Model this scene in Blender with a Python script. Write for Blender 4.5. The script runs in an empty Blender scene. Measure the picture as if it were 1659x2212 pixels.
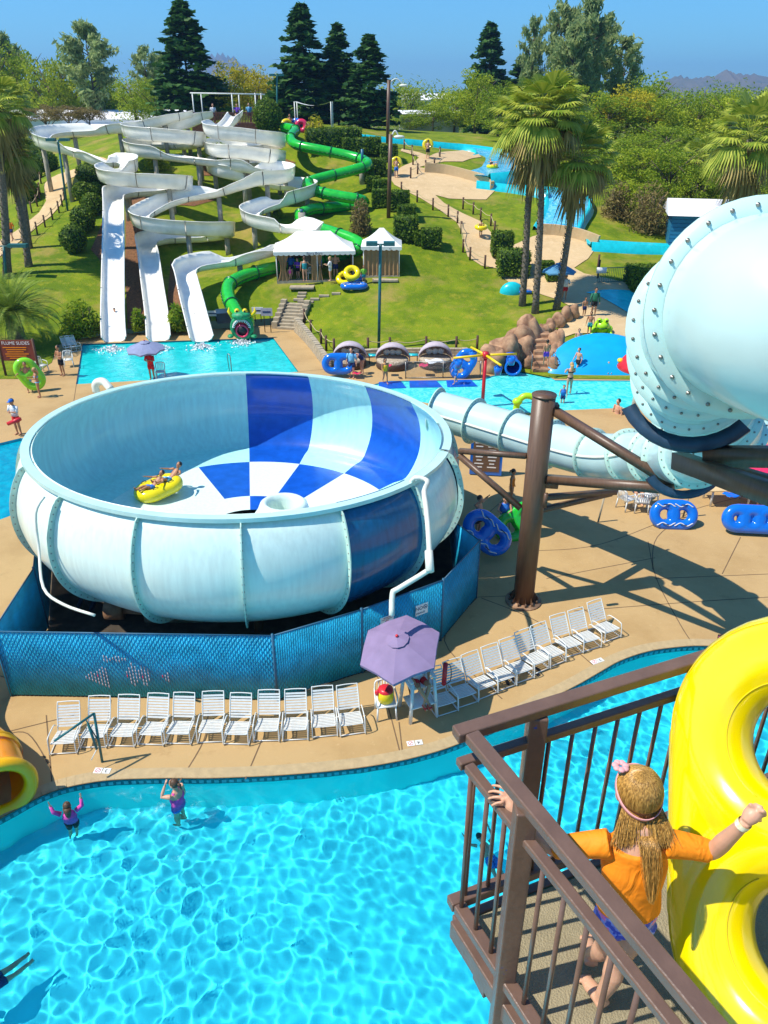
import bpy, bmesh, math, random
import numpy as np
from mathutils import Vector, Matrix, geometry
random.seed(7); np.random.seed(7)
C = bpy.context.scene.collection
R = math.radians; pi = math.pi
# ---------------------------------------------------------------- camera, sky, sun
CAMH = 13.5; PITCH = R(28.1); F = 1660.0
cd = bpy.data.cameras.new("Camera"); cam = bpy.data.objects.new("Camera", cd); C.objects.link(cam)
cam.location = (0, 0, CAMH); cam.rotation_euler = (R(90) - PITCH, 0, 0)
cd.sensor_fit = 'VERTICAL'; cd.sensor_height = 24; cd.lens = 24 * F / 2212; cd.clip_start = .05; cd.clip_end = 9000
bpy.context.scene.camera = cam
sc = bpy.context.scene
wd = bpy.data.worlds.new("World"); sc.world = wd; wd.use_nodes = True
SUN_EL, SUN_DIR = R(56), Vector((-.97, -.24, 0)).normalized()      # towards the sun, horizontally
sky = wd.node_tree.nodes.new('ShaderNodeTexSky'); sky.sky_type = 'NISHITA'; sky.sun_disc = False
sky.sun_elevation = SUN_EL; sky.sun_rotation = math.atan2(SUN_DIR.x, SUN_DIR.y); sky.altitude = 100; sky.air_density = 1.15; sky.dust_density = .2; sky.ozone_density = 2.5
bg = wd.node_tree.nodes['Background']; tint = wd.node_tree.nodes.new('ShaderNodeMixRGB'); tint.blend_type = 'MULTIPLY'; tint.inputs[0].default_value = 1; tint.inputs[2].default_value = (.31, .76, 1.15, 1)
wd.node_tree.links.new(sky.outputs[0], tint.inputs[1]); wd.node_tree.links.new(tint.outputs[0], bg.inputs[0]); bg.inputs[1].default_value = .115
sl = bpy.data.lights.new("Sun", 'SUN'); sl.energy = 4.6; sl.angle = R(.5); sl.color = (1, .95, .86)
so = bpy.data.objects.new("Sun", sl); C.objects.link(so)
sd = Vector((SUN_DIR.x * math.cos(SUN_EL), SUN_DIR.y * math.cos(SUN_EL), math.sin(SUN_EL)))
so.rotation_euler = sd.to_track_quat('Z', 'Y').to_euler(); so.location = (0, 0, 60)
try: sl.cycles.is_caustics_light = True
except Exception as e: print('caustics light', e)
sc.view_settings.view_transform = 'Standard'; sc.view_settings.look = 'None'
sc.view_settings.exposure = .38; sc.view_settings.gamma = 1
try: sc.cycles.use_denoising = True; sc.cycles.max_bounces = 8; sc.cycles.transparent_max_bounces = 12; sc.cycles.sample_clamp_indirect = 6
except Exception: pass
# ---------------------------------------------------------------- from a place in the view to a place in the world
cp, sp_ = math.cos(PITCH), math.sin(PITCH)
def ray(px, py):
    u = (px - 829.5) / F; v = (py - 1106) / F
    return Vector((u, cp - v * sp_, -sp_ - v * cp))
def gp(px, py, z=0.0):
    r = ray(px, py); t = (z - CAMH) / r.z; return Vector((r.x * t, r.y * t, z))
def yp(px, py, Y):
    r = ray(px, py); t = Y / r.y; return Vector((r.x * t, Y, CAMH + r.z * t))
def dp(px, py, Z):
    r = ray(px, py); return Vector((r.x * Z, r.y * Z, CAMH + r.z * Z))
# ---------------------------------------------------------------- materials
MATS = {}
def mat(name, col, rough=.6, var=.12, vscale=3.0, bump=0, bscale=20, metal=0, coat=0, trans=0, spec=.5, sheen=0, sss=0, ior=1.45, col2=None, detail=3):
    if name in MATS: return MATS[name]
    m = bpy.data.materials.new(name); m.use_nodes = True; nt = m.node_tree; b = nt.nodes['Principled BSDF']
    b.inputs['Roughness'].default_value = rough; b.inputs['Metallic'].default_value = metal
    b.inputs['Specular IOR Level'].default_value = spec; b.inputs['IOR'].default_value = ior
    if coat: b.inputs['Coat Weight'].default_value = coat; b.inputs['Coat Roughness'].default_value = .08
    if trans: b.inputs['Transmission Weight'].default_value = trans
    if sss: b.inputs['Subsurface Weight'].default_value = sss; b.inputs['Subsurface Radius'].default_value = (.6, .25, .12); b.inputs['Subsurface Scale'].default_value = .03
    tc = nt.nodes.new('ShaderNodeTexCoord')
    n = nt.nodes.new('ShaderNodeTexNoise'); n.inputs['Scale'].default_value = vscale; n.inputs['Detail'].default_value = detail
    nt.links.new(tc.outputs['Object'], n.inputs['Vector'])
    r = nt.nodes.new('ShaderNodeValToRGB'); r.color_ramp.elements[0].position = .3; r.color_ramp.elements[1].position = .7
    c = np.array(col[:3]); 
    a = c * (1 - var); d = np.array(col2) if col2 is not None else np.minimum(c * (1 + var), 1)
    r.color_ramp.elements[0].color = (*a, 1); r.color_ramp.elements[1].color = (*d, 1)
    nt.links.new(n.outputs[0], r.inputs[0]); nt.links.new(r.outputs[0], b.inputs['Base Color'])
    if bump:
        n2 = nt.nodes.new('ShaderNodeTexNoise'); n2.inputs['Scale'].default_value = bscale; n2.inputs['Detail'].default_value = 3
        nt.links.new(tc.outputs['Object'], n2.inputs['Vector'])
        bm_ = nt.nodes.new('ShaderNodeBump'); bm_.inputs['Strength'].default_value = bump; bm_.inputs['Distance'].default_value = .02
        nt.links.new(n2.outputs[0], bm_.inputs['Height']); nt.links.new(bm_.outputs[0], b.inputs['Normal'])
    MATS[name] = m; return m
def inpoly(px, py, poly):
    poly = np.array(poly); ins = np.zeros(px.shape, bool); n = len(poly); j = n - 1
    for i in range(n):
        xi, yi = poly[i]; xj, yj = poly[j]
        cnd = ((yi > py) != (yj > py)) & (px < (xj - xi) * (py - yi) / (yj - yi + 1e-12) + xi); ins ^= cnd; j = i
    return ins
# ---------------------------------------------------------------- mesh builder
class MB:
    def __init__(s): s.v = []; s.f = []; s.mi = []
    def add(s, vs, fs, mi=0):
        o = len(s.v); s.v.extend([tuple(x) for x in vs]); s.f.extend([tuple(i + o for i in f) for f in fs]); s.mi.extend([mi] * len(fs)); return s
    def box(s, c, d, rot=None, mi=0):
        x, y, z = d[0] / 2, d[1] / 2, d[2] / 2; c = Vector(c)
        P = [Vector(p) for p in ((-x, -y, -z), (x, -y, -z), (x, y, -z), (-x, y, -z), (-x, -y, z), (x, -y, z), (x, y, z), (-x, y, z))]
        if rot is not None:
            M = rot if isinstance(rot, Matrix) else Matrix.Rotation(rot, 3, 'Z')
            P = [M @ p for p in P]
        return s.add([c + p for p in P], [(0, 3, 2, 1), (4, 5, 6, 7), (0, 1, 5, 4), (1, 2, 6, 5), (2, 3, 7, 6), (3, 0, 4, 7)], mi)
    def bar(s, a, b, w, h=None, mi=0, up=(0, 0, 1)):          # square bar from a to b
        a, b = Vector(a), Vector(b); h = h or w; d = (b - a); L = d.length; d.normalize()
        u = Vector(up)
        if abs(d.dot(u)) > .99: u = Vector((0, 1, 0))
        x = d.cross(u).normalized(); z = x.cross(d).normalized()
        M = Matrix((x, d, z)).transposed()
        return s.box((a + b) / 2, (w, L, h), M, mi)
    def tube(s, pts, r, n=10, closed=False, caps=True, mi=0, sx=1.0, up=None):
        pts = [Vector(p) for p in pts]; N = len(pts)
        rr = r if isinstance(r, (list, tuple)) else [r] * N
        o = len(s.v); prev = None
        for i, p in enumerate(pts):
            if closed: d = pts[(i + 1) % N] - pts[i - 1]
            else: d = pts[min(i + 1, N - 1)] - pts[max(i - 1, 0)]
            if d.length < 1e-9: d = Vector((0, 0, 1))
            d.normalize()
            if prev is None:
                u = Vector(up) if up else (Vector((0, 0, 1)) if abs(d.z) < .9 else Vector((0, 1, 0)))
                x = d.cross(u).normalized()
            else:
                x = (prev - d * prev.dot(d));
                x = x.normalized() if x.length > 1e-6 else d.orthogonal().normalized()
            prev = x; y = d.cross(x)
            for k in range(n):
                a = 2 * pi * k / n; q = p + (x * math.cos(a) * sx + y * math.sin(a)) * rr[i]; s.v.append(tuple(q))
        M = N if closed else N - 1
        for i in range(M):
            j = (i + 1) % N
            for k in range(n):
                l = (k + 1) % n
                s.f.append((o + i * n + k, o + i * n + l, o + j * n + l, o + j * n + k)); s.mi.append(mi)
        if caps and not closed:
            s.f.append(tuple(o + k for k in range(n))[::-1]); s.f.append(tuple(o + (N - 1) * n + k for k in range(n))); s.mi += [mi, mi]
        return s
    def ell(s, c, r, n=12, m=8, rot=None, mi=0):               # ellipsoid
        c = Vector(c); r = r if isinstance(r, (tuple, list)) else (r, r, r); vs = []; fs = []
        for i in range(m + 1):
            t = pi * i / m
            for k in range(n):
                a = 2 * pi * k / n; p = Vector((r[0] * math.sin(t) * math.cos(a), r[1] * math.sin(t) * math.sin(a), r[2] * math.cos(t)))
                if rot is not None: p = rot @ p
                vs.append(c + p)
        for i in range(m):
            for k in range(n):
                l = (k + 1) % n; fs.append((i * n + k, (i + 1) * n + k, (i + 1) * n + l, i * n + l))
        return s.add(vs, fs, mi)
    def lathe(s, prof, c=(0, 0, 0), n=24, mi=0, a0=0, a1=2 * pi):
        c = Vector(c); full = abs(a1 - a0 - 2 * pi) < 1e-6; K = n if full else n + 1; vs = []; fs = []
        for r, z in prof:
            for k in range(K):
                a = a0 + (a1 - a0) * k / n; vs.append(c + Vector((r * math.cos(a), r * math.sin(a), z)))
        for i in range(len(prof) - 1):
            for k in range(n):
                l = (k + 1) % K; fs.append((i * K + k, i * K + l, (i + 1) * K + l, (i + 1) * K + k))
        return s.add(vs, fs, mi)
    def poly(s, pts, z0, z1=None, mi=0, holes=()):              # flat polygon or prism
        rings = [[Vector((p[0], p[1], 0)) for p in pts]] + [[Vector((p[0], p[1], 0)) for p in h] for h in holes]
        flat = [p for r_ in rings for p in r_]
        if holes:
            ed = []; o = 0
            for r_ in rings: ed += [(o + i, o + (i + 1) % len(r_)) for i in range(len(r_))]; o += len(r_)
            g = geometry.delaunay_2d_cdt([Vector((p.x, p.y)) for p in flat], ed, [], 0, 1e-6)
            flat = [Vector((p.x, p.y, 0)) for p in g[0]]; tri = []
            for t in g[2]:
                c_ = sum((flat[i] for i in t), Vector()) / len(t); X1 = np.array([c_.x]); Y1 = np.array([c_.y])
                if inpoly(X1, Y1, [p[:2] for p in rings[0]])[0] and not any(inpoly(X1, Y1, [p[:2] for p in h])[0] for h in rings[1:]): tri.append(tuple(t))
        else: tri = geometry.tessellate_polygon(rings)
        zt = z0 if z1 is None else z1
        T = []
        for t in tri:
            a, b, c_ = (flat[i] for i in t)
            T.append(t if (b - a).cross(c_ - a).z > 0 else t[::-1])
        s.add([(p.x, p.y, zt) for p in flat], T, mi)
        if z1 is not None:
            s.add([(p.x, p.y, z0) for p in flat], [t[::-1] for t in T], mi)
            for r_ in rings:
                n = len(r_); s.add([(p.x, p.y, z0) for p in r_] + [(p.x, p.y, z1) for p in r_], [(i, (i + 1) % n, n + (i + 1) % n, n + i) for i in range(n)], mi)
        return s
    def quads(s, V, mi=0):                                       # V: (N,4,3) array
        V = np.asarray(V); o = len(s.v); n = len(V); s.v.extend(map(tuple, V.reshape(-1, 3).tolist()))
        s.f.extend([(o + 4 * i, o + 4 * i + 1, o + 4 * i + 2, o + 4 * i + 3) for i in range(n)]); s.mi.extend([mi] * n); return s
    def mesh(s, name, mats, smooth=True, norm=False):
        me = bpy.data.meshes.new(name); me.from_pydata(s.v, [], s.f)
        for m in (mats if isinstance(mats, (list, tuple)) else [mats]): me.materials.append(m)
        if any(s.mi): me.polygons.foreach_set('material_index', s.mi)
        if norm:
            b = bmesh.new(); b.from_mesh(me); bmesh.ops.recalc_face_normals(b, faces=b.faces); b.to_mesh(me); b.free()
        if smooth:
            me.polygons.foreach_set('use_smooth', [True] * len(me.polygons))
            if smooth is not True:
                try: me.set_sharp_from_angle(angle=R(smooth))
                except Exception: pass
        me.update(); return me
    def build(s, name, mats, parent=None, smooth=True, loc=None, norm=False):
        o = bpy.data.objects.new(name, s.mesh(name, mats, smooth, norm)); C.objects.link(o)
        if parent: o.parent = parent
        if loc is not None: o.location = loc
        return o
def tag(o, label=None, cat=None, group=None, kind=None):
    if label: o['label'] = label
    if cat: o['category'] = cat
    if group: o['group'] = group
    if kind: o['kind'] = kind
    return o
def empty(name, loc=(0, 0, 0), rz=0, label=None, cat=None, group=None):
    o = bpy.data.objects.new(name, None); C.objects.link(o); o.location = loc; o.rotation_euler = (0, 0, rz); o.empty_display_size = .2
    return tag(o, label, cat, group)
def kids(o): return [c for c in bpy.data.objects if c.parent == o]
KID = {}
def copy_tree(o, parent=None, loc=None, rz=None, label=None, group=None):
    c = o.copy(); C.objects.link(c)
    if parent: c.parent = parent
    for ch in kids(o): copy_tree(ch, c)
    if loc is not None: c.location = loc
    if rz is not None: c.rotation_euler = (0, 0, rz)
    if label: c['label'] = label
    if group: c['group'] = group
    return c
def smoothpath(P, n=8, closed=False):                            # Catmull-Rom through P
    P = [Vector(p) for p in P]; out = []; N = len(P)
    for i in range(N if closed else N - 1):
        if closed: a, b, c, d = P[i - 1], P[i], P[(i + 1) % N], P[(i + 2) % N]
        else: a, b, c, d = P[max(i - 1, 0)], P[i], P[i + 1], P[min(i + 2, N - 1)]
        for k in range(n):
            t = k / n; out.append(.5 * ((2 * b) + (c - a) * t + (2 * a - 5 * b + 4 * c - d) * t * t + (3 * b - a - 3 * c + d) * t ** 3))
    if not closed: out.append(P[-1])
    return out
def resample(P, step):
    out = [P[0].copy()]; acc = 0
    for a, b in zip(P, P[1:]):
        L = (b - a).length
        while acc + L >= step:
            t = (step - acc) / L; a = a.lerp(b, t); out.append(a.copy()); L = (b - a).length; acc = 0
        acc += L
    out.append(P[-1].copy()); return out
# ---------------------------------------------------------------- wave pool
POOL_EDGE = [(-330,1990),(-200,1880),(-90,1815),(0,1768),(60,1735),(100,1715),(160,1697),(240,1685),(350,1681),(450,1681),(560,1677),(640,1672),(720,1665),(800,1655),(880,1640),(960,1618),(1030,1590),(1100,1556),(1180,1514),(1250,1478),(1290,1455),(1340,1427),(1400,1407),(1460,1398),(1520,1395),(1620,1402),(1760,1440)]
edge = smoothpath([gp(a, b) for a, b in POOL_EDGE], 5)
pool_outline = [(p.x, p.y) for p in edge] + [(15, 6), (15, -3), (-12, -3), (-12, 5)]
WL = -.12; DEPTH = -1.35
m_pool = mat('pool_plaster', (.018, .62, .72), .7, .08, .5, col2=(.03, .74, .84))
m_water = bpy.data.materials.new('water'); m_water.use_nodes = True
_b = m_water.node_tree.nodes['Principled BSDF']; _b.inputs['Base Color'].default_value = (.80, .97, 1, 1); _b.inputs['Roughness'].default_value = 0.0
_b.inputs['Transmission Weight'].default_value = 1; _b.inputs['IOR'].default_value = 1.33
mb = MB(); mb.poly(pool_outline, DEPTH)
pf = mb.build('pool_floor', m_pool, smooth=False); tag(pf, kind='structure')
try: pf.cycles.is_caustics_receiver = True
except Exception as e: print('recv', e)
mb = MB(); n = len(pool_outline)
mb.add([(x, y, DEPTH) for x, y in pool_outline] + [(x, y, -.2) for x, y in pool_outline], [(i, n + i, n + (i + 1) % n, (i + 1) % n) for i in range(n)])
pw = mb.build('pool_wall', mat('pool_wall', (.03, .72, .70), .7, .08, .5)); tag(pw, kind='structure')
try: pw.cycles.is_caustics_receiver = True
except Exception: pass
# water surface: real waves
xs = np.arange(-12, 13.01, .031); ys = np.arange(-3, 20.5, .031)
ys = ys[ys > 4.2]
X, Y = np.meshgrid(xs, ys); Z = np.zeros_like(X); rs = np.random.RandomState(3)
wx, wy = X + .05 * np.sin(Y * 1.3), Y + .05 * np.sin(X * 1.1)
for i in range(70):
    lam = .40 * 2 ** rs.uniform(-1.0, .9); k = 2 * pi / lam; a = rs.uniform(0, 2 * pi); amp = .0012 * (lam / .5) ** 1.45 * rs.uniform(.4, 1.3)
    Z += amp * np.sin(k * (math.cos(a) * wx + math.sin(a) * wy) + rs.uniform(0, 6.28))
for i in range(24):
    lam = rs.uniform(.13, .22); k = 2 * pi / lam; a = rs.uniform(0, 2 * pi); Z += .00011 * np.sin(k * (math.cos(a) * wx + math.sin(a) * wy) + rs.uniform(0, 6.28)) * (1 + np.sin(.9 * X + .4 * i) * np.sin(.8 * Y + i))
Z *= 1 + .3 * np.sin(.5 * X + 1.0) * np.sin(.43 * Y + .5)
Z += WL
def inpoly(px, py, poly):
    poly = np.array(poly); ins = np.zeros(px.shape, bool); n = len(poly); j = n - 1
    for i in range(n):
        xi, yi = poly[i]; xj, yj = poly[j]
        cnd = ((yi > py) != (yj > py)) & (px < (xj - xi) * (py - yi) / (yj - yi + 1e-12) + xi); ins ^= cnd; j = i
    return ins
ins = inpoly(X, Y, pool_outline)
from math import hypot
# keep cells with any corner inside (they run a little under the deck)
cell = ins[:-1, :-1] | ins[1:, :-1] | ins[:-1, 1:] | ins[1:, 1:]
nx = len(xs); idx = np.arange(X.size).reshape(X.shape)
I, J = np.nonzero(cell)
faces = np.stack([idx[I, J], idx[I, J + 1], idx[I + 1, J + 1], idx[I + 1, J]], 1)
used = np.unique(faces); remap = -np.ones(X.size, int); remap[used] = np.arange(len(used))
me = bpy.data.meshes.new('water'); V = np.stack([X.ravel(), Y.ravel(), Z.ravel()], 1)[used]
me.vertices.add(len(V)); me.vertices.foreach_set('co', V.ravel()); fc = remap[faces].ravel()
me.loops.add(len(fc)); me.loops.foreach_set('vertex_index', fc); me.polygons.add(len(faces))
me.polygons.foreach_set('loop_start', np.arange(0, len(fc), 4)); me.polygons.foreach_set('use_smooth', [True] * len(faces)); me.update(calc_edges=True); me.validate()
me.materials.append(m_water)
wo = bpy.data.objects.new('water', me); C.objects.link(wo); tag(wo, kind='structure')
try: wo.cycles.is_caustics_caster = True
except Exception as e: print('caster', e)
# ---------------------------------------------------------------- pool edge tiles
m_tile = mat('tile_band', (.0, .10, .13), .25, .3, 6, spec=.6); m_tile2 = mat('tile_light', (.03, .30, .36), .25, .2, 6)
m_coping = mat('coping', (.45, .33, .17), .8, .1, 6, bump=.3)
eo = resample(edge, .17)
mb = MB(); up = Vector((0, 0, 1))
for a, b in zip(eo, eo[1:]):
    d = (b - a).normalized(); nrm = d.cross(up)                    # towards the water side
    if nrm.y > 0: nrm = -nrm
    o1 = nrm * .012
    mb.add([a + o1 + up * -.002, b + o1 + up * -.002, b + o1 - up * .19, a + o1 - up * .19], [(0, 1, 2, 3)], 0)
    o2 = nrm * .016; l = a.lerp(b, .2); r_ = a.lerp(b, .8)
    mb.add([l + o2 - up * .05, r_ + o2 - up * .05, r_ + o2 - up * .15, l + o2 - up * .15], [(0, 1, 2, 3)], 1)
tag(mb.build('pool_tile_band', [m_tile, m_tile2], smooth=False), kind='structure')
# ---------------------------------------------------------------- terrain control points (view x, view y, distance)
CT = [(60,500,66),(130,400,75),(106,384,76),(60,300,140),(230,330,85),(222,348,78),(500,285,85),(640,285,85),(450,400,74.5),(421,413,72.5),(321,465,66.5),(300,600,58),(330,632,56),(409,569,62.5),(450,550,63.5),(552,532,63),(563,460,68),(508,450,72),(590,470,66.8),(709,470,68),(760,414,73.5),(684,376,77.5),(350,520,64),(260,500,65),(250,640,54.5),(420,650,53.5),(470,610,56),
(620,607,56),(850,600,56),(760,700,50.3),(1000,700,49.8),(1000,600,57),(850,460,67),(740,330,80),(900,350,80),(1030,510,64),(1000,450,70),(1200,640,54.2),
(1200,560,60),(1400,560,61),(1100,400,76),(1100,340,92),(1400,500,68),(1300,420,75),(1250,700,48.6),(1300,620,54.5),(1380,640,54),(1230,500,65),(1150,480,67),(930,330,84),
(200,480,67),(180,600,56.5),(100,640,53.5),(50,600,56),(-60,560,60),(-60,700,50.5),(100,720,49),(860,520,61),(700,570,59),(1480,640,54),(1550,560,62),(1700,560,64),(1560,470,74),
(350,340,80),(420,305,83),(250,300,92),(120,340,90),(20,420,80),(700,292,87),(820,305,90),(1000,318,96),(1300,330,96),(1500,400,86),(560,330,81),(1080,560,60.3)]
cps = [tuple(yp(*c)) for c in CT]
for x in range(-90, 91, 12):
    cps += [(x, 30, 0), (x, 38, 0), (x, 46.2 if abs(x) < 16 or x < 0 else 46.8, 0), (x, 160, 7.5)]
cps += [(-90, 80, 4), (-90, 120, 6), (90, 80, 3.5), (90, 120, 5), (-70, 60, 2), (70, 60, 1.5)]
cps += [(g.x, g.y, 0) for g in (gp(*q) for q in ((0,819),(112,783),(177,733),(400,727),(590,712),(637,714),(675,754),(732,778),(801,768),(974,768),(1080,780),(1213,817),(1364,819)))]
K = np.array(cps)
def tps_fit(K, lam=.6):
    n = len(K); P = K[:, :2] / 50; D = np.sqrt(((P[:, None] - P[None]) ** 2).sum(-1)); U = np.where(D > 0, D * D * np.log(D + 1e-12), 0)
    A = np.zeros((n + 3, n + 3)); A[:n, :n] = U + np.eye(n) * lam * .002; A[:n, n] = 1; A[:n, n + 1:] = P; A[n, :n] = 1; A[n + 1:, :n] = P.T
    return np.linalg.solve(A, np.r_[K[:, 2], 0, 0, 0])
W_ = tps_fit(K)
GX = np.arange(-95, 95.1, .5); GY = np.arange(30, 165.1, .5)
gx, gy = np.meshgrid(GX, GY); q = np.stack([gx.ravel(), gy.ravel()], 1) / 50
TZ = W_[-3] + q @ W_[-2:]
for i in range(len(K)):
    d2 = ((q - K[i, :2] / 50) ** 2).sum(1); TZ += W_[i] * np.where(d2 > 0, .5 * d2 * np.log(d2 + 1e-24), 0)
TZ = np.maximum(TZ, .02).reshape(gx.shape)
def T(x, y):
    fx = min(max((x + 95) / .5, 0), len(GX) - 1.001); fy = min(max((y - 30) / .5, 0), len(GY) - 1.001)
    i, j = int(fx), int(fy); a, b = fx - i, fy - j
    return float((TZ[j, i] * (1 - a) + TZ[j, i + 1] * a) * (1 - b) + (TZ[j + 1, i] * (1 - a) + TZ[j + 1, i + 1] * a) * b)
def G(px, py, dz=0):                                             # where a line of sight meets the ground
    r = ray(px, py); t = 30 / r.y; st = .25 / r.y; last = None
    while r.y * t < 164:
        x, y, z = r.x * t, r.y * t, CAMH + r.z * t
        if z < T(x, y):
            lo, hi = t - st, t
            for _ in range(12):
                m = (lo + hi) / 2
                if CAMH + r.z * m < T(r.x * m, r.y * m): hi = m
                else: lo = m
            return Vector((r.x * hi, r.y * hi, T(r.x * hi, r.y * hi) + dz))
        t += st
    return Vector((r.x * t, r.y * t, T(r.x * t, r.y * t) + dz))
def drape(pts, dz, step=.6, noise=0):                             # polygon outline laid on the ground, with inner grid points
    out = []
    for a, b in zip(pts, pts[1:] + pts[:1]):
        L = hypot(b[0] - a[0], b[1] - a[1]); n = max(1, int(L / (step * 1.0)))
        out += [(a[0] + (b[0] - a[0]) * k / n, a[1] + (b[1] - a[1]) * k / n) for k in range(n)]
    xs = [p[0] for p in out]; ys = [p[1] for p in out]
    gx, gy = np.meshgrid(np.arange(min(xs) + step / 2, max(xs), step), np.arange(min(ys) + step / 2, max(ys), step))
    m = inpoly(gx, gy, out); inner = list(zip(gx[m].tolist(), gy[m].tolist()))
    n = len(out); r = geometry.delaunay_2d_cdt([Vector(p) for p in out + inner], [(i, (i + 1) % n) for i in range(n)], [list(range(n))], 1, 1e-5)
    mb = MB(); mb.add([(p.x, p.y, T(p.x, p.y) + dz) for p in r[0]], [tuple(f) for f in r[2]]); return mb
# ---------------------------------------------------------------- grass and concrete
def ground_mat(name, cols, scales, bump=.5, bs=40, rough=.9):
    m = bpy.data.materials.new(name); m.use_nodes = True; nt = m.node_tree; b = nt.nodes['Principled BSDF']; b.inputs['Roughness'].default_value = rough; b.inputs['Specular IOR Level'].default_value = .15
    tc = nt.nodes.new('ShaderNodeTexCoord'); prev = None
    for i, (c, s_) in enumerate(zip(cols[1:], scales)):
        n = nt.nodes.new('ShaderNodeTexNoise'); n.inputs['Scale'].default_value = s_; n.inputs['Detail'].default_value = 5; n.inputs['Roughness'].default_value = .65; nt.links.new(tc.outputs['Object'], n.inputs[0])
        r = nt.nodes.new('ShaderNodeValToRGB'); r.color_ramp.elements[0].position = c[3]; r.color_ramp.elements[1].position = c[4]; nt.links.new(n.outputs[0], r.inputs[0])
        mx = nt.nodes.new('ShaderNodeMixRGB'); nt.links.new(r.outputs[0], mx.inputs[0]); mx.inputs[2].default_value = (*c[:3], 1)
        if prev is None: mx.inputs[1].default_value = (*cols[0], 1)
        else: nt.links.new(prev.outputs[0], mx.inputs[1])
        prev = mx
    nt.links.new(prev.outputs[0], b.inputs['Base Color'])
    n2 = nt.nodes.new('ShaderNodeTexNoise'); n2.inputs['Scale'].default_value = bs; n2.inputs['Detail'].default_value = 4; nt.links.new(tc.outputs['Object'], n2.inputs[0])
    bp = nt.nodes.new('ShaderNodeBump'); bp.inputs['Strength'].default_value = bump; bp.inputs['Distance'].default_value = .06; nt.links.new(n2.outputs[0], bp.inputs['Height']); nt.links.new(bp.outputs[0], b.inputs['Normal'])
    return m
m_grass = ground_mat('grass', [(.19, .25, .008), (.11, .175, .006, .4, .6), (.31, .29, .02, .52, .75), (.33, .25, .06, .53, .70)], [.5, 1.6, .22], .8, 14)
m_deck = ground_mat('deck_concrete', [(.50, .33, .145), (.43, .275, .115, .45, .65), (.36, .225, .095, .60, .78), (.56, .38, .18, .6, .75)], [.35, 1.3, 6], .25, 60, .85)
m_path = ground_mat('path_concrete', [(.62, .44, .23), (.52, .36, .18, .45, .7), (.68, .50, .28, .5, .75)], [.4, 2.5], .2, 50, .85)
m_far = ground_mat('far_ground', [(.12, .16, .03), (.22, .18, .08, .4, .7)], [.05], .2, 2)
BND = [(-900,900),(-300,840),(0,819),(60,819),(112,783),(123,747),(144,740),(177,732),(230,723),(400,714),(590,703),(640,700),(689,745),(711,783),(732,776),(801,765),(974,765),(1040,765),(1100,798),(1199,818),(1364,820),(1500,826),(2300,826)]
bnd = [gp(a, b) for a, b in BND]
hill_poly = [(-94, bnd[0].y)] + [(p.x, p.y) for p in bnd[1:]] + [(94, bnd[-1].y), (94, 164), (-94, 164)]
hb = drape(hill_poly, 0, .9); tag(hb.build('hillside_lawn', m_grass), kind='structure')
mb = MB(); mb.add([(-3500, 150, 5.5), (3500, 150, 5.5), (3500, 5000, 5.5), (-3500, 5000, 5.5)], [(0, 1, 2, 3)]); tag(mb.build('far_ground', m_far), kind='structure')
FP = [gp(178, 743), gp(590, 729), gp(645, 803), gp(164, 830)]
KP = [gp(a, b) for a, b in [(790,835),(835,823),(1035,820),(1062,812),(1110,802),(1160,800),(1199,821),(1364,822),(1450,836),(1425,872),(1368,880),(1224,886),(1140,892),(1000,882),(880,864),(810,846)]]
LP = [gp(a, b) for a, b in [(-160,975),(0,957),(45,946),(70,950),(75,1010),(60,1100),(-20,1130),(-200,1120)]]
holes = [pool_outline] + [[(p.x, p.y) for p in reversed(h)] for h in (FP, KP, LP)]
mb = MB(); mb.poly([(-94, -12), (94, -12), (94, 50)] + [(p.x, p.y + .02) for p in reversed(bnd[1:-1])] + [(-94, 40)], 0, holes=holes)
dk = mb.build('pool_deck', m_deck, smooth=False); tag(dk, kind='structure')
mb = MB(); mb.poly([(-94, -30), (94, -30), (94, 60), (-94, 60)], -3, None); tag(mb.build('subsoil', m_deck), kind='structure')
# coping stripe and joints
m_joint = mat('joint', (.16, .10, .05), .9, .2)
def strip(pts, w, z, mbx, mi=0):
    for a, b in zip(pts, pts[1:]):
        a = Vector((a[0], a[1], 0)); b = Vector((b[0], b[1], 0)); d = (b - a)
        if d.length < 1e-6: continue
        n = Vector((-d.y, d.x, 0)).normalized() * w / 2
        mbx.add([(p.x, p.y, z) for p in (a - n, b - n, b + n, a + n)], [(0, 1, 2, 3)], mi)
mb = MB()
for L in [[(240,1512),(232,1560)],[(565,1600),(530,1683)],[(871,1640),(862,1560)],[(868,1640),(820,1470),(783,1452)],[(450,1530),(440,1600),(380,1700)],[(1085,1510),(960,1384),(1030,1292)],[(1285,1440),(1165,1345),(1040,1292)],
    [(1150,1190),(1300,1175),(1500,1100),(1660,1060)],[(1400,1170),(1418,1250),(1470,1350),(1500,1395)],[(1415,1250),(1660,1240)],[(1180,1250),(1415,1205)],[(1030,1290),(1165,1285)],[(1500,1100),(1420,1160),(1410,1230)],
    [(150,930),(165,830)],[(0,1590),(60,1585),(110,1660)],[(20,1580),(160,1545)],[(100,1545),(113,1700)],[(0,1460),(60,1480)],[(1100,1150),(1100,1050)],[(1600,1160),(1560,1240)],[(645,803),(780,790)],[(1030,1130),(1110,1060)],[(1240,1320),(1500,1300),(1660,1290)],[(1300,1340),(1250,1310)]]:
    strip(smoothpath([gp(*q) for q in L], 6), .03, .004, mb)
tag(mb.build('deck_joint', m_joint, smooth=False), kind='structure')
mb = MB(); off = []
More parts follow.
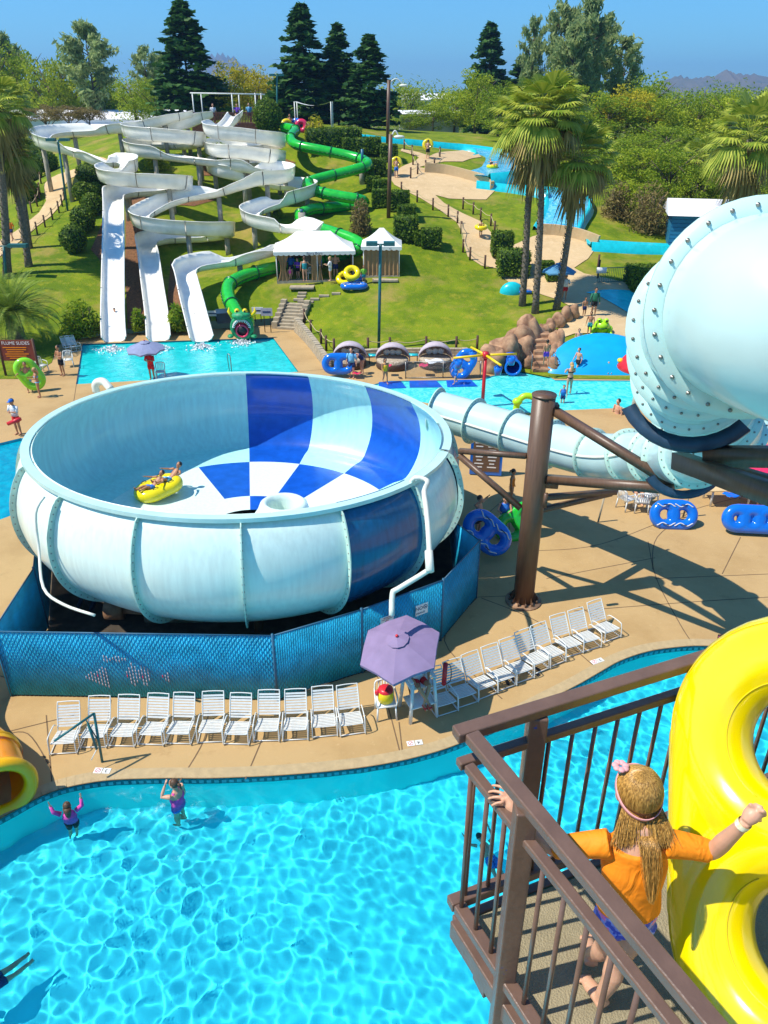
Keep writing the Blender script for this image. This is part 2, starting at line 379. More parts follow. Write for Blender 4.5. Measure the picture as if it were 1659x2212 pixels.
for i, p in enumerate(eo):
    d = (eo[min(i + 1, len(eo) - 1)] - eo[max(i - 1, 0)]).normalized(); n = Vector((-d.y, d.x, 0)); n = n if n.y > 0 else -n; off.append(p + n * .16)
strip(off, .3, .006, mb); tag(mb.build('pool_coping', m_coping, smooth=False), kind='structure')
# the further pools
def water_mat(name, c, c2, sc_=1.0, foam=None):
    m = bpy.data.materials.new(name); m.use_nodes = True; nt = m.node_tree; b = nt.nodes['Principled BSDF']; b.inputs['Roughness'].default_value = .06
    tc = nt.nodes.new('ShaderNodeTexCoord'); n = nt.nodes.new('ShaderNodeTexNoise'); n.inputs['Scale'].default_value = 1.2 * sc_; n.inputs['Detail'].default_value = 6; n.inputs['Distortion'].default_value = 1.5; nt.links.new(tc.outputs['Object'], n.inputs[0])
    r = nt.nodes.new('ShaderNodeValToRGB'); r.color_ramp.elements[0].color = (*c, 1); r.color_ramp.elements[1].color = (*c2, 1); r.color_ramp.elements[0].position = .38; r.color_ramp.elements[1].position = .66
    nt.links.new(n.outputs[0], r.inputs[0]); nt.links.new(r.outputs[0], b.inputs['Base Color'])
    n2 = nt.nodes.new('ShaderNodeTexNoise'); n2.inputs['Scale'].default_value = 4 * sc_; n2.inputs['Detail'].default_value = 5; nt.links.new(tc.outputs['Object'], n2.inputs[0])
    bp = nt.nodes.new('ShaderNodeBump'); bp.inputs['Strength'].default_value = .5; bp.inputs['Distance'].default_value = .08; nt.links.new(n2.outputs[0], bp.inputs['Height']); nt.links.new(bp.outputs[0], b.inputs['Normal'])
    return m
m_w1 = water_mat('splash_water', (.0, .50, .50), (.02, .66, .64)); m_w2 = water_mat('kids_water', (.03, .62, .60), (.16, .80, .74), 2)
m_w3 = water_mat('left_water', (0, .25, .36), (0, .36, .46)); m_wf = water_mat('flume_water', (.02, .38, .62), (.25, .68, .85), 1.5)
m_poolwall = mat('pool_side', (.05, .42, .48), .6, .1)
for P_, m_, nm, z in ((FP, m_w1, 'splash_pool_water', -.1), (KP, m_w2, 'wading_pool_water', -.06), (LP, m_w3, 'side_pool_water', -.12)):
    mb = MB(); mb.poly([(p.x, p.y) for p in P_], z); tag(mb.build(nm, m_, smooth=False), kind='structure')
    mb = MB(); n = len(P_); mb.add([(p.x, p.y, -1) for p in P_] + [(p.x, p.y, 0) for p in P_], [(i, (i + 1) % n, n + (i + 1) % n, n + i) for i in range(n)]); tag(mb.build(nm.replace('_water', '_side'), m_tile if m_ is m_w1 else m_poolwall, smooth=False), kind='structure')
# paths and concrete aprons draped over the hill
def path(px, nm='path', dz=.05):
    P_ = [G(a, b) for a, b in px]; mb = drape([(p.x, p.y) for p in P_], dz, .5); tag(mb.build(nm, m_path), kind='structure')
path([(-40,560),(0,520),(35,500),(60,480),(85,460),(100,435),(96,415),(95,400),(105,388),(125,378),(165,365),(190,352),(200,340),(215,340),(240,352),(215,365),(180,375),(148,388),(138,405),(140,425),(130,445),(110,468),(80,490),(40,525),(0,555),(-40,590)])
path([(868,322),(905,330),(935,340),(920,350),(900,357),(905,362),(960,372),(1050,400),(1072,410),(1050,432),(970,430),(940,422),(960,440),(1000,462),(1040,480),(1062,505),(1070,530),(1085,548),(1100,565),(1090,583),(1040,575),(1010,555),(1002,530),(1000,505),(985,480),(950,455),(910,430),(880,415),(852,400),(842,385),(850,372),(870,360),(895,350),(905,342),(900,338),(865,327)])
path([(895,352),(925,340),(1000,325),(1032,332),(1040,340),(1000,350),(960,350),(925,357),(905,362)])
path([(1095,560),(1110,530),(1150,512),(1195,500),(1240,512),(1288,535),(1270,560),(1240,580),(1262,592),(1300,600),(1380,620),(1480,625),(1480,760),(1400,790),(1365,795),(1360,735),(1300,722),(1240,722),(1205,735),(1199,740),(1205,715),(1250,682),(1240,668),(1205,648),(1150,630),(1100,612),(1085,600),(1092,585)], 'plaza')
# ---------------------------------------------------------------- common colours
M = {}
def mk(n, *a, **k): M[n] = mat(n, *a, **k)
mk('gel_white', (.72, .86, .76), .3, .07, 2.5, bump=.06, bscale=9, coat=.3)
mk('gel_inner', (.42, .79, .73), .3, .08, 1.8, bump=.06, bscale=9, coat=.3)
mk('gel_tube', (.52, .70, .66), .3, .06, 1.8, bump=.06, bscale=9, coat=.3)
mk('gel_mint', (.52, .76, .70), .28, .08, 1.8, bump=.06, bscale=9, coat=.3)
mk('gel_blue', (.006, .09, .48), .25, .15, 2.5, bump=.06, bscale=9, coat=.35)
mk('gel_teal_blue', (.002, .11, .24), .25, .2, 2.5, coat=.35)
mk('gel_teal', (.03, .33, .38), .35, .12, 3)
mk('flange_mint', (.50, .70, .58), .45, .12, 3)
mk('steel_brown', (.13, .070, .038), .4, .18, 5, bump=.08, bscale=30)
mk('steel_dark', (.02, .05, .09), .45, .2, 5)
mk('bolt', (.30, .28, .25), .4, .3, 30, metal=.8)
mk('pvc', (.72, .72, .60), .4, .06, 4)
mk('slat_blue', (.015, .42, .66), .5, .2, 3)
mk('slat_gap', (.003, .03, .08), .6, .2, 3)
mk('wire', (.03, .26, .38), .4, .2, 3, metal=.3)
mk('fence_post', (.03, .12, .2), .5, .1, 3)
mk('white_plastic', (.72, .72, .66), .4, .05, 6)
mk('strap_white', (.66, .66, .61), .55, .06, 10)
mk('teal_metal', (.02, .13, .13), .4, .2, 8)
mk('yellow_vinyl', (.87, .70, .0), .18, .04, 1.2, bump=.04, bscale=7, coat=.6)
mk('blue_vinyl', (.006, .15, .62), .18, .05, 2, bump=.04, bscale=7, coat=.6)
mk('red_vinyl', (.75, .03, .10), .25, .05, 2, coat=.5)
mk('lime_vinyl', (.25, .72, .01), .2, .05, 2, coat=.5)
mk('green_gel', (.02, .46, .03), .22, .15, 3, coat=.5)
mk('green_dark', (.004, .10, .03), .3, .15, 3)
mk('flume_white', (.90, .87, .76), .3, .08, 1.5, bump=.05, bscale=6, coat=.25)
mk('flume_seam', (.45, .44, .38), .5, .1, 5)
mk('concrete_column', (.38, .34, .26), .85, .2, 3)
mk('flume_cyan', (.01, .52, .58), .3, .12, 3, coat=.3)
mk('wood_brown', (.12, .045, .022), .7, .3, 6)
mk('wood_post', (.10, .05, .03), .8, .3, 10)
mk('rope', (.52, .42, .22), .9, .15, 20)
mk('stone_block', (.40, .33, .22), .9, .2, 4, bump=.4, bscale=18)
mk('rock', (.30, .14, .07), .85, .45, 2.2, bump=1.0, bscale=4, col2=(.52, .31, .17), detail=7)
mk('tent_white', (.80, .80, .72), .6, .05, 2)
mk('tent_tan', (.36, .21, .085), .85, .15, 3)
mk('dark_inside', (.035, .03, .03), .9, .3, 3)
mk('black', (.015, .015, .018), .5, .2, 10)
mk('red', (.62, .02, .03), .35, .1, 5)
mk('yellow', (.85, .62, .01), .35, .06, 5)
mk('umbrella_lilac', (.25, .18, .30), .75, .1, 3, bump=.15, bscale=4)
mk('umbrella_grey', (.24, .27, .40), .75, .1, 3)
mk('sign_white', (.80, .80, .78), .5, .04, 6)
mk('ink_navy', (.01, .03, .12), .6, .05, 6)
mk('ink_red', (.6, .05, .04), .6, .05, 6)
mk('orange', (.95, .30, .0), .2, .06, 3, coat=.5)
mk('wicker', (.09, .055, .035), .8, .35, 25, bump=.6, bscale=60)
mk('cushion', (.45, .33, .20), .8, .5, 9, col2=(.6, .5, .36))
mk('lilac_cloth', (.50, .42, .44), .8, .1, 5)
mk('brown_patch', (.20, .09, .035), .9, .4, 8, bump=.6, bscale=25)
def streaks(m_, sc_=(3.5, 3.5, .3)):                              # weathering that runs down the panels
    nt = m_.node_tree; n = [x for x in nt.nodes if x.type == 'TEX_NOISE'][0]; tc = [x for x in nt.nodes if x.type == 'TEX_COORD'][0]; mp = nt.nodes.new('ShaderNodeMapping'); mp.inputs['Scale'].default_value = sc_; nt.links.new(tc.outputs['Object'], mp.inputs[0]); nt.links.new(mp.outputs[0], n.inputs[0]); n.inputs['Detail'].default_value = 6
for k_ in ('gel_white', 'gel_teal_blue', 'gel_inner', 'steel_brown'): streaks(M[k_])
# ---------------------------------------------------------------- the big round bowl
BC = Vector((-4.42, 21.93, 0)); RZ = 4.63; RB = 6.3
bowl = empty('bowl_slide', BC, label='huge round raft bowl with white and blue panels above the blue slatted fence', cat='water slide')
bowl.rotation_euler = Vector((.03, .04, 1)).normalized().rotation_difference(Vector((0, 0, 1))).inverted().to_euler()
DA = R(22.4); A0 = R(-13)
def seam(k): return A0 + DA * k
outer = [(6.05, RZ), (6.34, RZ - .25), (6.58, RZ - .7), (6.72, RZ - 1.3), (6.70, RZ - 1.9), (6.52, RZ - 2.45), (6.15, RZ - 2.95), (5.6, RZ - 3.35), (4.9, RZ - 3.58), (4.2, RZ - 3.65)]
inner = [(r - .09 if i < 7 else r, z + (.05 if i > 4 else 0)) for i, (r, z) in enumerate(outer)]
inner[0] = (6.14, RZ); inner[7:] = [(5.55, RZ - 2.98), (4.95, RZ - 3.13)]
R1, R2 = 4.95, 2.3
for k in range(16):
    a, b = seam(k), seam(k + 1); c = (a + b) / 2 * 180 / pi % 360
    o_ = MB(); o_.lathe([(p.x, p.z) for p in smoothpath([(r, 0, z) for r, z in outer], 3)], n=8, a0=a, a1=b)
    o_.lathe([(p.x, p.z) for p in reversed(smoothpath([(r, 0, z) for r, z in inner], 3))], n=8, a0=a, a1=b, mi=1)
    blk = k in (0, 2, 4, 14)
    pn = o_.build('wall_panel', [M['gel_teal_blue'], M['gel_blue']] if blk else [M['gel_white'], M['gel_inner']], bowl)
    if blk: pn['label'] = 'deep blue wall panel'
    # rim segment
    rm = MB(); rm.lathe([(6.12, RZ - .05), (6.12, RZ + .02), (6.36, RZ + .02), (6.36, RZ - .09), (6.34, RZ - .09)], n=8, a0=a, a1=b)
    rm.build('rim_section', M['gel_blue'] if False else M['gel_mint'], bowl, smooth=False)
    # radial flange with bolts on the outside at each seam
    prof = [(p.x, p.z) for p in smoothpath([(r, 0, z) for r, z in outer], 3)]
    f = MB(); vs = []; ca, sa = math.cos(a), math.sin(a); off = [.0] * len(prof)
    for i, (r, z) in enumerate(prof):
        r0, z0 = prof[max(i - 1, 0)]; r1, z1 = prof[min(i + 1, len(prof) - 1)]; n = Vector((-(z1 - z0), 0, (r1 - r0))).normalized(); n = n if n.x > 0 or n.z < 0 else -n
        if i > len(prof) * .6 and n.z > 0: n = -n
        w = .17 * min(1, i / 3)
        vs += [(r, z), (r + n.x * w, z + n.z * w)]
    for s_ in (-1, 1):
        P_ = [(r * ca - s_ * .015 * sa, r * sa + s_ * .015 * ca, z) for r, z in vs]; n = len(prof)
        f.add(P_, [(2 * i, 2 * i + 1, 2 * i + 3, 2 * i + 2) for i in range(n - 1)])
    o = len(f.v) // 2; n2 = len(vs)
    f.f += [(2 * i + 1, 2 * i + 3, n2 + 2 * i + 3, n2 + 2 * i + 1) for i in range(n - 1)]; f.mi += [0] * (n - 1)
    fl = f.build('flange', M['flange_mint'], bowl, smooth=False)
    bt = MB()
    for i in range(3, len(prof) - 3, 1):
        (r, z), (r2, z2) = vs[2 * i], vs[2 * i + 1]; rr, zz = r * .45 + r2 * .55, z * .45 + z2 * .55
        bt.tube([(rr * ca + .03 * sa, rr * sa - .03 * ca, zz), (rr * ca - .03 * sa, rr * sa + .03 * ca, zz)], .018, 5)
    bt.build('bolt', M['bolt'], fl)['kind'] = 'stuff'
# inner floor: outer ring of the floor, inner ring and centre, chequered
def fz(r): return RZ - 3.13 - .42 * (4.95 - r) / 4.95
for k in range(16):
    a, b = seam(k), seam(k + 1)
    for j, (ra, rb) in enumerate(((R2, R1), (1.35, R2))):
        bl = (k in (3, 5)) if j == 0 else (k in (4, 8, 12))
        mb = MB(); mb.lathe([(ra, fz(ra)), ((ra + rb) / 2, fz((ra + rb) / 2)), (rb, fz(rb))], n=6, a0=a, a1=b)
        p_ = mb.build('floor_panel', M['gel_blue'] if bl else M['gel_white'], bowl)
# the rounded drain hood in the middle
mb = MB(); mb.lathe([(0.02, -.9), (.42, -.85), (.47, -.2), (.50, .42), (.56, .56), (.66, .60), (.76, .52), (.84, .3), (1.0, .05), (1.25, -.25), (1.5, -.45)], (1.12, 0, fz(0) + .5), 36)
mb.build('drain_hood', M['gel_white'], bowl)
# pipes on the outside
def bowl_pt(px, py, z=None, rad=None):                            # outside of the bowl met by a line of sight
    r = ray(px, py); best = None
    for t in np.arange(8, 40, .02):
        p = Vector((0, 0, CAMH)) + r * t; q_ = p - BC; rr = hypot(q_.x, q_.y); zz = q_.z + .03 * q_.x + .04 * q_.y
        zs = [z for _, z in outer]; 
        if zz > RZ or zz < RZ - 3.6: continue
        ro = np.interp(-zz, [-z for z in zs], [r for r, _ in outer])
        if rr < ro + .06: best = p; break
    return best or gp(px, py, 3.2)
bp_ = lambda L: [p for p in (bowl_pt(*q) for q in L) if p]
def add_world(mb, name, m, root):
    o = mb.build(name, m); o.parent = root; bpy.context.view_layer.update(); o.matrix_parent_inverse = root.matrix_world.inverted(); return o
P1 = [yp(104, 1088, 16.9) + Vector((0, -.1, .25)), bowl_pt(96, 1112) + Vector((-.1, -.2, .15)), bowl_pt(98, 1180) + Vector((-.1, -.15, 0)), bowl_pt(108, 1262) + Vector((-.1, -.15, 0)), bowl_pt(140, 1290) + Vector((0, -.15, -.1)), bowl_pt(205, 1312) + Vector((0, -.1, -.15))]
mb = MB(); mb.tube(smoothpath(P1, 4), .036, 8); add_world(mb, 'water_pipe', M['pvc'], bowl)
q0 = gp(888, 1045, 4.55); P2 = [bowl_pt(893, 1052) + Vector((.1, -.1, -.2)), q0 + Vector((.1, -.15, .25)), q0 + Vector((.42, -.25, .2)), dp(916, 1062, 19.0), dp(921, 1100, 18.6), dp(926, 1160, 18.2), dp(928, 1222, 17.9), dp(925, 1232, 17.9), dp(860, 1272, 17.8), dp(848, 1282, 17.8), dp(846, 1330, 17.7)]
P2 = [bowl_pt(886, 1048) or q0] + P2[1:]
mb = MB(); mb.tube(smoothpath(P2, 3), .065, 10); add_world(mb, 'water_pipe', M['pvc'], bowl)
mb = MB(); mb.tube([P2[4].lerp(P2[6], .75), P2[6] + (P2[6]-P2[4]) * .1], .1, 10); add_world(mb, 'pipe_collar', M['pvc'], bowl)
# small pipe elbow on the far rim
fe = [gp(208, 846, 4.2), gp(206, 832, 4.45), gp(214, 824, 4.6), gp(226, 826, 4.6), gp(240, 842, 4.4)]
mb = MB(); mb.tube(smoothpath(fe, 4), .14, 8); add_world(mb, 'water_pipe', M['pvc'], bowl)
# legs and the pit below
for k in range(8):
    a = k * pi / 4 + .2; mb = MB(); mb.tube([(4.2 * math.cos(a), 4.2 * math.sin(a), 1.1), (4.2 * math.cos(a), 4.2 * math.sin(a), 0)], .13, 10); mb.build('support_leg', M['steel_brown'], bowl)
# ---------------------------------------------------------------- brown column with its braces
col = empty('support_column', gp(1130, 1300), label='tall brown steel column with braces standing between bowl and spiral slide', cat='column')
cb = gp(1130, 1298)
mb = MB(); mb.tube([cb, cb + Vector((0, 0, 6.6))], .31, 28); add_world(mb, 'shaft', M['steel_brown'], col)
mb = MB(); mb.tube([cb + Vector((0, 0, 6.6)), cb + Vector((0, 0, 6.64))], .33, 28); add_world(mb, 'cap', M['steel_brown'], col)
mb = MB(); mb.tube([cb, cb + Vector((0, 0, .05))], .55, 28); add_world(mb, 'base_ring', M['rock'], col)
for k in range(12):
    a = k * pi / 6; d = Vector((math.cos(a), math.sin(a), 0)); mb = MB(); mb.add([cb + d * .3 + Vector((0, 0, .06)), cb + d * .48 + Vector((0, 0, .06)), cb + d * .31 + Vector((0, 0, .34))], [(0, 1, 2)]); mb.bar(cb + d * .42 + Vector((0, 0, .05)), cb + d * .42 + Vector((0, 0, .16)), .05)
    add_world(mb, 'gusset', M['steel_brown'], col)
CX, CY = cb.x, cb.y
def brace(a, b, w=.16, m='steel_brown'):
    mb = MB(); mb.bar(a, b, w); add_world(mb, 'brace', M[m], col)
A = lambda px, py: yp(px, py, CY)
brace(A(1186, 880) + Vector((.0, 0, 0)), dp(1453, 1045, 18.5), .2)
brace(A(1172, 1034), dp(1452, 1056, 18.5), .22)
brace(A(1137, 985), dp(992, 974, 22.5), .14); brace(A(1125, 1098), dp(992, 984, 22.5), .14)
brace(A(1170, 1075), dp(1330, 1062, 24), .16); brace(A(1165, 1102), dp(1320, 1066, 24), .14); brace(dp(1180, 1066, 20.9), dp(1176, 1096, 21.1), .1)
for py in (878, 1036): mb = MB(); mb.bar(A(1160, py + 3), A(1205, py + 6), .26, .3); add_world(mb, 'bracket', M['steel_brown'], col)
# ---------------------------------------------------------------- enclosed spiral slide
tube_pts = [(2700,700,5.9),(2300,745,5.4),(1980,755,5.2),(1765,712,5.25),(1628,672,5.75),(1550,700,7.1),(1515,755,8.7),(1500,815,10.4),(1530,880,12.5),(1560,925,14.3),(1530,965,16.2),(1475,985,18.2),(1400,985,21.0),(1300,985,23.0),(1200,962,24.4),(1100,932,25.6),(1010,905,26.6),(942,886,27.1)]
TP = [dp(*t) for t in tube_pts]; TS = smoothpath(TP, 10)
tub = empty('spiral_slide', (TP[9].x, TP[9].y, 0), label='enclosed pale mint raft tube spiralling down and feeding the big bowl', cat='water slide')
TR = .68
sec = resample(TS, .12); N = len(sec); step = 13
def ring_frame(i):
    d = (sec[min(i + 1, N - 1)] - sec[max(i - 1, 0)]).normalized(); x = d.cross(Vector((0, 0, 1))).normalized(); return d, x, x.cross(d)
i0_ = min(range(N), key=lambda i: (sec[i] - TP[4]).length)
for s0 in [0] * (i0_ % step > 2) + list(range(i0_ % step, N - 1, step)):
    e0 = min(s0 + step, N - 1) if s0 else (i0_ % step or step); near = sec[s0].y < 14
    mb = MB(); mb.tube(sec[s0:e0 + 1], TR, 40 if near else 28, caps=False, up=(0, 0, 1)); add_world(mb, 'tube_section', M['gel_tube'], tub)
    d, x, y = ring_frame(e0); c_ = sec[e0]; n = 48
    mb = MB(); vs = []
    for s_ in (-.022, .022):
        for rr in (TR - .01, TR + .13): vs += [c_ + d * s_ + (x * math.cos(2 * pi * k / n) + y * math.sin(2 * pi * k / n)) * rr for k in range(n)]
    fs = []
    for k in range(n):
        l = (k + 1) % n; fs += [(k, l, n + l, n + k), (2 * n + k, 3 * n + k, 3 * n + l, 2 * n + l), (n + k, n + l, 3 * n + l, 3 * n + k)]
    mb.add(vs, fs); fl = add_world(mb, 'flange', M['flange_mint'] if not near else M['gel_mint'], tub)
    bt = MB(); nb = 26
    for k in range(nb):
        a = 2 * pi * k / nb; p = c_ + (x * math.cos(a) + y * math.sin(a)) * (TR + .065)
        bt.tube([p - d * .042, p + d * .042], .009, 6); bt.tube([p - d * .03, p - d * .02], .017, 8); bt.tube([p + d * .02, p + d * .03], .017, 8)
    bo_ = bt.build('bolt', M['bolt']); bo_.parent = fl; bo_['kind'] = 'stuff'
# lengthwise seam flange on the straight run
mb = MB(); ss = sec[int(N * .55):]; line_ = []
for a, b in zip(ss, ss[1:]):
    d = (b - a).normalized(); x = d.cross(Vector((0, 0, 1))).normalized()
    if x.y > 0: x = -x
    line_.append(a + x * TR * .99 + Vector((0, 0, .12)))
mb.tube(line_, .045, 6); add_world(mb, 'seam_flange', M['pvc'], tub)
# steel cradles and beams under the spiral
def cradle(i, w=.9, m='steel_dark'):
    d, x, y = ring_frame(i); c_ = sec[i]; mb = MB(); n = 10; vs = []
    for s_ in (-.1, .1):
        for k in range(n + 1):
            a = -pi / 2 + (k / n - .5) * 1.9; vs += [c_ + d * s_ + (x * math.cos(a) + y * math.sin(a)) * (TR + .14), c_ + d * s_ + (x * math.cos(a) + y * math.sin(a)) * (TR + .34)]
    m_ = 2 * (n + 1); fs = []
    for k in range(n): fs += [(2 * k, 2 * k + 1, 2 * k + 3, 2 * k + 2), (m_ + 2 * k, m_ + 2 * k + 2, m_ + 2 * k + 3, m_ + 2 * k + 1), (2 * k, 2 * k + 2, m_ + 2 * k + 2, m_ + 2 * k), (2 * k + 1, m_ + 2 * k + 1, m_ + 2 * k + 3, 2 * k + 3)]
    mb.add(vs, fs); add_world(mb, 'cradle', M[m], tub)
def near_i(px, py): 
    best = min(range(N), key=lambda i: (lambda c: (c[0] - px) ** 2 + (c[1] - py) ** 2)(proj(sec[i]))); return best
def proj(p):
    dx, dy, dz = p.x, p.y, p.z - CAMH; zc = dy * cp - dz * sp_; return (829.5 + F * dx / zc, 1106 - F * (dy * sp_ + dz * cp) / zc, zc)
i1 = near_i(1500, 815); i2 = near_i(1475, 985); cradle(i1); cradle(i2)
c1 = sec[i1] - Vector((0, 0, TR + .55)); c2 = sec[i2] - Vector((0, 0, TR + .5))
for a, b, w in ((c1, dp(1760, 1100, 8.0), .2), (dp(1520, 985, 10.4), dp(1800, 988, 9.6), .2), (dp(1560, 1010, 12), dp(1760, 1070, 11), .15)):
    mb = MB(); mb.bar(a, b, w, w * 1.2); add_world(mb, 'beam', M['steel_brown'], tub)
for i in ():
    c_ = sec[i]; mb = MB(); mb.tube([Vector((c_.x, c_.y, c_.z - TR)), Vector((c_.x, c_.y, 0))], .09, 8); add_world(mb, 'post', M['steel_brown'], tub)
# ---------------------------------------------------------------- people
SK = {'light': (.62, .33, .20), 'tan': (.46, .22, .11), 'brown': (.30, .14, .07)}
for k, c in SK.items(): mat('skin_' + k, c, .5, .08, 12, sss=.12)
CL = {'navy': (.01, .025, .12), 'black': (.012, .012, .014), 'red': (.6, .02, .02), 'orange': (.95, .24, .01), 'yellow': (.8, .5, .02), 'blue': (.02, .16, .55), 'teal': (.02, .3, .32), 'pink': (.75, .08, .35), 'purple': (.2, .06, .5), 'white': (.75, .75, .72), 'green': (.02, .16, .08), 'lime': (.25, .6, .05), 'grey': (.25, .26, .28), 'sky': (.15, .45, .7)}
for k, c in CL.items(): mat('cloth_' + k, c, .8, .22, 14, bump=.15, bscale=30)
HR = {'brown': (.09, .045, .02), 'dark': (.02, .014, .01), 'blond': (.50, .32, .12), 'red': (.2, .07, .02)}
for k, c in HR.items(): mat('hair_' + k, c, .5, .35, 40, bump=.3, bscale=80)
ST = dict(pel=(0, 0, .52), che=(0, 0, .70), nec=(0, 0, .83), hed=(0, .012, .925), le=(-.155, 0, .63), lw=(-.165, .04, .475), re=(.155, 0, .63), rw=(.165, .04, .475), lk=(-.06, .01, .275), la=(-.06, -.01, .045), rk=(.06, .01, .275), ra=(.06, -.01, .045))
POSE = {
 'stand': {},
 'walk': dict(lk=(-.05, .07, .28), la=(-.05, .10, .05), rk=(.05, -.02, .28), ra=(.05, -.13, .09), le=(-.15, -.05, .63), lw=(-.15, .0, .49), re=(.15, .05, .63), rw=(.15, .13, .51)),
 'up': dict(le=(-.21, .02, .86), lw=(-.23, .02, 1.02), re=(.21, .02, .86), rw=(.22, .02, 1.03)),
 'fold': dict(le=(-.15, .05, .64), lw=(-.02, .12, .67), re=(.15, .05, .64), rw=(.03, .13, .64)),
 'hips': dict(le=(-.20, -.03, .66), lw=(-.10, .03, .54), re=(.20, -.03, .66), rw=(.10, .03, .54)),
 'hold': dict(le=(-.16, .06, .66), lw=(-.10, .20, .68), re=(.16, .06, .66), rw=(.10, .20, .68)),
 'aside': dict(re=(.20, .04, .68), rw=(.30, .12, .62)),
 'bend': dict(che=(0, .13, .66), nec=(0, .25, .72), hed=(0, .33, .76), le=(-.13, .28, .55), lw=(-.11, .33, .40), re=(.13, .28, .55), rw=(.11, .33, .40)),
 'sit': dict(pel=(0, -.02, .27), che=(0, -.03, .45), nec=(0, -.02, .58), hed=(0, 0, .68), le=(-.15, .03, .42), lw=(-.11, .14, .34), re=(.15, .03, .42), rw=(.11, .14, .34), lk=(-.08, .23, .30), la=(-.07, .26, .05), rk=(.08, .23, .30), ra=(.07, .26, .05)),
 'floorsit': dict(pel=(0, 0, .06), che=(0, -.04, .24), nec=(0, -.04, .37), hed=(0, -.01, .47), le=(-.16, -.04, .2), lw=(-.14, .08, .12), re=(.16, -.04, .2), rw=(.14, .08, .12), lk=(-.09, .22, .14), la=(-.08, .40, .04), rk=(.09, .22, .14), ra=(.08, .40, .04)),
 'recline': dict(pel=(0, 0, .07), che=(0, -.15, .17), nec=(0, -.25, .26), hed=(0, -.30, .35), le=(-.22, -.16, .22), lw=(-.29, -.02, .26), re=(.22, -.16, .22), rw=(.29, -.02, .26), lk=(-.08, .23, .17), la=(-.09, .44, .15), rk=(.08, .23, .14), ra=(.10, .44, .12)),
}
def limb(mb, pts, rad, n=8, h=1.0): mb.tube([Vector(p) * h for p in pts], [r * h for r in rad], n)
def person(loc, h, yaw, label, skin='light', wear=(), hair=('brown', 'short'), pose='stand', group=None, over=None, fine=False, vox=None, stout=1.0, M4=None):
    J = dict(ST); J.update(POSE[pose]); J.update(over or {}); V_ = {k: Vector(v) for k, v in J.items()}
    ax = (V_['nec'] - V_['pel']).normalized(); pel, che, nec, hed = V_['pel'], V_['che'], V_['nec'], V_['hed']
    side = Vector(J.get('side', (1, 0, 0))); sh = nec - ax * .03
    sl_, sr = sh - side * .112, sh + side * .112; hl, hr = pel - side * .05 - ax * .02, pel + side * .05 - ax * .02
    mb = MB(); st = stout
    mb.tube([p * h for p in (pel - ax * .05, pel, pel.lerp(che, .5), che, nec - ax * .035, nec)], [r * h for r in (.045, .066 * st, .058 * st, .070 * st, .052, .026)], 12, sx=1.4, up=(0, 1, 0))
    limb(mb, [nec - ax * .01, hed], [.032, .030], h=h)
    hd = (hed - nec).normalized(); hq = Vector((0, 0, 1)).rotation_difference(hd).to_matrix()
    mb.ell((hed + hd * .005) * h, (.055 * h, .066 * h, .075 * h), 14, 10, hq); mb.ell((hed + hq @ Vector((0, .02, -.045))) * h, (.036 * h, .04 * h, .035 * h), 10, 8, hq)
    mb.ell((hed + hq @ Vector((0, .068, -.008))) * h, (.009 * h, .012 * h, .014 * h), 8, 6, hq)
    for s in (-1, 1): mb.ell((hed + hq @ Vector((s * .056, -.002, -.005))) * h, (.008 * h, .014 * h, .02 * h), 8, 6, hq)
    for a, b, c in ((sl_, V_['le'], V_['lw']), (sr, V_['re'], V_['rw'])):
        limb(mb, [a, a.lerp(b, .3), b, b.lerp(c, .3), c], [.034, .031 * st, .024, .024, .0165], h=h)
        d = (c - b).normalized(); pc = c + d * .03
        mb.tube([c * h, (c + d * .05) * h], [.015 * h, .018 * h], 8, sx=.6)
        o = d.cross(Vector((0, 0, 1))); o = o.normalized() if o.length > .1 else Vector((1, 0, 0))
        if fine:
            for i in range(4): q = c + d * .05 + o * (i - 1.5) * .0095; mb.tube([q * h, (q + d * (.035 + .006 * (i in (1, 2)))) * h], [.0055 * h, .0042 * h], 6)
            q = c + d * .015; mb.tube([q * h, (q + o * .025 + d * .02) * h], [.0065 * h, .005 * h], 6)
        else: mb.ell((c + d * .06) * h, (.012 * h, .02 * h, .02 * h), 8, 6)
    for a, b, c, n_ in ((hl, V_['lk'], V_['la'], 'l'), (hr, V_['rk'], V_['ra'], 'r')):
        limb(mb, [a, a.lerp(b, .3), b, b.lerp(c, .3), c], [.056 * st, .052 * st, .033, .034 * st, .020], h=h)
        f = Vector(J.get('foot', (0, 1, -.12))).normalized() if n_ == 'l' else Vector(J.get('foot', (0, 1, -.12))).normalized()
        if abs((c - b).normalized().dot(f)) > .8: f = Vector((0, .3, 1)).normalized()
        mb.tube([(c - f * .02 - Vector((0, 0, .012))) * h, (c + f * .05 - Vector((0, 0, .016))) * h, (c + f * .105 - Vector((0, 0, .022))) * h], [.021 * h, .022 * h, .014 * h], 8, sx=1.2)
    o = mb.build('person', MATS['skin_' + skin]); tag(o, label, 'person', group)
    r = o.modifiers.new('surface', 'REMESH'); r.mode = 'VOXEL'; r.voxel_size = vox or h * (.006 if fine else .0105); r.use_smooth_shade = True
    s = o.modifiers.new('soft', 'SMOOTH'); s.iterations = 3; s.factor = .5
    if M4 is not None: o.matrix_world = M4
    else: o.location = loc; o.rotation_euler = (0, 0, R(yaw))
    def child(m_, nm, mt, smooth=True):
        c = m_.build(nm, mt, o, smooth); return c
    e = .006
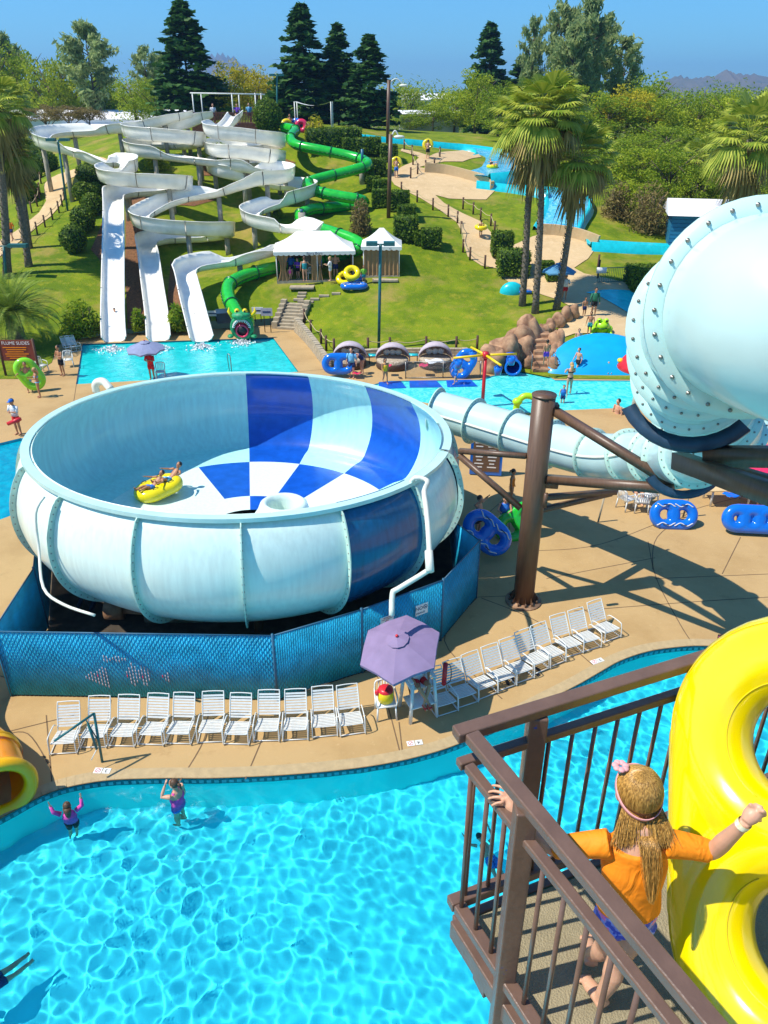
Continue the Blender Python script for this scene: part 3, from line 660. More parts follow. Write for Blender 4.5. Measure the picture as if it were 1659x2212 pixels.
    for kind, colr in wear:
        m_ = MB(); cm = MATS['cloth_' + colr]
        if kind in ('shorts', 'trunks', 'skirt'):
            m_.tube([p * h for p in (pel - ax * .055, pel - ax * .02, pel + ax * .035)], [.05 * h * st, (.072) * h * st, (.064) * h * st], 12, sx=1.42, up=(0, 1, 0))
            L = .62 if kind != 'skirt' else .35
            for a, b in ((hl, V_['lk']), (hr, V_['rk'])): limb(m_, [a, a.lerp(b, L * .5), a.lerp(b, L)], [.06 * st, .059 * st, .050 * st if kind != 'trunks' else .056], n=10, h=h)
            child(m_, 'shorts' if kind != 'skirt' else 'skirt', cm)
        elif kind in ('shirt', 'longsleeve', 'vest'):
            m_.tube([p * h for p in (pel + ax * .01, pel.lerp(che, .5), che, nec - ax * .04, nec - ax * .012)], [r_ * h + e * h for r_ in (.068 * st, .062 * st, .074 * st, .056, .034)], 12, sx=1.42, up=(0, 1, 0))
            if kind != 'vest':
                for a, b, c in ((sl_, V_['le'], V_['lw']), (sr, V_['re'], V_['rw'])): limb(m_, [a, b] + ([b.lerp(c, .85)] if kind == 'longsleeve' else []), [.041, .032] + ([.023] if kind == 'longsleeve' else []), n=10, h=h)
            else: m_.tube([p * h for p in (pel.lerp(che, .3), che, nec - ax * .05)], [.078 * h, .088 * h, .06 * h], 10, sx=1.35, up=(0, 1, 0))
            child(m_, 'shirt' if kind != 'vest' else 'vest', cm)
        elif kind == 'swimsuit':
            m_.tube([p * h for p in (pel - ax * .052, pel, pel.lerp(che, .5), che, che + ax * .04)], [r_ * h + e * h for r_ in (.035, .068 * st, .059 * st, .071 * st, .055)], 12, sx=1.41, up=(0, 1, 0))
            for s in (-1, 1): limb(m_, [che + side * s * .05 + ax * .03, sh + side * s * .055 + ax * .012], [.028, .02], h=h)
            child(m_, 'swimsuit', cm)
        elif kind == 'bikini':
            m_.tube([p * h for p in (pel - ax * .05, pel - ax * .01, pel + ax * .015)], [.048 * h, .071 * h * st, .067 * h * st], 12, sx=1.41, up=(0, 1, 0))
            m_.tube([p * h for p in (che - ax * .015, che + ax * .02)], [(.073) * h * st, (.071) * h * st], 12, sx=1.41, up=(0, 1, 0))
            child(m_, 'bikini', cm)
        elif kind == 'cap':
            m_.ell((hed + hd * .035) * h, (.062 * h, .073 * h, .05 * h), 12, 8, hq); m_.box((hed + hq @ Vector((0, .085, .03))) * h, (.08 * h, .07 * h, .008 * h), hq); child(m_, 'cap', cm)
        elif kind == 'band':
            m_.tube([(hed + hq @ Vector((.059 * math.cos(a), .070 * math.sin(a), .02))) * h for a in np.linspace(0, 2 * pi, 16, endpoint=False)], .01 * h, 6, closed=True); child(m_, 'headband', cm)
        elif kind == 'sandals':
            for c in (V_['la'], V_['ra']): m_.tube([(c + Vector((0, -.01, -.025))) * h, (c + Vector((0, .09, -.03))) * h], [.026 * h, .022 * h], 8, sx=1.3)
            child(m_, 'sandals', cm)
    m_ = MB(); hc, hs = hair
    if hs:
        m_.ell((hed + hq @ Vector((0, -.012, .018))) * h, (.061 * h, .066 * h, .069 * h), 12, 10, hq)
        if hs == 'long': m_.tube([(hed + hq @ Vector(p)) * h for p in ((0, -.05, .0), (0, -.066, -.06), (0, -.075, -.13), (0, -.07, -.18))], [.05 * h, .042 * h, .03 * h, .008 * h], 10, sx=1.3, up=(0, 1, 0))
        if hs == 'tail': m_.tube([(hed + hq @ Vector(p)) * h for p in ((0, -.06, .02), (0, -.095, .0), (0, -.10, -.07))], [.02 * h, .022 * h, .006 * h], 8)
        c = child(m_, 'hair', MATS['hair_' + hc])
    m_ = MB()
    for s in (-1, 1): m_.ell((hed + hq @ Vector((s * .021, .058, .008))) * h, (.008 * h, .006 * h, .006 * h), 8, 6, hq)
    child(m_, 'eyes', M['black'])
    if fine: m_ = MB(); m_.ell((hed + hq @ Vector((0, .058, -.035))) * h, (.017 * h, .008 * h, .005 * h), 8, 6, hq); child(m_, 'mouth', M['red'])
    return o
# ---------------------------------------------------------------- inflatables
def inflatable(loc, rot, holes, RR, rr, m, label, name='inflatable_tube', group=None, vox=.022, grip=True, sq=1.0, gap=1.0, trim=None):
    mb = MB(); L = RR * 2 * .86 * gap; xs_ = [(i - (holes - 1) / 2) * L for i in range(holes)]
    for x in xs_: mb.tube([(x + RR * math.cos(a), RR * math.sin(a) * sq, 0) for a in np.linspace(0, 2 * pi, 36, endpoint=False)], rr, 18, closed=True)
    if holes > 1:
        for y in (-1, 1): mb.tube([(xs_[0], y * (RR + rr * .12) * sq, 0), (xs_[-1], y * (RR + rr * .12) * sq, 0)], rr * .93, 18)
    o = mb.build(name, m); tag(o, label, 'inflatable tube', group); o.location = loc; o.rotation_euler = rot
    r = o.modifiers.new('surface', 'REMESH'); r.mode = 'VOXEL'; r.voxel_size = vox; r.use_smooth_shade = True
    s = o.modifiers.new('soft', 'SMOOTH'); s.iterations = 6
    if grip:
        for x in xs_:
            for y in (-1, 1):
                g = MB(); g.tube(smoothpath([(x - .1, y * RR * sq, rr * .96), (x - .06, y * RR * sq, rr * 1.18), (x + .06, y * RR * sq, rr * 1.18), (x + .1, y * RR * sq, rr * .96)], 3), .014, 6); g.build('handle', M['black'], o)
    if trim:
        g = MB()
        for x in xs_:
            for y in (-1, 1):
                pts = [(x + t, y * (RR * sq - .02 + .05 * math.sin(t * 14)), rr * 1.0 + .004) for t in np.linspace(-RR * .9, RR * .9, 16)]
                g.tube(pts, .018, 6)
        g.build('printed_wave', trim, o)
    return o
def text(s, size, m, parent, M4, name='lettering', ext=.002):
    c = bpy.data.curves.new(name, 'FONT'); c.body = s; c.size = size; c.align_x = 'CENTER'; c.align_y = 'CENTER'; c.extrude = ext; c.materials.append(m)
    t_ = bpy.data.objects.new(name, c); me = bpy.data.meshes.new_from_object(t_); bpy.data.objects.remove(t_)
    o = bpy.data.objects.new(name, me); C.objects.link(o); o.parent = parent; o.matrix_local = M4; return o
def faceM(loc, d, n):                                           # board frame: x along d, z along n
    x = Vector(d).normalized(); z = Vector(n).normalized(); y = z.cross(x).normalized(); z = x.cross(y)
    return Matrix((( x.x, y.x, z.x, loc[0]), (x.y, y.y, z.y, loc[1]), (x.z, y.z, z.z, loc[2]), (0, 0, 0, 1)))
# ---------------------------------------------------------------- slatted fence round the bowl
FH = 2.05
FV = [gp(25, 1503), gp(600, 1513), gp(783, 1453), gp(952, 1384), gp(1028, 1292)]
v5 = gp(986, 1130, FH); v5.z = 0; v9 = gp(72, 1228, FH); v9.z = 0
FV += [v5] + [Vector((BC.x + 7.7 * math.cos(R(a)), BC.y + 7.7 * math.sin(R(a)), 0)) for a in (28, 62, 96, 130, 164)] + [v9]
fence = empty('slatted_fence', FV[0], label='blue slatted chain link fence enclosing the pit under the big bowl', cat='fence')
nF = len(FV)
for i in range(nF):
    a, b = FV[i], FV[(i + 1) % nF]; d = (b - a); L = d.length; d.normalize(); n = Vector((d.y, -d.x, 0)); front = i < 4
    mb = MB(); s = 0
    while s < L:
        w = .052; p = a + d * (s + w / 2); dz = .02 * math.sin(s * 9) * random.random()
        mb.box(p + Vector((0, 0, (FH) / 2 + .02)), (w, .012, FH - .06 + dz), math.atan2(d.y, d.x)); s += .06
    pn = add_world(mb, 'slat_panel', M['slat_blue'], fence)
    mb = MB(); st = .11
    if front or i == nF - 1:
        for s in np.arange(-FH, L, st):
            for sg in (1, -1):
                s0, s1, z0, z1 = (s, s + FH * .6, .03, FH) if sg > 0 else (s, s + FH * .6, FH, .03)
                def cl(sv): return min(max(sv, 0), L)
                t0 = (cl(s0) - s0) / (s1 - s0); t1 = (cl(s1) - s0) / (s1 - s0)
                if t1 - t0 < .02: continue
                A_ = a + d * (s0 + (s1 - s0) * t0) + n * .014 + Vector((0, 0, z0 + (z1 - z0) * t0)); B_ = a + d * (s0 + (s1 - s0) * t1) + n * .014 + Vector((0, 0, z0 + (z1 - z0) * t1))
                mb.bar(A_, B_, .006)
        add_world(mb, 'wire_mesh', M['wire'], fence)
    mb = MB(); mb.tube([a, a + Vector((0, 0, FH + .05))], .035, 8); add_world(mb, 'post', M['fence_post'], fence)
    mb = MB(); mb.tube([a + Vector((0, 0, FH)), b + Vector((0, 0, FH))], .02, 6); add_world(mb, 'top_rail', M['fence_post'], fence)
m = MB(); d = (FV[1] - FV[0]).normalized(); n = Vector((d.y, -d.x, 0)); L_ = (FV[1] - FV[0]).length
for cx_, cz_, w_, h_, kk in ((.34, .75, .10, .75, 9), (.50, .85, .09, .8, 8), (.42, 1.35, .10, .3, 9), (.60, .8, .03, .4, 3)):
    for i in range(kk):
        p = FV[0] + d * (L_ * (cx_ - w_ / 2) + L_ * w_ * i / kk) + n * .018; hh = h_ * ((i + 1) / kk if cx_ < .4 else .3 + .7 * abs(math.sin(i * 2.3)))
        for j in range(int(hh / .11)): m.box(p + Vector((0, 0, cz_ - hh / 2 + .11 * j)), (.022, .004, .085), math.atan2(d.y, d.x), mi=(i * 3 + j) % 17 == 0)
om = add_world(m, 'painted_mark', M['lilac_cloth'], fence); om.data.materials.append(M['red_vinyl'])
# dark machinery floor in the pit
mb = MB(); mb.poly([(p.x, p.y) for p in FV], .008); tag(mb.build('pit_floor', mat('pit', (.06, .045, .03), .9, .4, 3), smooth=False), kind='structure')
pit = empty('pump_machinery', gp(250, 1380, .2), label='pump pipes and block wall in the pit under the bowl', cat='machinery')
mb = MB(); mb.box(gp(330, 1370, .55) + Vector((.2, 1.4, 0)), (1.7, .25, 1.1)); add_world(mb, 'block_wall', M['stone_block'], pit)
mb = MB(); q = gp(210, 1352, .4) + Vector((0, .8, 0)); mb.tube([q, q + Vector((.5, 0, .0))], .3, 14); mb.tube([q + Vector((.5, 0, 0)), q + Vector((1.6, .1, -.15))], .13, 10); add_world(mb, 'pump', M['rock'], pit)
for k in range(4): mb = MB(); q = gp(150 + 30 * k, 1345, .1) + Vector((0, .6, 0)); mb.bar(q, q + Vector((.5, -.1, .9)), .1); add_world(mb, 'strut', M['steel_dark'], pit)
def board_on_fence(px, py, w, h, name, label):
    a, b = FV[2], FV[3]; d = (b - a).normalized(); n = Vector((d.y, -d.x, 0)); r = ray(px, py)
    o = Vector((0, 0, CAMH)); t = (a + n * .05 - o).dot(n) / r.dot(n); p = o + r * t
    e_ = empty(name, (0, 0, 0), label=label, cat='sign'); e_.matrix_world = faceM(p, d, n)
    mb = MB(); mb.box((0, 0, 0), (w, h, .012)); mb.build('board', M['sign_white'], e_, smooth=False); return e_
s1 = board_on_fence(836, 1341, .40, .30, 'capacity_sign', 'white sign reading maximum pool capacity 95 persons on the blue fence')
for s, sz, y, m in (('MAXIMUM', .05, .11, 'ink_red'), ('POOL CAPACITY', .045, .06, 'ink_red'), ('95', .12, -.02, 'ink_red'), ('PERSONS', .05, -.11, 'ink_red')): text(s, sz, M[m], s1, Matrix.Translation((0, y, .009)))
s2 = board_on_fence(911, 1316, .40, .34, 'no_diving_sign', 'white sign reading NO DIVING on the blue fence')
text('NO', .15, M['ink_navy'], s2, Matrix.Translation((-.09, .05, .009))); text('DIVING', .085, M['ink_navy'], s2, Matrix.Translation((-.04, -.10, .009)))
mb = MB(); mb.tube([(.11 + .06 * math.cos(a), .06 + .06 * math.sin(a), .01) for a in np.linspace(0, 2 * pi, 20, endpoint=False)], .007, 5, closed=True); mb.bar((.07, .10, .01), (.15, .02, .01), .012, .004); mb.bar((.08, .03, .009), (.14, .07, .009), .014, .004); mb.build('symbol', M['ink_navy'], s2)
# ---------------------------------------------------------------- strap chairs
def make_chair():
    t = empty('pool_chair', label='x', cat='chair', group='white strap chairs lined up beside the wave pool')
    for s in (-1, 1):
        m = MB(); x = s * .30; P_ = [(x, .28, .03), (x, -.34, .03), (x, -.40, .10), (x, -.36, .40), (x, -.28, .47), (x, .10, .45), (x, .22, .36)]
        m.tube(smoothpath(P_, 5), .014, 7); m.build('arm_frame', M['white_plastic'], t)
    for y in (-.37, .28): m = MB(); m.tube([(-.30, y, .03), (.30, y, .03)], .014, 7); m.build('base_bar', M['white_plastic'], t)
    m = MB(); m.tube(smoothpath([(-.26, .2, .20), (-.26, -.28, .30), (-.2, -.34, .31), (.2, -.34, .31), (.26, -.28, .30), (.26, .2, .20)], 4), .014, 7); sf = m.build('seat', M['white_plastic'], t)
    m = MB()
    for k in range(8): y = .16 - k * .065; z = .22 + k * .0126; m.box((0, y, z), (.52, .045, .008), Matrix.Rotation(R(-10), 3, 'X'))
    m.build('seat_strap', M['strap_white'], sf, smooth=False)['kind'] = 'stuff'
    m = MB(); m.tube(smoothpath([(-.26, .18, .20), (-.26, .50, .74), (-.2, .54, .80), (.2, .54, .80), (.26, .50, .74), (.26, .18, .20)], 4), .014, 7); bf = m.build('backrest', M['white_plastic'], t)
    m = MB()
    for k in range(8): y = .25 + k * .034; z = .31 + k * .0575; m.box((0, y, z), (.52, .008, .046), Matrix.Rotation(R(-31), 3, 'X'))
    m.build('back_strap', M['strap_white'], bf, smooth=False)['kind'] = 'stuff'
    return t
proto = make_chair()
LEFT = [(146,1606,4),(214,1590,2),(275,1586,0),(337,1584,-1),(396,1584,-1),(458,1583,0),(519,1582,0),(580,1579,1),(641,1575,3),(700,1570,5),(757,1562,9)]
RIGHT = [(952,1523,24),(993,1503,26),(1036,1485,27),(1076,1469,27),(1113,1454,27),(1148,1436,27),(1184,1420,27),(1221,1402,26),(1260,1386,25),(1301,1368,25)]
ORD = ['first', 'second', 'third', 'fourth', 'fifth', 'sixth', 'seventh', 'eighth', 'ninth', 'tenth', 'eleventh']
cnt = 0
for row, side_ in ((LEFT, 'L'), (RIGHT, 'R')):
    for i, (px, py, a) in enumerate(row):
        if side_ == 'L': lb = ('white strap chair behind the teal pool lift frame' if i == 1 else 'slightly turned white strap chair at the far left end of the row' if i == 0 else 'white strap chair at the right end of the straight row, beside the bucket chair' if i == 10 else f'white strap chair, {ORD[i]} from the left in the row before the blue fence')
        else: lb = ('white strap chair shaded by the lilac umbrella beside the lifeguard stand' if i == 0 else 'last white strap chair of the slanting row, nearest the brown column' if i == 9 else f'white strap chair, {ORD[i]} from the lifeguard stand in the slanting row')
        p = gp(px, py); o = proto if cnt == 0 else copy_tree(proto); o.location = p + Vector((random.uniform(-.02, .02), random.uniform(-.05, .05), 0)); o.rotation_euler = (0, 0, R(a + random.uniform(-2.5, 2.5))); o['label'] = lb; cnt += 1
# plastic monobloc chair
def monobloc(loc, yaw, label, group=None):
    t = empty('plastic_chair', loc, R(yaw), label, 'chair', group)
    for x in (-.22, .22):
        for y in (-.2, .2): m = MB(); m.bar((x * 1.1, y * 1.2, 0), (x, y, .42), .04); m.build('leg', M['white_plastic'], t)
    m = MB(); m.box((0, 0, .43), (.48, .46, .03)); m.build('seat', M['white_plastic'], t)
    m = MB(); m.tube(smoothpath([(-.22, .22, .42), (-.23, .28, .78), (-.12, .31, .86), (.12, .31, .86), (.23, .28, .78), (.22, .22, .42)], 4), .022, 6)
    for x in (-.14, -.07, 0, .07, .14): m.bar((x, .23, .43), (x, .30, .84), .03, .012)
    m.build('backrest', M['white_plastic'], t)
    for s in (-1, 1): m = MB(); m.tube(smoothpath([(s * .25, .25, .66), (s * .27, -.1, .64), (s * .26, -.2, .56), (s * .24, -.2, .42)], 4), .02, 6); m.build('armrest', M['white_plastic'], t)
    return t
bc = gp(833, 1543); monobloc(bc, 8, 'white plastic chair carrying a yellow bucket beside the lifeguard stand')
bk = empty('bucket', bc + Vector((0, 0, .445)), label='round yellow bucket with red lid on the white plastic chair', cat='bucket')
m = MB(); m.lathe([(0, 0), (.13, 0), (.19, .04), (.20, .2), (.19, .33), (.16, .36)], n=24); m.build('body', M['yellow'], bk); m = MB(); m.lathe([(.19, .33), (.185, .38), (.12, .42), (0, .43)], n=24); m.build('lid', M['red'], bk)
m = MB(); m.ell((-.2, -.05, .3), (.07, .06, .09)); m.build('cloth', M['red'], bk)
# lifeguard stand
lg = gp(903, 1536); LY = R(22)
stand = empty('lifeguard_stand', lg, LY, 'white wooden lifeguard stand under the lilac umbrella', 'lifeguard stand')
for x in (-1, 1):
    for y in (-1, 1): m = MB(); m.bar((x * .36, y * .34, 0), (x * .28, y * .26, 1.15), .07); m.build('leg', M['white_plastic'], stand)
m = MB(); m.box((0, -.1, .45), (.70, .5, .04)); m.build('step', M['white_plastic'], stand); m = MB(); m.box((0, .02, .95), (.62, .5, .05)); m.build('seat', M['white_plastic'], stand)
for x in (-.3, .3): m = MB(); m.box((x, .0, 1.2), (.08, .56, .04)); m.build('armrest', M['white_plastic'], stand)
m = MB(); m.box((0, .27, 1.25), (.6, .04, .45)); m.build('backrest', M['white_plastic'], stand)
g_ = person((0, 0, 0), 1.66, 0, 'lifeguard sitting on the white stand under the lilac umbrella with crossed legs and red sandals', 'tan', [('shorts', 'red'), ('shirt', 'white'), ('sandals', 'red')], ('dark', 'tail'), 'sit', fine=True, over=dict(la=(.03, .30, .04), ra=(-.03, .33, .06)))
g_.location = lg + Vector((.0, .0, .54)) + Matrix.Rotation(LY, 3, 'Z') @ Vector((0, .06, 0)); g_.rotation_euler = (0, 0, LY + pi)
rb_ = empty('rescue_tube', lg + Vector((.62, .05, 1.15)), label='red rescue tube hanging on the right side of the white lifeguard stand', cat='rescue tube'); m = MB(); m.tube([(0, 0, -.32), (.02, 0, .32)], .06, 10); m.build('float', M['red'], rb_); m = MB(); m.tube(smoothpath([(0, 0, .32), (.15, .05, .2), (.16, 0, -.2), (.02, 0, -.32)], 4), .012, 6); m.build('strap', M['black'], rb_)
def umbrella(name, apex, base, rad, rise, sides, m_, label, tilt=(0, 0), lobes=True, mb_pole='steel_brown', rot=0):
    t = empty(name, base, label=label, cat='umbrella'); Rm = Matrix.Rotation(tilt[0], 3, 'X') @ Matrix.Rotation(tilt[1], 3, 'Y'); a_ = apex - base; seg = 8
    def P_(ang, f):
        s_ = ang * sides / (2 * pi); fr = abs((s_ % 1) - .5) * 2; sag = (1 - fr) ** 1; rr = rad * f * (math.cos(pi / sides) / math.cos(((s_ % 1) - .5) * 2 * pi / sides)); z = -rise * (f ** 1.25) - .0 + (rad * .055 * f * f * sag if lobes else 0)
        return a_ + Rm @ Vector((rr * math.cos(ang + rot), rr * math.sin(ang + rot), z))
    for k in range(sides):
        mb = MB(); vs = []; nf = 7
        for i in range(nf + 1):
            for j in range(seg + 1): vs.append(P_((k + j / seg) * 2 * pi / sides, .01 + .99 * i / nf))
        base_n = len(vs); fs = [(i * (seg + 1) + j, (i + 1) * (seg + 1) + j, (i + 1) * (seg + 1) + j + 1, i * (seg + 1) + j + 1) for i in range(nf) for j in range(seg)]
        mb.add(vs, fs); lo = [v + Rm @ Vector((0, 0, -.08 * rad)) for v in vs[-(seg + 1):]]
        mb.add(vs[-(seg + 1):] + lo, [(j, seg + 1 + j, seg + 2 + j, j + 1) for j in range(seg)])
        mb.build('canopy_panel', m_, t, smooth=50)
    mb = MB(); n = 12
    for i in range(n): a0, a1 = 2 * pi * i / n, 2 * pi * (i + 1) / n; c_ = a_ + Rm @ Vector((0, 0, .05)); mb.add([c_, a_ + Rm @ Vector((.27 * rad * math.cos(a0), .27 * rad * math.sin(a0), -.05 * rad + .015 * (i % 2))), a_ + Rm @ Vector((.27 * rad * math.cos(a1), .27 * rad * math.sin(a1), -.05 * rad + .015 * ((i + 1) % 2)))], [(0, 1, 2)])
    mb.build('vent_cap', m_, t); mb = MB(); mb.ell(a_ + Rm @ Vector((0, 0, .06)), .04, 8, 6); mb.build('finial', M['red'], t)
    mb = MB(); mb.tube([(0, 0, 0), a_], .022, 8); mb.build('pole', M[mb_pole], t)
    for k in range(sides):
        q = P_(k * 2 * pi / sides, .98); mb = MB(); mb.bar(a_ - Vector((0, 0, .06)), q - Vector((0, 0, .03)), .015); mb.build('rib', M['black'], t)
    return t
ap = gp(858, 1377, 2.45); umbrella('umbrella', ap, gp(889, 1512), 1.02, .42, 6, M['umbrella_lilac'], 'faded lilac umbrella tilted over the white lifeguard stand', (R(14), R(-10)), rot=.35)
# pool lift frame
lift = empty('pool_lift', gp(221, 1646), label='teal metal pool lift frame standing in front of the left chairs', cat='pool lift')
b0 = gp(221, 1646); t0 = yp(203, 1541, b0.y); e0 = gp(117, 1601, 1.32)
for nm, a, b, r_ in (('post', b0, t0, .03), ('arm', t0, e0, .028), ('cylinder', yp(190, 1563, b0.y - .05), yp(209, 1618, b0.y - .1), .03), ('brace', yp(186, 1556, b0.y - .1), yp(212, 1600, b0.y), .015), ('crank', yp(209, 1618, b0.y - .1), yp(197, 1642, b0.y - .25), .01)):
    m = MB(); m.tube([a, b], r_, 10); add_world(m, nm, M['teal_metal' if nm != 'crank' else 'white_plastic'], lift)
# flip flops
def flipflops(px, py, label, c='black', yaw=0):
    t = empty('flip_flops', gp(px, py), R(yaw), label, 'sandals')
    for s in (-1, 1): m = MB(); m.lathe([(0, 0), (.05, 0), (.05, .02), (0, .022)], (0, 0, 0), 12); o = m.build('sandal', M[c], t); o.scale = (1, 2.4, 1); o.location = (s * .08, .05 * s, .002); m = MB(); m.tube([(-.035, 0, .02), (0, .03, .045), (.035, 0, .02)], .006, 5); mm = m.build('strap', M[c], o)
flipflops(1160, 1451, 'dark flip flops lying beside the sixth chair of the slanting row', 'black', 40)
flipflops(1101, 1471, 'black flip flops lying under the fourth chair of the slanting row', 'black', 10)
# depth markers set into the deck
def marker(px, py, s, label, yaw=0):
    t = empty('depth_marker', gp(px, py, .006), R(yaw), label, 'depth marker'); t.scale = (.62, .62, 1)
    for k, x in enumerate((-.16, .16)): m = MB(); m.box((x, 0, .004), (.29, .26, .006)); m.build('tile', M['sign_white'] if k == 0 else M['strap_white'], t, smooth=False)
    m = MB(); m.tube([(.0 - .16 + .09 * math.cos(a), .09 * math.sin(a), .01) for a in np.linspace(0, 2 * pi, 18, endpoint=False)], .008, 5, closed=True); m.bar((-.22, -.06, .01), (-.10, .06, .01), .016, .006); m.build('symbol', M['red'], t)
    text(s, .2, M['black'], t, Matrix.Translation((.15, 0, .009)) @ Matrix.Rotation(pi, 4, 'Z'))
marker(221, 1665, '3', 'tile depth marker with number 3 below the pool lift', -3); marker(896, 1605, '4', 'tile depth marker with number 4 near the lifeguard stand', 10); marker(1290, 1428, '3', 'small tile depth marker near the right end of the slanting chairs', 25)
# ---------------------------------------------------------------- open flumes on the hill
FA = [(412,252,80),(375,262,79),(330,276,78),(290,284,77.5),(240,288,77),(200,293,77),(140,296,76.5),(103,301,75),(90,312,73),(108,324,71.5),(150,333,71),(190,348,70.5),(225,361,70),(262,360,70.5),(281,365,69.5),(277,375,68.5),(250,379,67.5),(231,386,66.2),(240,397,65.2),(282,402,65),(340,405,65),(385,408,65.3),(398,415,67),(350,421,68),(290,420,67),(258,418,65.5),(247,426,64),(247,445,62.5),(247,520,58),(246,620,53.2),(246,700,50),(248,740,48.3)]
FB = [(453,254,82),(402,277,80),(350,284,79.5),(305,288,79),(282,294,77),(300,301,74.5),(360,306,73.5),(415,312,73.5),(428,319,76),(385,322,79),(320,322,79.5),(287,328,77),(305,338,73.5),(370,346,72.5),(462,359,71.5),(540,373,71),(600,378,71.5),(620,386,70),(605,395,68),(560,399,67),(515,411,66.5),(470,424,66),(435,430,66),(405,434,65.5),(385,440,65),(354,452,64.5),(320,469,63.5),(303,482,62.5),(315,494,61.2),(360,503,60.8),(440,508,60.8),(480,509,61.5),(487,515,63.5),(440,521,64.5),(370,522,64),(328,525,62.5),(318,537,61),(322,560,58.8),(330,620,55),(340,690,51),(344,738,48.5)]
FC = [(510,252,80),(497,270,78),(480,283,76.5),(458,290,75),(470,299,73.5),(530,305,73),(585,313,73),(600,320,76),(560,324,79),(490,323,79),(460,329,76.5),(472,338,73),(530,343,72.5),(585,351,72.5),(600,357,75),(560,361,78),(490,362,78),(463,370,75),(480,381,71.5),(530,394,71.5),(600,409,71),(645,413,71),(668,420,69.5),(650,432,67.5),(600,449,66.5),(555,465,65.5),(540,477,64),(560,491,62),(610,501,61),(655,503,60.7),(678,512,60.3),(660,528,59.8),(620,542,59),(575,554,57.8),(518,570,56.5),(470,577,55.8),(425,585,55),(403,597,54),(404,615,53.2),(413,650,51.5),(426,700,49.8),(436,738,48.4)]
GT = [(612,275,84),(638,281,82.5),(628,297,80),(640,313,78),(686,323,77),(746,335,76.5),(785,346,75.5),(793,357,74),(758,369,73),(710,381,72),(674,391,71),(663,402,69.8),(686,414,68.8),(734,424,68.2),(775,431,68),(786,438,69),(750,445,69.5),(698,447,68.3),(665,454,67),(648,467,65.5),(668,485,64),(722,503,62),(768,520,60.6),(778,535,59.8),(750,550,59.6),(680,564,58.9),(620,574,58.2),(576,582,57),(540,592,56),(508,605,54.6),(493,620,53.4),(495,645,52),(505,664,51),(518,690,49.9)]
def mono(L, zend=None):                                           # world path, made to fall all the way down
    P_ = [yp(*q) for q in L]
    for i in range(1, len(P_)):
        if P_[i].z > P_[i - 1].z - .02:
            P_[i].z = P_[i - 1].z - .02
    return P_
def sweep_flume(L, root, w=.68, base=.42, k=5.0, hmax=1.05, ends=True):
    P_ = resample(smoothpath(mono(L), 8), .45)
    n = len(P_); H = []; D = []
    for i in range(n):
        d = P_[min(i + 1, n - 1)] - P_[max(i - 1, 0)]; D.append(d.normalized())
    curv = []
    for i in range(n):
        a, b = D[max(i - 3, 0)], D[min(i + 3, n - 1)]; curv.append((a.x * b.y - a.y * b.x) / 2.7)
    curv = [sum(curv[max(0, i - 3):i + 4]) / len(curv[max(0, i - 3):i + 4]) for i in range(n)]
    def section(i):
        c = curv[i]; hL = min(hmax, base + max(0, -c) * k); hR = min(hmax, base + max(0, c) * k)   # left turn raises the right wall
        inn = [(-w, hL), (-w * .99, hL * .5 + .12), (-w * .86, .16), (-w * .5, .03), (0, 0), (w * .5, .03), (w * .86, .16), (w * .99, hR * .5 + .12), (w, hR)]
        out = [(w + .09, hR + .0), (w + .09, hR - .04), (w + .05, hR - .05), (w * 1.04, hR * .5 + .08), (w * .9, .09), (w * .5, -.05), (0, -.08), (-w * .5, -.05), (-w * .9, .09), (-w * 1.04, hL * .5 + .08), (-w - .05, hL - .05), (-w - .09, hL - .04), (-w - .09, hL)]
        d = D[i]; x = Vector((d.y, -d.x, 0)).normalized(); u = x.cross(d); u = u if u.z > 0 else -u
        return [P_[i] + x * s + u * h for s, h in inn + out], x, u
    mb = MB(); secs = [section(i)[0] for i in range(n)]; m = len(secs[0]); vs = [p for s in secs for p in s]
    mb.add(vs, [(i * m + j, i * m + (j + 1) % m, (i + 1) * m + (j + 1) % m, (i + 1) * m + j) for i in range(n - 1) for j in range(m)] + [tuple(range(m)), tuple((n - 1) * m + j for j in range(m))[::-1]])
    add_world(mb, 'trough', M['flume_white'], root, )
    for i in range(3, n - 3, 7):
        s0, x, u = section(i); mb = MB(); d = D[i]; vs = []
        for t in (-.03, .03):
            for j in range(8, m): q = s0[j]; c_ = P_[i] + u * .25; vs.append(c_ + (q - c_) * 1.035 + d * t)
        r = m - 8; mb.add(vs, [(j, j + 1, r + j + 1, r + j) for j in range(r - 1)] + [(j, r + j, r + j + 1, j + 1) for j in range(r - 1)])
        add_world(mb, 'joint_rib', M['flume_seam'], root)
    return P_, D
def columns(P_, root, every, r=.2, m='concrete_column', drop=.1, skip=0, avoid=1.2):
    used = []
    for i in range(skip, len(P_) - 3, every):
        p = P_[i]; z = T(p.x, p.y)
        if p.z - z < .7 or any(hypot(p.x - a, p.y - b) < avoid for a, b in used): continue
        # not through a run below
        if any(hypot(p.x - q.x, p.y - q.y) < .95 and q.z < p.z - 1 for q in P_): continue
        used.append((p.x, p.y)); mb = MB(); mb.tube([Vector((p.x, p.y, z - .2)), Vector((p.x, p.y, p.z - drop))], r, 12); add_world(mb, 'column', M[m], root)
slides = []
for L, lab in ((FA, 'leftmost white flume looping wide to the left then dropping straight into the splash pool'), (FB, 'middle white flume winding across the hill to the second straight chute'), (FC, 'right white flume with stacked loops, passing behind the tent to the bent chute')):
    e_ = empty('water_flume', yp(*L[-1]), label=lab, cat='water slide', group='white flumes winding down the hill'); P_, D_ = sweep_flume(L, e_); columns(P_, e_, 9, skip=6); slides.append(P_)
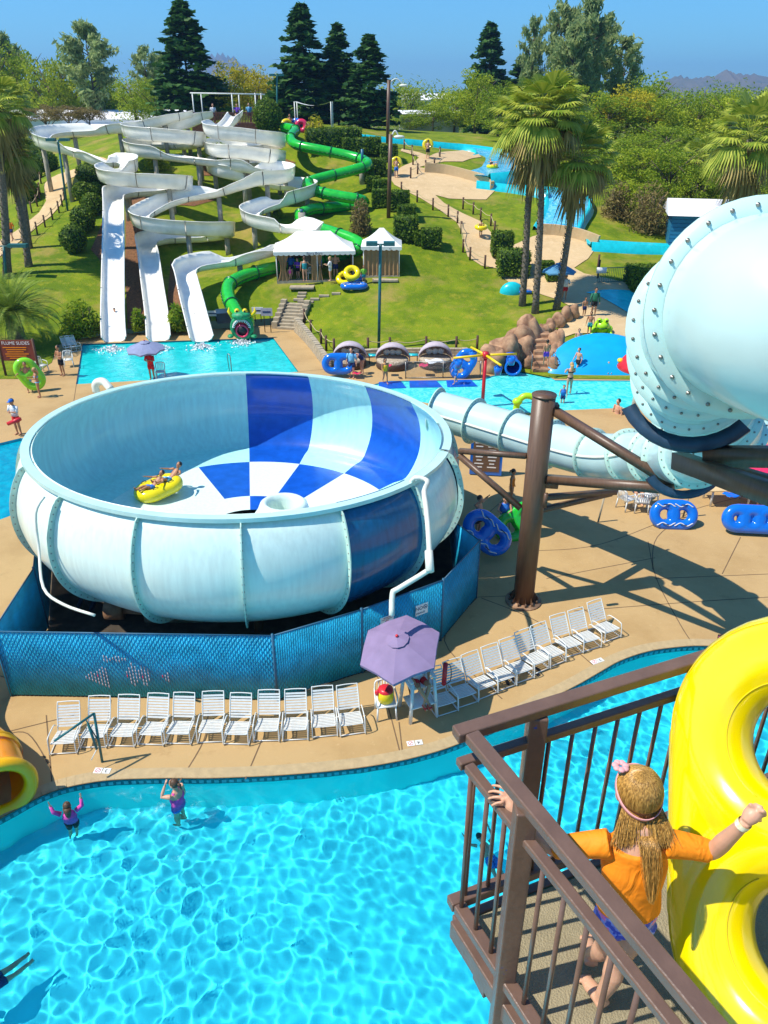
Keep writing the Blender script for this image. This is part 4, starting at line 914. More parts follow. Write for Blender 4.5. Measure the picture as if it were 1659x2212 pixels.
# green tube with the dragon head
ge = empty('green_tube_slide', yp(*GT[-1]), label='winding green tube slide ending at the dragon head by the splash pool', cat='water slide')
GP_ = resample(smoothpath(mono(GT), 8), .4)
n_ = len(GP_)
mb = MB(); mb.tube(GP_, .44, 18, caps=False); add_world(mb, 'tube', M['green_gel'], ge)
for i in range(5, n_ - 3, 7):
    d = (GP_[i + 1] - GP_[i - 1]).normalized(); mb = MB(); mb.tube([GP_[i] - d * .035, GP_[i] + d * .035], .52, 18); add_world(mb, 'flange', M['green_dark'], ge)
mb = MB()
for a, b in zip(GP_, GP_[1:]):
    d = (b - a).normalized(); x = d.cross(Vector((0, 0, 1))).normalized(); x = x if x.y < 0 else -x; mb.bar(a + x * .45 - Vector((0, 0, .1)), b + x * .45 - Vector((0, 0, .1)), .09, .03)
add_world(mb, 'seam', M['green_dark'], ge)
for i in (34, 92, 120, 170, 222):
    if i < n_:
        p = GP_[i] + Vector((0, -.7, 0)); z = T(p.x, p.y); mb = MB(); mb.tube([Vector((p.x, p.y, z - .2)), Vector((p.x, p.y, z + 1.6))], .28, 14); add_world(mb, 'footing', M['concrete_column'], ge)
        mb = MB(); mb.tube([Vector((p.x, p.y, z + 1.6)), Vector((p.x, p.y, p.z + .9))], .12, 10); add_world(mb, 'mast', mat('mast_blue', (.03, .14, .22), .4), ge)
        mb = MB(); mb.bar(Vector((p.x, p.y, p.z + .3)), GP_[i] , .1); add_world(mb, 'arm', mat('mast_blue', (.03, .14, .22), .4), ge)
# dragon head mouth
hd = empty('dragon_head', yp(525, 712, 49), label='green dragon head with open red mouth at the end of the green tube', cat='slide sculpture')
c0 = yp(525, 716, 48.9)
m = MB(); m.tube([c0 + Vector((0, .95, .45)), c0 + Vector((0, .4, .5)), c0 + Vector((0, -.1, .35))], [.5, .72, .66], 18, sx=1.0); add_world(m, 'neck', M['green_gel'], hd)
m = MB(); m.tube([c0 + Vector((.62 * math.cos(a), -.2, .3 + .66 * math.sin(a))) for a in np.linspace(0, 2 * pi, 24, endpoint=False)], .15, 10, closed=True); add_world(m, 'lips', mat('dragon_green', (.02, .28, .10), .5, .4, 6), hd)
m = MB(); m.tube([c0 + Vector((0, -.24, .30)), c0 + Vector((0, .1, .3))], [.60, .45], 20); add_world(m, 'mouth', M['red'], hd)
m = MB(); m.tube([c0 + Vector((0, -.29, .1)), c0 + Vector((0, .1, .15))], [.36, .33], 20); add_world(m, 'throat', M['black'], hd)
m = MB(); m.tube([c0 + Vector((.37 * math.cos(a), -.3, .1 + .37 * math.sin(a))) for a in np.linspace(0, 2 * pi, 24, endpoint=False)], .06, 8, closed=True); add_world(m, 'throat_ring', M['red_vinyl'], hd)
m = MB(); m.ell(c0 + Vector((0, -.1, 1.05)), (.62, .5, .28), 14, 8); add_world(m, 'snout', mat('dragon_green', (.02, .28, .10)), hd)
for x in (-.25, .25):
    m = MB(); m.ell(c0 + Vector((x, -.1, 1.32)), .17, 10, 8); add_world(m, 'eye', M['yellow'], hd); m = MB(); m.ell(c0 + Vector((x, -.24, 1.34)), .07, 8, 6); add_world(m, 'pupil', M['black'], hd)
for k in range(13):
    a = R(8 + k * 13.7); x, z = .58 * math.cos(a), .3 + .58 * math.sin(a); m = MB(); m.tube([c0 + Vector((x, -.34, z)), c0 + Vector((x * .72, -.38, .3 + (z - .3) * .66))], [.085, .008], 6); add_world(m, 'tooth', M['white_plastic'], hd)
for s in (-1, 1):
    m = MB(); m.tube([c0 + Vector((s * .6, .1, .9)), c0 + Vector((s * .85, .2, 1.25)), c0 + Vector((s * .8, .2, 1.5))], [.14, .1, .01], 8); add_world(m, 'horn', M['yellow'], hd)
    m = MB(); m.ell(c0 + Vector((s * .75, -.35, -.2)), (.2, .3, .12)); add_world(m, 'claw', mat('dragon_green', (.02, .28, .10)), hd)
# ---------------------------------------------------------------- blue river flume on the right
def river(L, lab, width, rim=.28):
    e_ = empty('river_flume', G(*L[-1][:2]), label=lab, cat='water slide', group='blue river flumes')
    Pl = smoothpath([G(a, b) for a, b, _ in L], 8); ws = [Vector((w, 0, 0)) for *_, w in L]; ws = [w.x for w in smoothpath(ws, 8)]
    mb = MB(); mw = MB(); vs = []; vw = []; n = len(Pl)
    for i, p in enumerate(Pl):
        d = (Pl[min(i + 1, n - 1)] - Pl[max(i - 1, 0)]); x = Vector((d.y, -d.x, 0)).normalized(); w = ws[i] / 2
        z = T(p.x, p.y) + .18; h = rim
        for s, zz in ((-w - .35, z - .7), (-w - .12, z + h), (-w, z + h), (-w + .35, z - .05), (w - .35, z - .05), (w, z + h), (w + .12, z + h), (w + .35, z - .7)): vs.append(Vector((p.x, p.y, zz)) + x * s)
        for s in (-w + .2, 0, w - .2): vw.append(Vector((p.x, p.y, z + .05)) + x * s)
    mb.add(vs, [(i * 8 + j, i * 8 + j + 1, i * 8 + j + 9, i * 8 + j + 8) for i in range(n - 1) for j in range(7)])
    mw.add(vw, [(i * 3 + j, i * 3 + j + 1, i * 3 + j + 4, i * 3 + j + 3) for i in range(n - 1) for j in range(2)])
    add_world(mb, 'channel', M['flume_cyan'], e_); add_world(mw, 'water', m_wf, e_)
river([(780,300,2.2),(850,308,2.4),(930,315,2.6),(1000,322,3),(1060,334,4),(1085,345,6),(1075,362,8),(1040,374,8),(1000,380,7.5)], 'wide curving blue river flume at the top right of the hill', 3)
river([(1030,400,1.4),(1100,408,1.6),(1165,416,2.4),(1210,425,3.4),(1228,442,3.8),(1216,474,3.4),(1200,504,3.4)], 'second blue river flume dropping behind the two palms', 3)
river([(1270,533,1.2),(1340,537,1.4),(1420,541,1.4),(1500,545,1.4),(1580,552,1.4)], 'narrow blue flume channel running right across the lawn', 1.2)
def wall_strip(px, h, name, label, m_, th=.3):
    Pl = smoothpath([G(a, b) for a, b in px], 5); e_ = MB()
    for a, b in zip(Pl, Pl[1:]): e_.bar(a + Vector((0, 0, h / 2 - .2)), b + Vector((0, 0, h / 2 - .2)), th, h + .4)
    o = e_.build(name, m_, smooth=False); tag(o, label, 'wall'); return o
wall_strip([(917,372),(960,376),(1010,388),(1050,400),(1062,412)], .8, 'retaining_wall', 'curved tan wall under the upper blue river flume', m_path)
wall_strip([(1160,506),(1200,508),(1245,516),(1290,532)], .8, 'retaining_wall', 'curved tan wall under the second blue river flume', m_path)
for i, (nm, P_) in enumerate((('A', slides[0]), ('B', slides[1]), ('C', slides[2]), ('G', GP_))):
    print(nm, ' '.join(f'{p.z:.1f}/{T(p.x, p.y):.1f}' for p in P_[::14]))
for i_, px_ in enumerate(([(272, 440), (300, 436), (325, 520), (338, 640), (330, 712), (276, 712), (270, 560)], [(368, 560), (385, 590), (398, 690), (402, 712), (372, 716), (362, 640)], [(224, 470), (236, 520), (232, 600), (214, 560), (196, 540)], [(250, 430), (400, 424), (470, 432), (420, 446), (300, 452)], [(430, 350), (600, 338), (640, 352), (560, 372), (440, 380)])):
    mb = drape([tuple(G(*q)[:2]) for q in px_], .04, .5); tag(mb.build('brown_patch', M['brown_patch']), kind='structure')  # dark brown sheets laid over the lawn between and beneath the flumes
# ---------------------------------------------------------------- foliage
def leaf_mat(name, c, c2, rough=.6, trans=.25, sc_=.6):
    m = bpy.data.materials.new(name); m.use_nodes = True; nt = m.node_tree; b = nt.nodes['Principled BSDF']; b.inputs['Roughness'].default_value = rough; b.inputs['Specular IOR Level'].default_value = .25
    g = nt.nodes.new('ShaderNodeNewGeometry'); r = nt.nodes.new('ShaderNodeValToRGB'); r.color_ramp.elements[0].color = (*c, 1); r.color_ramp.elements[1].color = (*c2, 1)
    nt.links.new(g.outputs['Random Per Island'], r.inputs[0]); nt.links.new(r.outputs[0], b.inputs['Base Color'])
    t = nt.nodes.new('ShaderNodeBsdfTranslucent'); nt.links.new(r.outputs[0], t.inputs[0]); mx = nt.nodes.new('ShaderNodeMixShader'); mx.inputs[0].default_value = trans
    nt.links.new(b.outputs[0], mx.inputs[1]); nt.links.new(t.outputs[0], mx.inputs[2]); nt.links.new(mx.outputs[0], nt.nodes['Material Output'].inputs[0]); return m
LM = {'conifer': leaf_mat('leaf_conifer', (.02, .085, .022), (.085, .19, .03), trans=.3), 'pine': leaf_mat('leaf_pine', (.20, .30, .10), (.50, .56, .22), trans=.5),
      'green': leaf_mat('leaf_green', (.13, .24, .012), (.38, .45, .025), trans=.45), 'bright': leaf_mat('leaf_bright', (.20, .31, .012), (.50, .54, .03), trans=.4), 'yellow': leaf_mat('leaf_yellow', (.34, .34, .012), (.68, .56, .03), trans=.4),
      'olive': leaf_mat('leaf_olive', (.16, .13, .04), (.34, .25, .08), trans=.35), 'hedge': leaf_mat('leaf_hedge', (.045, .12, .008), (.20, .28, .018), trans=.3), 'palm': leaf_mat('leaf_palm', (.16, .26, .015), (.52, .54, .07), trans=.25), 'date': leaf_mat('leaf_date', (.10, .19, .015), (.30, .38, .05)), 'dead': leaf_mat('leaf_dead', (.20, .17, .04), (.46, .34, .10), trans=.25)}
m_bark = mat('bark', (.14, .10, .07), .9, .35, 6, bump=.6, bscale=15); m_barkg = mat('bark_grey', (.25, .21, .17), .9, .3, 8, bump=.6, bscale=20)
def quads_at(P_, size, rs_, nrm=None, aspect=1.6, jit=.9):
    n = len(P_); a = rs_.normal(size=(n, 3)); 
    if nrm is not None: a = a * jit + nrm
    a /= np.linalg.norm(a, axis=1, keepdims=True) + 1e-9; b = rs_.normal(size=(n, 3)); u = np.cross(a, b); u /= np.linalg.norm(u, axis=1, keepdims=True) + 1e-9; v = np.cross(a, u)
    s = (size * rs_.uniform(.6, 1.4, n))[:, None]; u = u * s * aspect / 2; v = v * s / 2
    return np.stack([P_ - u, P_ + v * .9, P_ + u, P_ - v * .9], 1)
def fast_mesh(name, Q, m):
    Q = np.asarray(Q, dtype=np.float32).reshape(-1, 3); n = len(Q) // 4; me = bpy.data.meshes.new(name); me.vertices.add(len(Q)); me.vertices.foreach_set('co', Q.ravel()); me.loops.add(4 * n); me.loops.foreach_set('vertex_index', np.arange(4 * n, dtype=np.int32)); me.polygons.add(n); me.polygons.foreach_set('loop_start', np.arange(0, 4 * n, 4, dtype=np.int32)); me.update(calc_edges=True); me.materials.append(m); return me
def crown_broad(seed, n=5200, cl=60, leaf=.045, squash=1.0, rough=.30):      # unit crown: radius about 1, centre at the origin
    rs_ = np.random.RandomState(seed); d = rs_.normal(size=(cl, 3)); d /= np.linalg.norm(d, axis=1, keepdims=True); r = rs_.uniform(.25, 1, cl) ** .5 * rs_.uniform(.72, 1.05, cl)
    c = d * r[:, None] * np.array([1, 1, squash]); rad = rs_.uniform(.16, rough, cl); k = rs_.randint(0, cl, n); q = rs_.normal(size=(n, 3)); q /= np.linalg.norm(q, axis=1, keepdims=True)
    P_ = c[k] + q * rad[k][:, None] * rs_.uniform(.55, 1.05, (n, 1)) * np.array([1, 1, .8]); return quads_at(P_, leaf, rs_, q * .6)
def crown_conifer(seed, n=7000, leaf=.028, wid=.17, droop=.35, gaps=0.0, tiers=34):     # unit height 0..1
    rs_ = np.random.RandomState(seed); Q = []; 
    nb = 200
    hs = np.sort(rs_.uniform(.03, .99, nb)) ; az = rs_.uniform(0, 2 * pi, nb); per = n // nb
    for h, a in zip(hs, az):
        L = wid * ((1 - h) ** .8) * rs_.uniform(.7, 1.18) * (.55 + .45 * min(1, h / .12)) + .006; t = rs_.uniform(.15, 1, per) ** .6
        sp = .16 * L * (1.1 - t * .6) + .004; x = L * t * math.cos(a) + rs_.normal(size=per) * sp; y = L * t * math.sin(a) + rs_.normal(size=per) * sp; z = h - droop * L * t * t + .25 * L * t + rs_.normal(size=per) * .006 - abs(rs_.normal(size=per)) * .008
        Q.append(np.stack([x, y, z], 1))
    return quads_at(np.concatenate(Q), leaf, rs_, np.array([0, 0, .8]), 1.5)
def crown_pine(seed, n=5200, leaf=.022):
    rs_ = np.random.RandomState(seed); Q = []; nb = 75; br = []
    for i in range(nb):
        h = rs_.uniform(.22, 1); a = rs_.uniform(0, 2 * pi); L = (.10 + .17 * math.sin(pi * min(1, (1.06 - h) / .8)) ) * rs_.uniform(.5, 1.15) * (1 if h < .9 else .5)
        tip = np.array([L * math.cos(a), L * math.sin(a), h + .28 * L]); br.append((np.array([0, 0, h - .05]), tip)); m_ = n // nb; k = rs_.uniform(.45, 1.05, (m_, 1)); Q.append(np.array([[0, 0, h - .03]]) * (1 - k) + tip * k + rs_.normal(size=(m_, 3)) * np.array([.022, .022, .016]))
    return quads_at(np.concatenate(Q), leaf, rs_, None, 3.2), br
TM = {}
for i in range(3): TM['broad', i] = crown_broad(10 + i)
TM['flat', 0] = crown_broad(20, 5200, 70, .04, .62, .22)
for i in range(3): TM['conifer', i] = crown_conifer(30 + i)
for i in range(3): TM['pine', i] = crown_pine(40 + i)
MC = {}
def leafobj(key, mk_, parent, name='crown'):
    if (key, mk_) not in MC: Q = TM[key][0] if key[0] == 'pine' else TM[key]; MC[key, mk_] = fast_mesh('crown', Q, LM[mk_])
    o = bpy.data.objects.new(name, MC[key, mk_]); C.objects.link(o); o.parent = parent; return o
def tree(kind, v, m_, base, height, width, label, cat='tree', group=None, rz=None, nm=None, low=.25):
    nm = nm or {'broad': 'leafy_tree', 'flat': 'spreading_tree', 'conifer': 'conifer_tree', 'pine': 'pine_tree'}[kind]
    t = empty(nm, base, random.uniform(0, 6.28) if rz is None else rz, label, cat, group); c = leafobj((kind, v), m_, t)
    mb = MB()
    if kind in ('conifer', 'pine'):
        k = width / (.185 if kind == 'conifer' else .56); c.scale = (k, k, height); mb.tube([(0, 0, -.3), (0, 0, height * .5), (0, 0, height * .97)], [height * .016, height * .009, .02], 8)
        if kind == 'pine':
            for a, b in TM['pine', v][1][::2]: mb.tube([(a[0] * k, a[1] * k, a[2] * height), (b[0] * k, b[1] * k, b[2] * height)], [.08, .02], 4)
    else:
        ch = height * (1 - low) / 2; c.location = (0, 0, height - ch); c.scale = (width / 2, width / 2, ch)
        mb.tube([(0, 0, -.3), (.02 * height, 0, height * .3), (0, 0, height * .6)], [height * .03, height * .022, height * .012], 8)
        for k in range(7): a = k * .9 + v; mb.tube([(.01 * height, 0, height * (.28 + .04 * k)), (width * .2 * math.cos(a), width * .2 * math.sin(a), height * (.5 + .04 * k)), (width * .38 * math.cos(a), width * .38 * math.sin(a), height * (.66 + .04 * k))], [height * .013, height * .008, .02], 6)
    mb.build('trunk', m_bark, t); return t
def at_px(px, ytop, ybase, Y, zb=None):                          # base point and height from the view
    b = yp(px, ybase, Y); top = yp(px, ytop, Y).z; z = T(b.x, b.y) if (abs(b.x) < 93 and Y < 160) else 5.5
    return Vector((b.x, Y, z)), top - z
mpx = lambda w, Y: w / F * (Y * .9)                              # width in the view to metres
for v, (px, yt, hw, Y, lb) in enumerate([(414, 0, 47, 108, 'tallest dark conifer left of the hilltop slide platform'), (660, 6, 44, 110, 'tall dark conifer, left of the three behind the green slide'), (732, 50, 36, 112, 'middle dark conifer of the three behind the green slide'), (797, 73, 38, 108, 'right and shortest dark conifer of the three behind the green slide'), (1050, 47, 36, 140, 'lone dark conifer left of the grey-green pines'), (1125, 120, 45, 150, 'dark conifer hugging the left edge of the grey-green pines')]):
    b, h = at_px(px, yt, 260, Y); tree('conifer', v % 3, 'conifer', b, h, mpx(2 * hw, Y), lb, group='dark conifers behind the hill')
for v, (px, yt, w, Y, lb) in enumerate([(212, 55, 125, 135, 'tall airy pine above the left woods'), (328, 105, 75, 140, 'slim grey-green pine left of the tallest conifer'), (362, 118, 60, 150, 'smaller grey-green pine just left of the tallest conifer'), (35, 78, 100, 150, 'grey-green pine at the far left edge'), (1140, 45, 70, 128, 'leftmost tall grey-green pine of the right group'), (1195, 8, 95, 126, 'second grey-green pine of the right group'), (1255, 5, 120, 122, 'tallest and fullest pine of the right group'), (1335, 85, 105, 125, 'rightmost pine of the right group with drooping top'), (1285, 40, 100, 130, 'pine just behind the tallest one of the right group'), (1225, 60, 110, 120, 'low full pine in front of the right group')]):
    b, h = at_px(px, yt, 260, Y); tree('pine', v % 3, 'pine', b, h, mpx(w, Y) * .85, lb, group='grey-green pines')
BT = []
# (px, ytop, width px, Y, kind, mat)
left = [(10,85,110,140,'bright'),(70,92,120,142,'green'),(125,98,120,138,'bright'),(170,105,110,142,'green'),(255,190,90,138,'green'),(300,150,90,125,'bright'),(345,170,90,122,'green'),(230,150,100,150,'green'),(30,180,120,130,'green')]
olive = [(105,212,95,108,'olive'),(155,215,110,106,'olive'),(200,222,80,108,'olive')]
mid = [(505,132,110,112,'yellow'),(560,140,110,116,'yellow'),(470,165,80,118,'bright'),(600,180,60,120,'green'),(625,165,60,130,'bright'),(575,225,70,92,'hedge'),(880,180,90,150,'bright'),(935,220,110,125,'green'),(980,180,110,130,'bright'),(1025,150,110,120,'bright'),(1075,175,110,112,'green'),(885,240,90,128,'green')]
right = [(1215,175,130,112,'bright'),(1385,165,140,112,'green'),(1500,178,130,110,'green'),(1120,230,130,104,'green'),(1180,250,130,100,'green'),(1240,215,150,108,'green'),(1308,200,150,104,'green'),(1350,182,150,106,'yellow'),(1410,190,140,104,'bright'),(1300,300,150,92,'green'),(1370,290,150,92,'green'),(1440,260,150,96,'green'),(1400,360,130,84,'green'),(1470,220,110,112,'bright'),(1490,300,140,92,'green'),(1540,290,140,96,'green'),(1570,190,140,104,'bright'),(1620,180,150,100,'bright'),(1680,180,160,104,'green'),(1600,330,140,88,'green'),(1340,400,90,80,'green'),(1520,390,120,84,'green'),(1650,400,140,86,'green'),(1450,370,110,82,'green'),(1255,320,110,92,'green'),(1332,300,150,79,'green'),(1395,300,150,77,'bright'),(1462,315,130,74,'green'),(1525,345,120,72,'green'),(1585,330,130,74,'green'),(1645,340,130,72,'green'),(1375,385,110,71,'bright'),(1290,365,100,84,'bright')]
names = {'bright': 'bright green', 'green': 'deep green', 'yellow': 'yellow-green', 'olive': 'brownish olive', 'hedge': 'dark dense'}
for region, L in (('far left woods', left), ('oaks before the white building', olive), ('trees behind the hilltop', mid), ('right woods', right)):
    cnt_ = {}
    for i, (px, yt, w, Y, mk_) in enumerate(L):
        cnt_[mk_] = cnt_.get(mk_, 0) + 1; ordn = ['first', 'second', 'third', 'fourth', 'fifth', 'sixth', 'seventh', 'eighth', 'ninth', 'tenth', 'eleventh', 'twelfth', 'thirteenth', 'fourteenth', 'fifteenth', 'sixteenth', 'seventeenth', 'eighteenth', 'nineteenth', 'twentieth', 'twenty-first', 'twenty-second', 'twenty-third', 'twenty-fourth', 'twenty-fifth', 'twenty-sixth', 'twenty-seventh'][sorted([q[0] for q in L if q[4] == mk_]).index(px)]
        b, h = at_px(px, yt, 300, Y); tree('flat' if mk_ == 'olive' else 'broad', i % 3 if mk_ != 'olive' else 0, mk_, b, h, mpx(w, Y) * 1.1, f'{names[mk_]} leafy tree, {ordn} {mk_ if 0 else "such"} from the left in the {region}', group='trees of the ' + region, low=.08 if mk_ != 'olive' else .3)
# mass of far woodland
rs = np.random.RandomState(5); Q = []
for k in range(260):
    Y = rs.uniform(170, 420); X = rs.uniform(-.62, .62) * Y; s = rs.uniform(4, 9); q = TM['broad', k % 3][::6] * np.array([s * 1.2, s * 1.2, s]) + np.array([X, Y, 5.5 + s * .75]); Q.append(q)
fw = bpy.data.objects.new('far_woodland', fast_mesh('far_woodland', np.concatenate(Q), LM['green'])); C.objects.link(fw); tag(fw, kind='stuff'); fw['label'] = 'distant tree belt along the horizon'
# bushes and hedges
def bush(px, py, w, h, label, kind='ball', m_='hedge', group='clipped shrubs on the hillside', dep=None, nm='shrub', n=1400, dy=0):
    g = G(px, py); dd = hypot(g.x, g.y) ; s = dd / F * .95; W, H = w * s, h * s * 1.1; D_ = dep or W
    rs_ = np.random.RandomState(int(px * 7 + py)); 
    if kind == 'box':
        f = rs_.randint(0, 3, n); u = rs_.uniform(-.5, .5, (n, 3)); sgn = np.where(rs_.rand(n) < .5, -.5, .5); u[np.arange(n), f] = sgn; nr = np.zeros((n, 3)); nr[np.arange(n), f] = sgn * 2; P_ = u * np.array([W, D_, H]) * rs_.uniform(.94, 1.03, (n, 1)) + np.array([0, 0, H / 2]); Q = quads_at(P_, .13, rs_, nr * 1.2)
        core = ('box',)
    elif kind == 'wild': d = rs_.normal(size=(n, 3)); d /= np.linalg.norm(d, axis=1, keepdims=True); d[:, 2] = abs(d[:, 2]); P_ = d * rs_.uniform(.25, 1.1, (n, 1)) * np.array([W / 2, D_ / 2, H]); Q = quads_at(P_, .11, rs_, None, 3)
    else: d = rs_.normal(size=(n, 3)); d /= np.linalg.norm(d, axis=1, keepdims=True); P_ = d * rs_.uniform(.88, 1.06, (n, 1)) * np.array([W / 2, D_ / 2, H / 2]) + np.array([0, 0, H / 2]); Q = quads_at(P_, .13, rs_, d)
    t = empty(nm, g + Vector((0, dy, 0)), 0, label, 'bush' if kind != 'box' or nm == 'shrub' else 'hedge', group)
    o = bpy.data.objects.new('foliage', fast_mesh('foliage', Q, LM[m_])); C.objects.link(o); o.parent = t; mb = MB()
    if kind == 'box': mb.box((0, 0, H / 2), (W * .93, D_ * .93, H * .93)); mb.build('inner_mass', mat('hedge_core', (.02, .05, .005), .9), t)
    elif kind == 'wild': 
        for k in range(7): a = k * .9; mb.tube([(0, 0, 0), (W * .3 * math.cos(a), D_ * .3 * math.sin(a), H * .8)], .03, 5)
        mb.build('stem', m_bark, t)
    else: mb.ell((0, 0, H / 2), (W * .45, D_ * .45, H * .46), 12, 8); mb.build('inner_mass', mat('hedge_core', (.02, .05, .005), .9), t)
    return t
for i, (px, py, w, h) in enumerate([(163, 545, 52, 48), (183, 503, 48, 46), (203, 465, 42, 38), (184, 435, 42, 32), (206, 428, 34, 26), (203, 402, 62, 40), (82, 372, 48, 46), (72, 392, 40, 40), (105, 372, 40, 34), (60, 432, 48, 34)]):
    bush(px, py, w, h, ['largest round shrub beside the leftmost straight chute, lowest of the row', 'second round shrub up the row beside the leftmost chute', 'third round shrub up the row beside the leftmost chute', 'dark round shrub left of the upper left path lamp row', 'small round shrub against the top of the leftmost chute', 'wide dark shrub under the left flume bend', 'round green shrub left of the left path top', 'lower round shrub left of the path, under its neighbour', 'dark shrub behind the left path columns', 'low round hedge between the left palms and the path'][i])
for i, (px, py, w, h) in enumerate([(795, 392, 24, 26), (806, 410, 26, 24), (822, 420, 30, 26), (822, 446, 34, 30), (862, 453, 42, 34), (878, 474, 38, 26), (876, 516, 50, 42), (931, 531, 42, 32), (908, 527, 24, 24), (840, 345, 34, 26), (816, 375, 34, 26), (1083, 552, 44, 44), (1107, 590, 66, 44), (1180, 590, 26, 22), (1195, 604, 30, 22)]):
    bush(px, py, w, h, f'square clipped shrub, {["topmost by the green slide", "second by the green slide", "third by the green slide", "left one beside the tall brown pole", "right one beside the tall brown pole", "small one above the biggest lawn shrub", "biggest on the lawn right of the pole", "rightmost on the lawn", "small one touching the rightmost lawn shrub", "near the upper path start", "between upper path and green slide bend", "upper one at the right path bend", "wide one at the right path end", "small one behind the palm trunks", "small one under the striped umbrella"][i]}', 'box', m_='hedge')
bush(722, 320, 110, 34, 'long clipped hedge along the hilltop right of the green slide', 'box', nm='hedge', dep=3, n=3500); bush(782, 330, 76, 26, 'lower clipped hedge continuing right of the long hilltop hedge', 'box', nm='hedge', dep=2.5, n=2400)
bush(1397, 622, 84, 40, 'big square hedge in front of the pale mint tube', 'box', nm='hedge', dep=2.2, n=3000)
bush(779, 505, 46, 62, 'loose feathery shrub under the end of the green slide bend', 'wild', 'olive', n=1600); bush(682, 318, 48, 50, 'yellow-green loose shrub beside the top of the green slide', 'wild', 'yellow', n=1800); bush(580, 292, 56, 60, 'dense dark shrub between the two hilltop decks', 'ball', 'hedge', n=3000)
bush(180, 722, 80, 60, 'loose green shrub between date palm and leftmost chute', 'wild', 'green', n=2600); bush(386, 712, 40, 50, 'green shrub between the second and third chute ends', 'wild', 'green', n=1600); bush(302, 712, 30, 40, 'small fern-like shrub between first and second chute ends', 'wild', 'green', n=900); bush(1330, 470, 60, 60, 'brownish leafy shrub on the slope left of the blue shed', 'wild', 'olive', n=2200); bush(1395, 500, 90, 80, 'larger brownish shrub beside the blue shed', 'wild', 'olive', n=3000); bush(470, 352, 60, 34, 'low yellow-green bush under the middle flume loops', 'wild', 'bright', n=1200); bush(340, 365, 50, 34, 'feathery yellow-green bush between the two left flumes', 'wild', 'bright', n=1200); bush(600, 470, 26, 18, 'tiny green bush near the stacked-loop columns', 'wild', 'green', n=500); bush(785, 765, 26, 16, 'small green plant at the foot of the lamp post', 'wild', 'green', n=500)
# palms
def fan_palm(base, top, crown, label, m_trunk, trr=.3, nf=46, skirt=True, seed=1, cat='palm tree'):
    rs_ = np.random.RandomState(seed); t = empty('fan_palm', base, 0, label, cat, 'fan palms'); mb = MB(); tv = top - base; H = tv.length
    pts = [Vector((0, 0, -.2)).lerp(tv, k / 9) + Vector((math.sin(k * .5) * .06, 0, 0)) for k in range(10)]; mb.tube(pts, [trr * (1.25 if k == 0 else 1) * (1 - .25 * k / 9) for k in range(10)], 12); mb.build('trunk', m_trunk, t)
    mb = MB(); n = int(H * 22)
    for i in range(n):
        k = i / n; p = Vector((0, 0, 0)).lerp(tv, k) ; a = i * 2.4; r = trr * (1.0 - .2 * k); d = Vector((math.cos(a), math.sin(a), 0)); mb.add([p + d * r * .9 + d.cross(up) * .1, p + d * r * .9 - d.cross(up) * .1, p + d * (r + .09) + Vector((0, 0, .16))], [(0, 1, 2)])
    o = mb.build('bark_scale', m_trunk, t, smooth=False); o['kind'] = 'stuff'
    fr = []; dead = []; st = MB()
    for i in range(nf):
        el = math.asin(1 - 1.75 * (i + .5) / nf) ; az = i * 2.39996 + rs_.uniform(-.2, .2); d = np.array([math.cos(el) * math.cos(az), math.cos(el) * math.sin(az), math.sin(el)]); L = crown * rs_.uniform(.5, .62); c0 = np.array(tv) + np.array([0, 0, .1]); c = c0 + d * L; fs = crown * rs_.uniform(.42, .55)
        st.tube([c0, c0 + d * L * .5 + np.array([0, 0, .05]), c], .02, 4, caps=False)
        sd = np.cross(d, [0, 0, 1]); sd /= np.linalg.norm(sd) + 1e-9; nn = np.cross(sd, d); dst = dead if (el < -.5) else fr; nb = 17
        for j in range(nb):
            a = (j / (nb - 1) - .5) * 2.6; e = d * math.cos(a) + sd * math.sin(a) + np.array([0, 0, -.08]); w_ = .045 * fs + .02; s2 = np.cross(e, nn); s2 /= np.linalg.norm(s2) + 1e-9; m1 = c + e * fs * .55 + nn * .02; tip = c + e * fs * rs_.uniform(.9, 1.05) + np.array([0, 0, -.16 * fs - (.45 * fs if el < -.2 else .05 * fs)]); dst.append([c, m1 + s2 * w_, tip, m1 - s2 * w_])
    o = bpy.data.objects.new('fronds', fast_mesh('fronds', np.array(fr), LM['palm'])); C.objects.link(o); o.parent = t
    if skirt:
        for i in range(220): a = rs_.uniform(0, 6.28); r = trr + rs_.uniform(.02, crown * .30); z0 = rs_.uniform(-crown * .75, .3); L = crown * rs_.uniform(.5, 1.05); c = np.array(tv) + np.array([r * .5 * math.cos(a), r * .5 * math.sin(a), z0]); e = c + np.array([r * math.cos(a), r * math.sin(a), -L]); s2 = np.array([-math.sin(a), math.cos(a), 0]) * .09; m1 = (c + e) / 2 + np.array([math.cos(a), math.sin(a), 0]) * .1; dead.append([c, m1 + s2, e, m1 - s2])
    if dead: o = bpy.data.objects.new('dead_fronds', fast_mesh('dead_fronds', np.array(dead), LM['dead'])); C.objects.link(o); o.parent = t
    st.build('frond_stalk', LM['palm'], t)['kind'] = 'stuff'; return t
m_pt = mat('palm_trunk', (.17, .14, .10), .9, .4, 9, bump=.8, bscale=18)
def palm(px, py, tx, ty, crown_px, label, **k):
    b = G(px, py) if 'Y' not in k else None
    if b is None: Y = k.pop('Y'); q = yp(px, py, Y); b = Vector((q.x, Y, T(q.x, Y)))
    tp = yp(tx, ty, b.y); s = (b.y * .92) / F; return fan_palm(b, tp, crown_px * s, label, m_pt, **k)
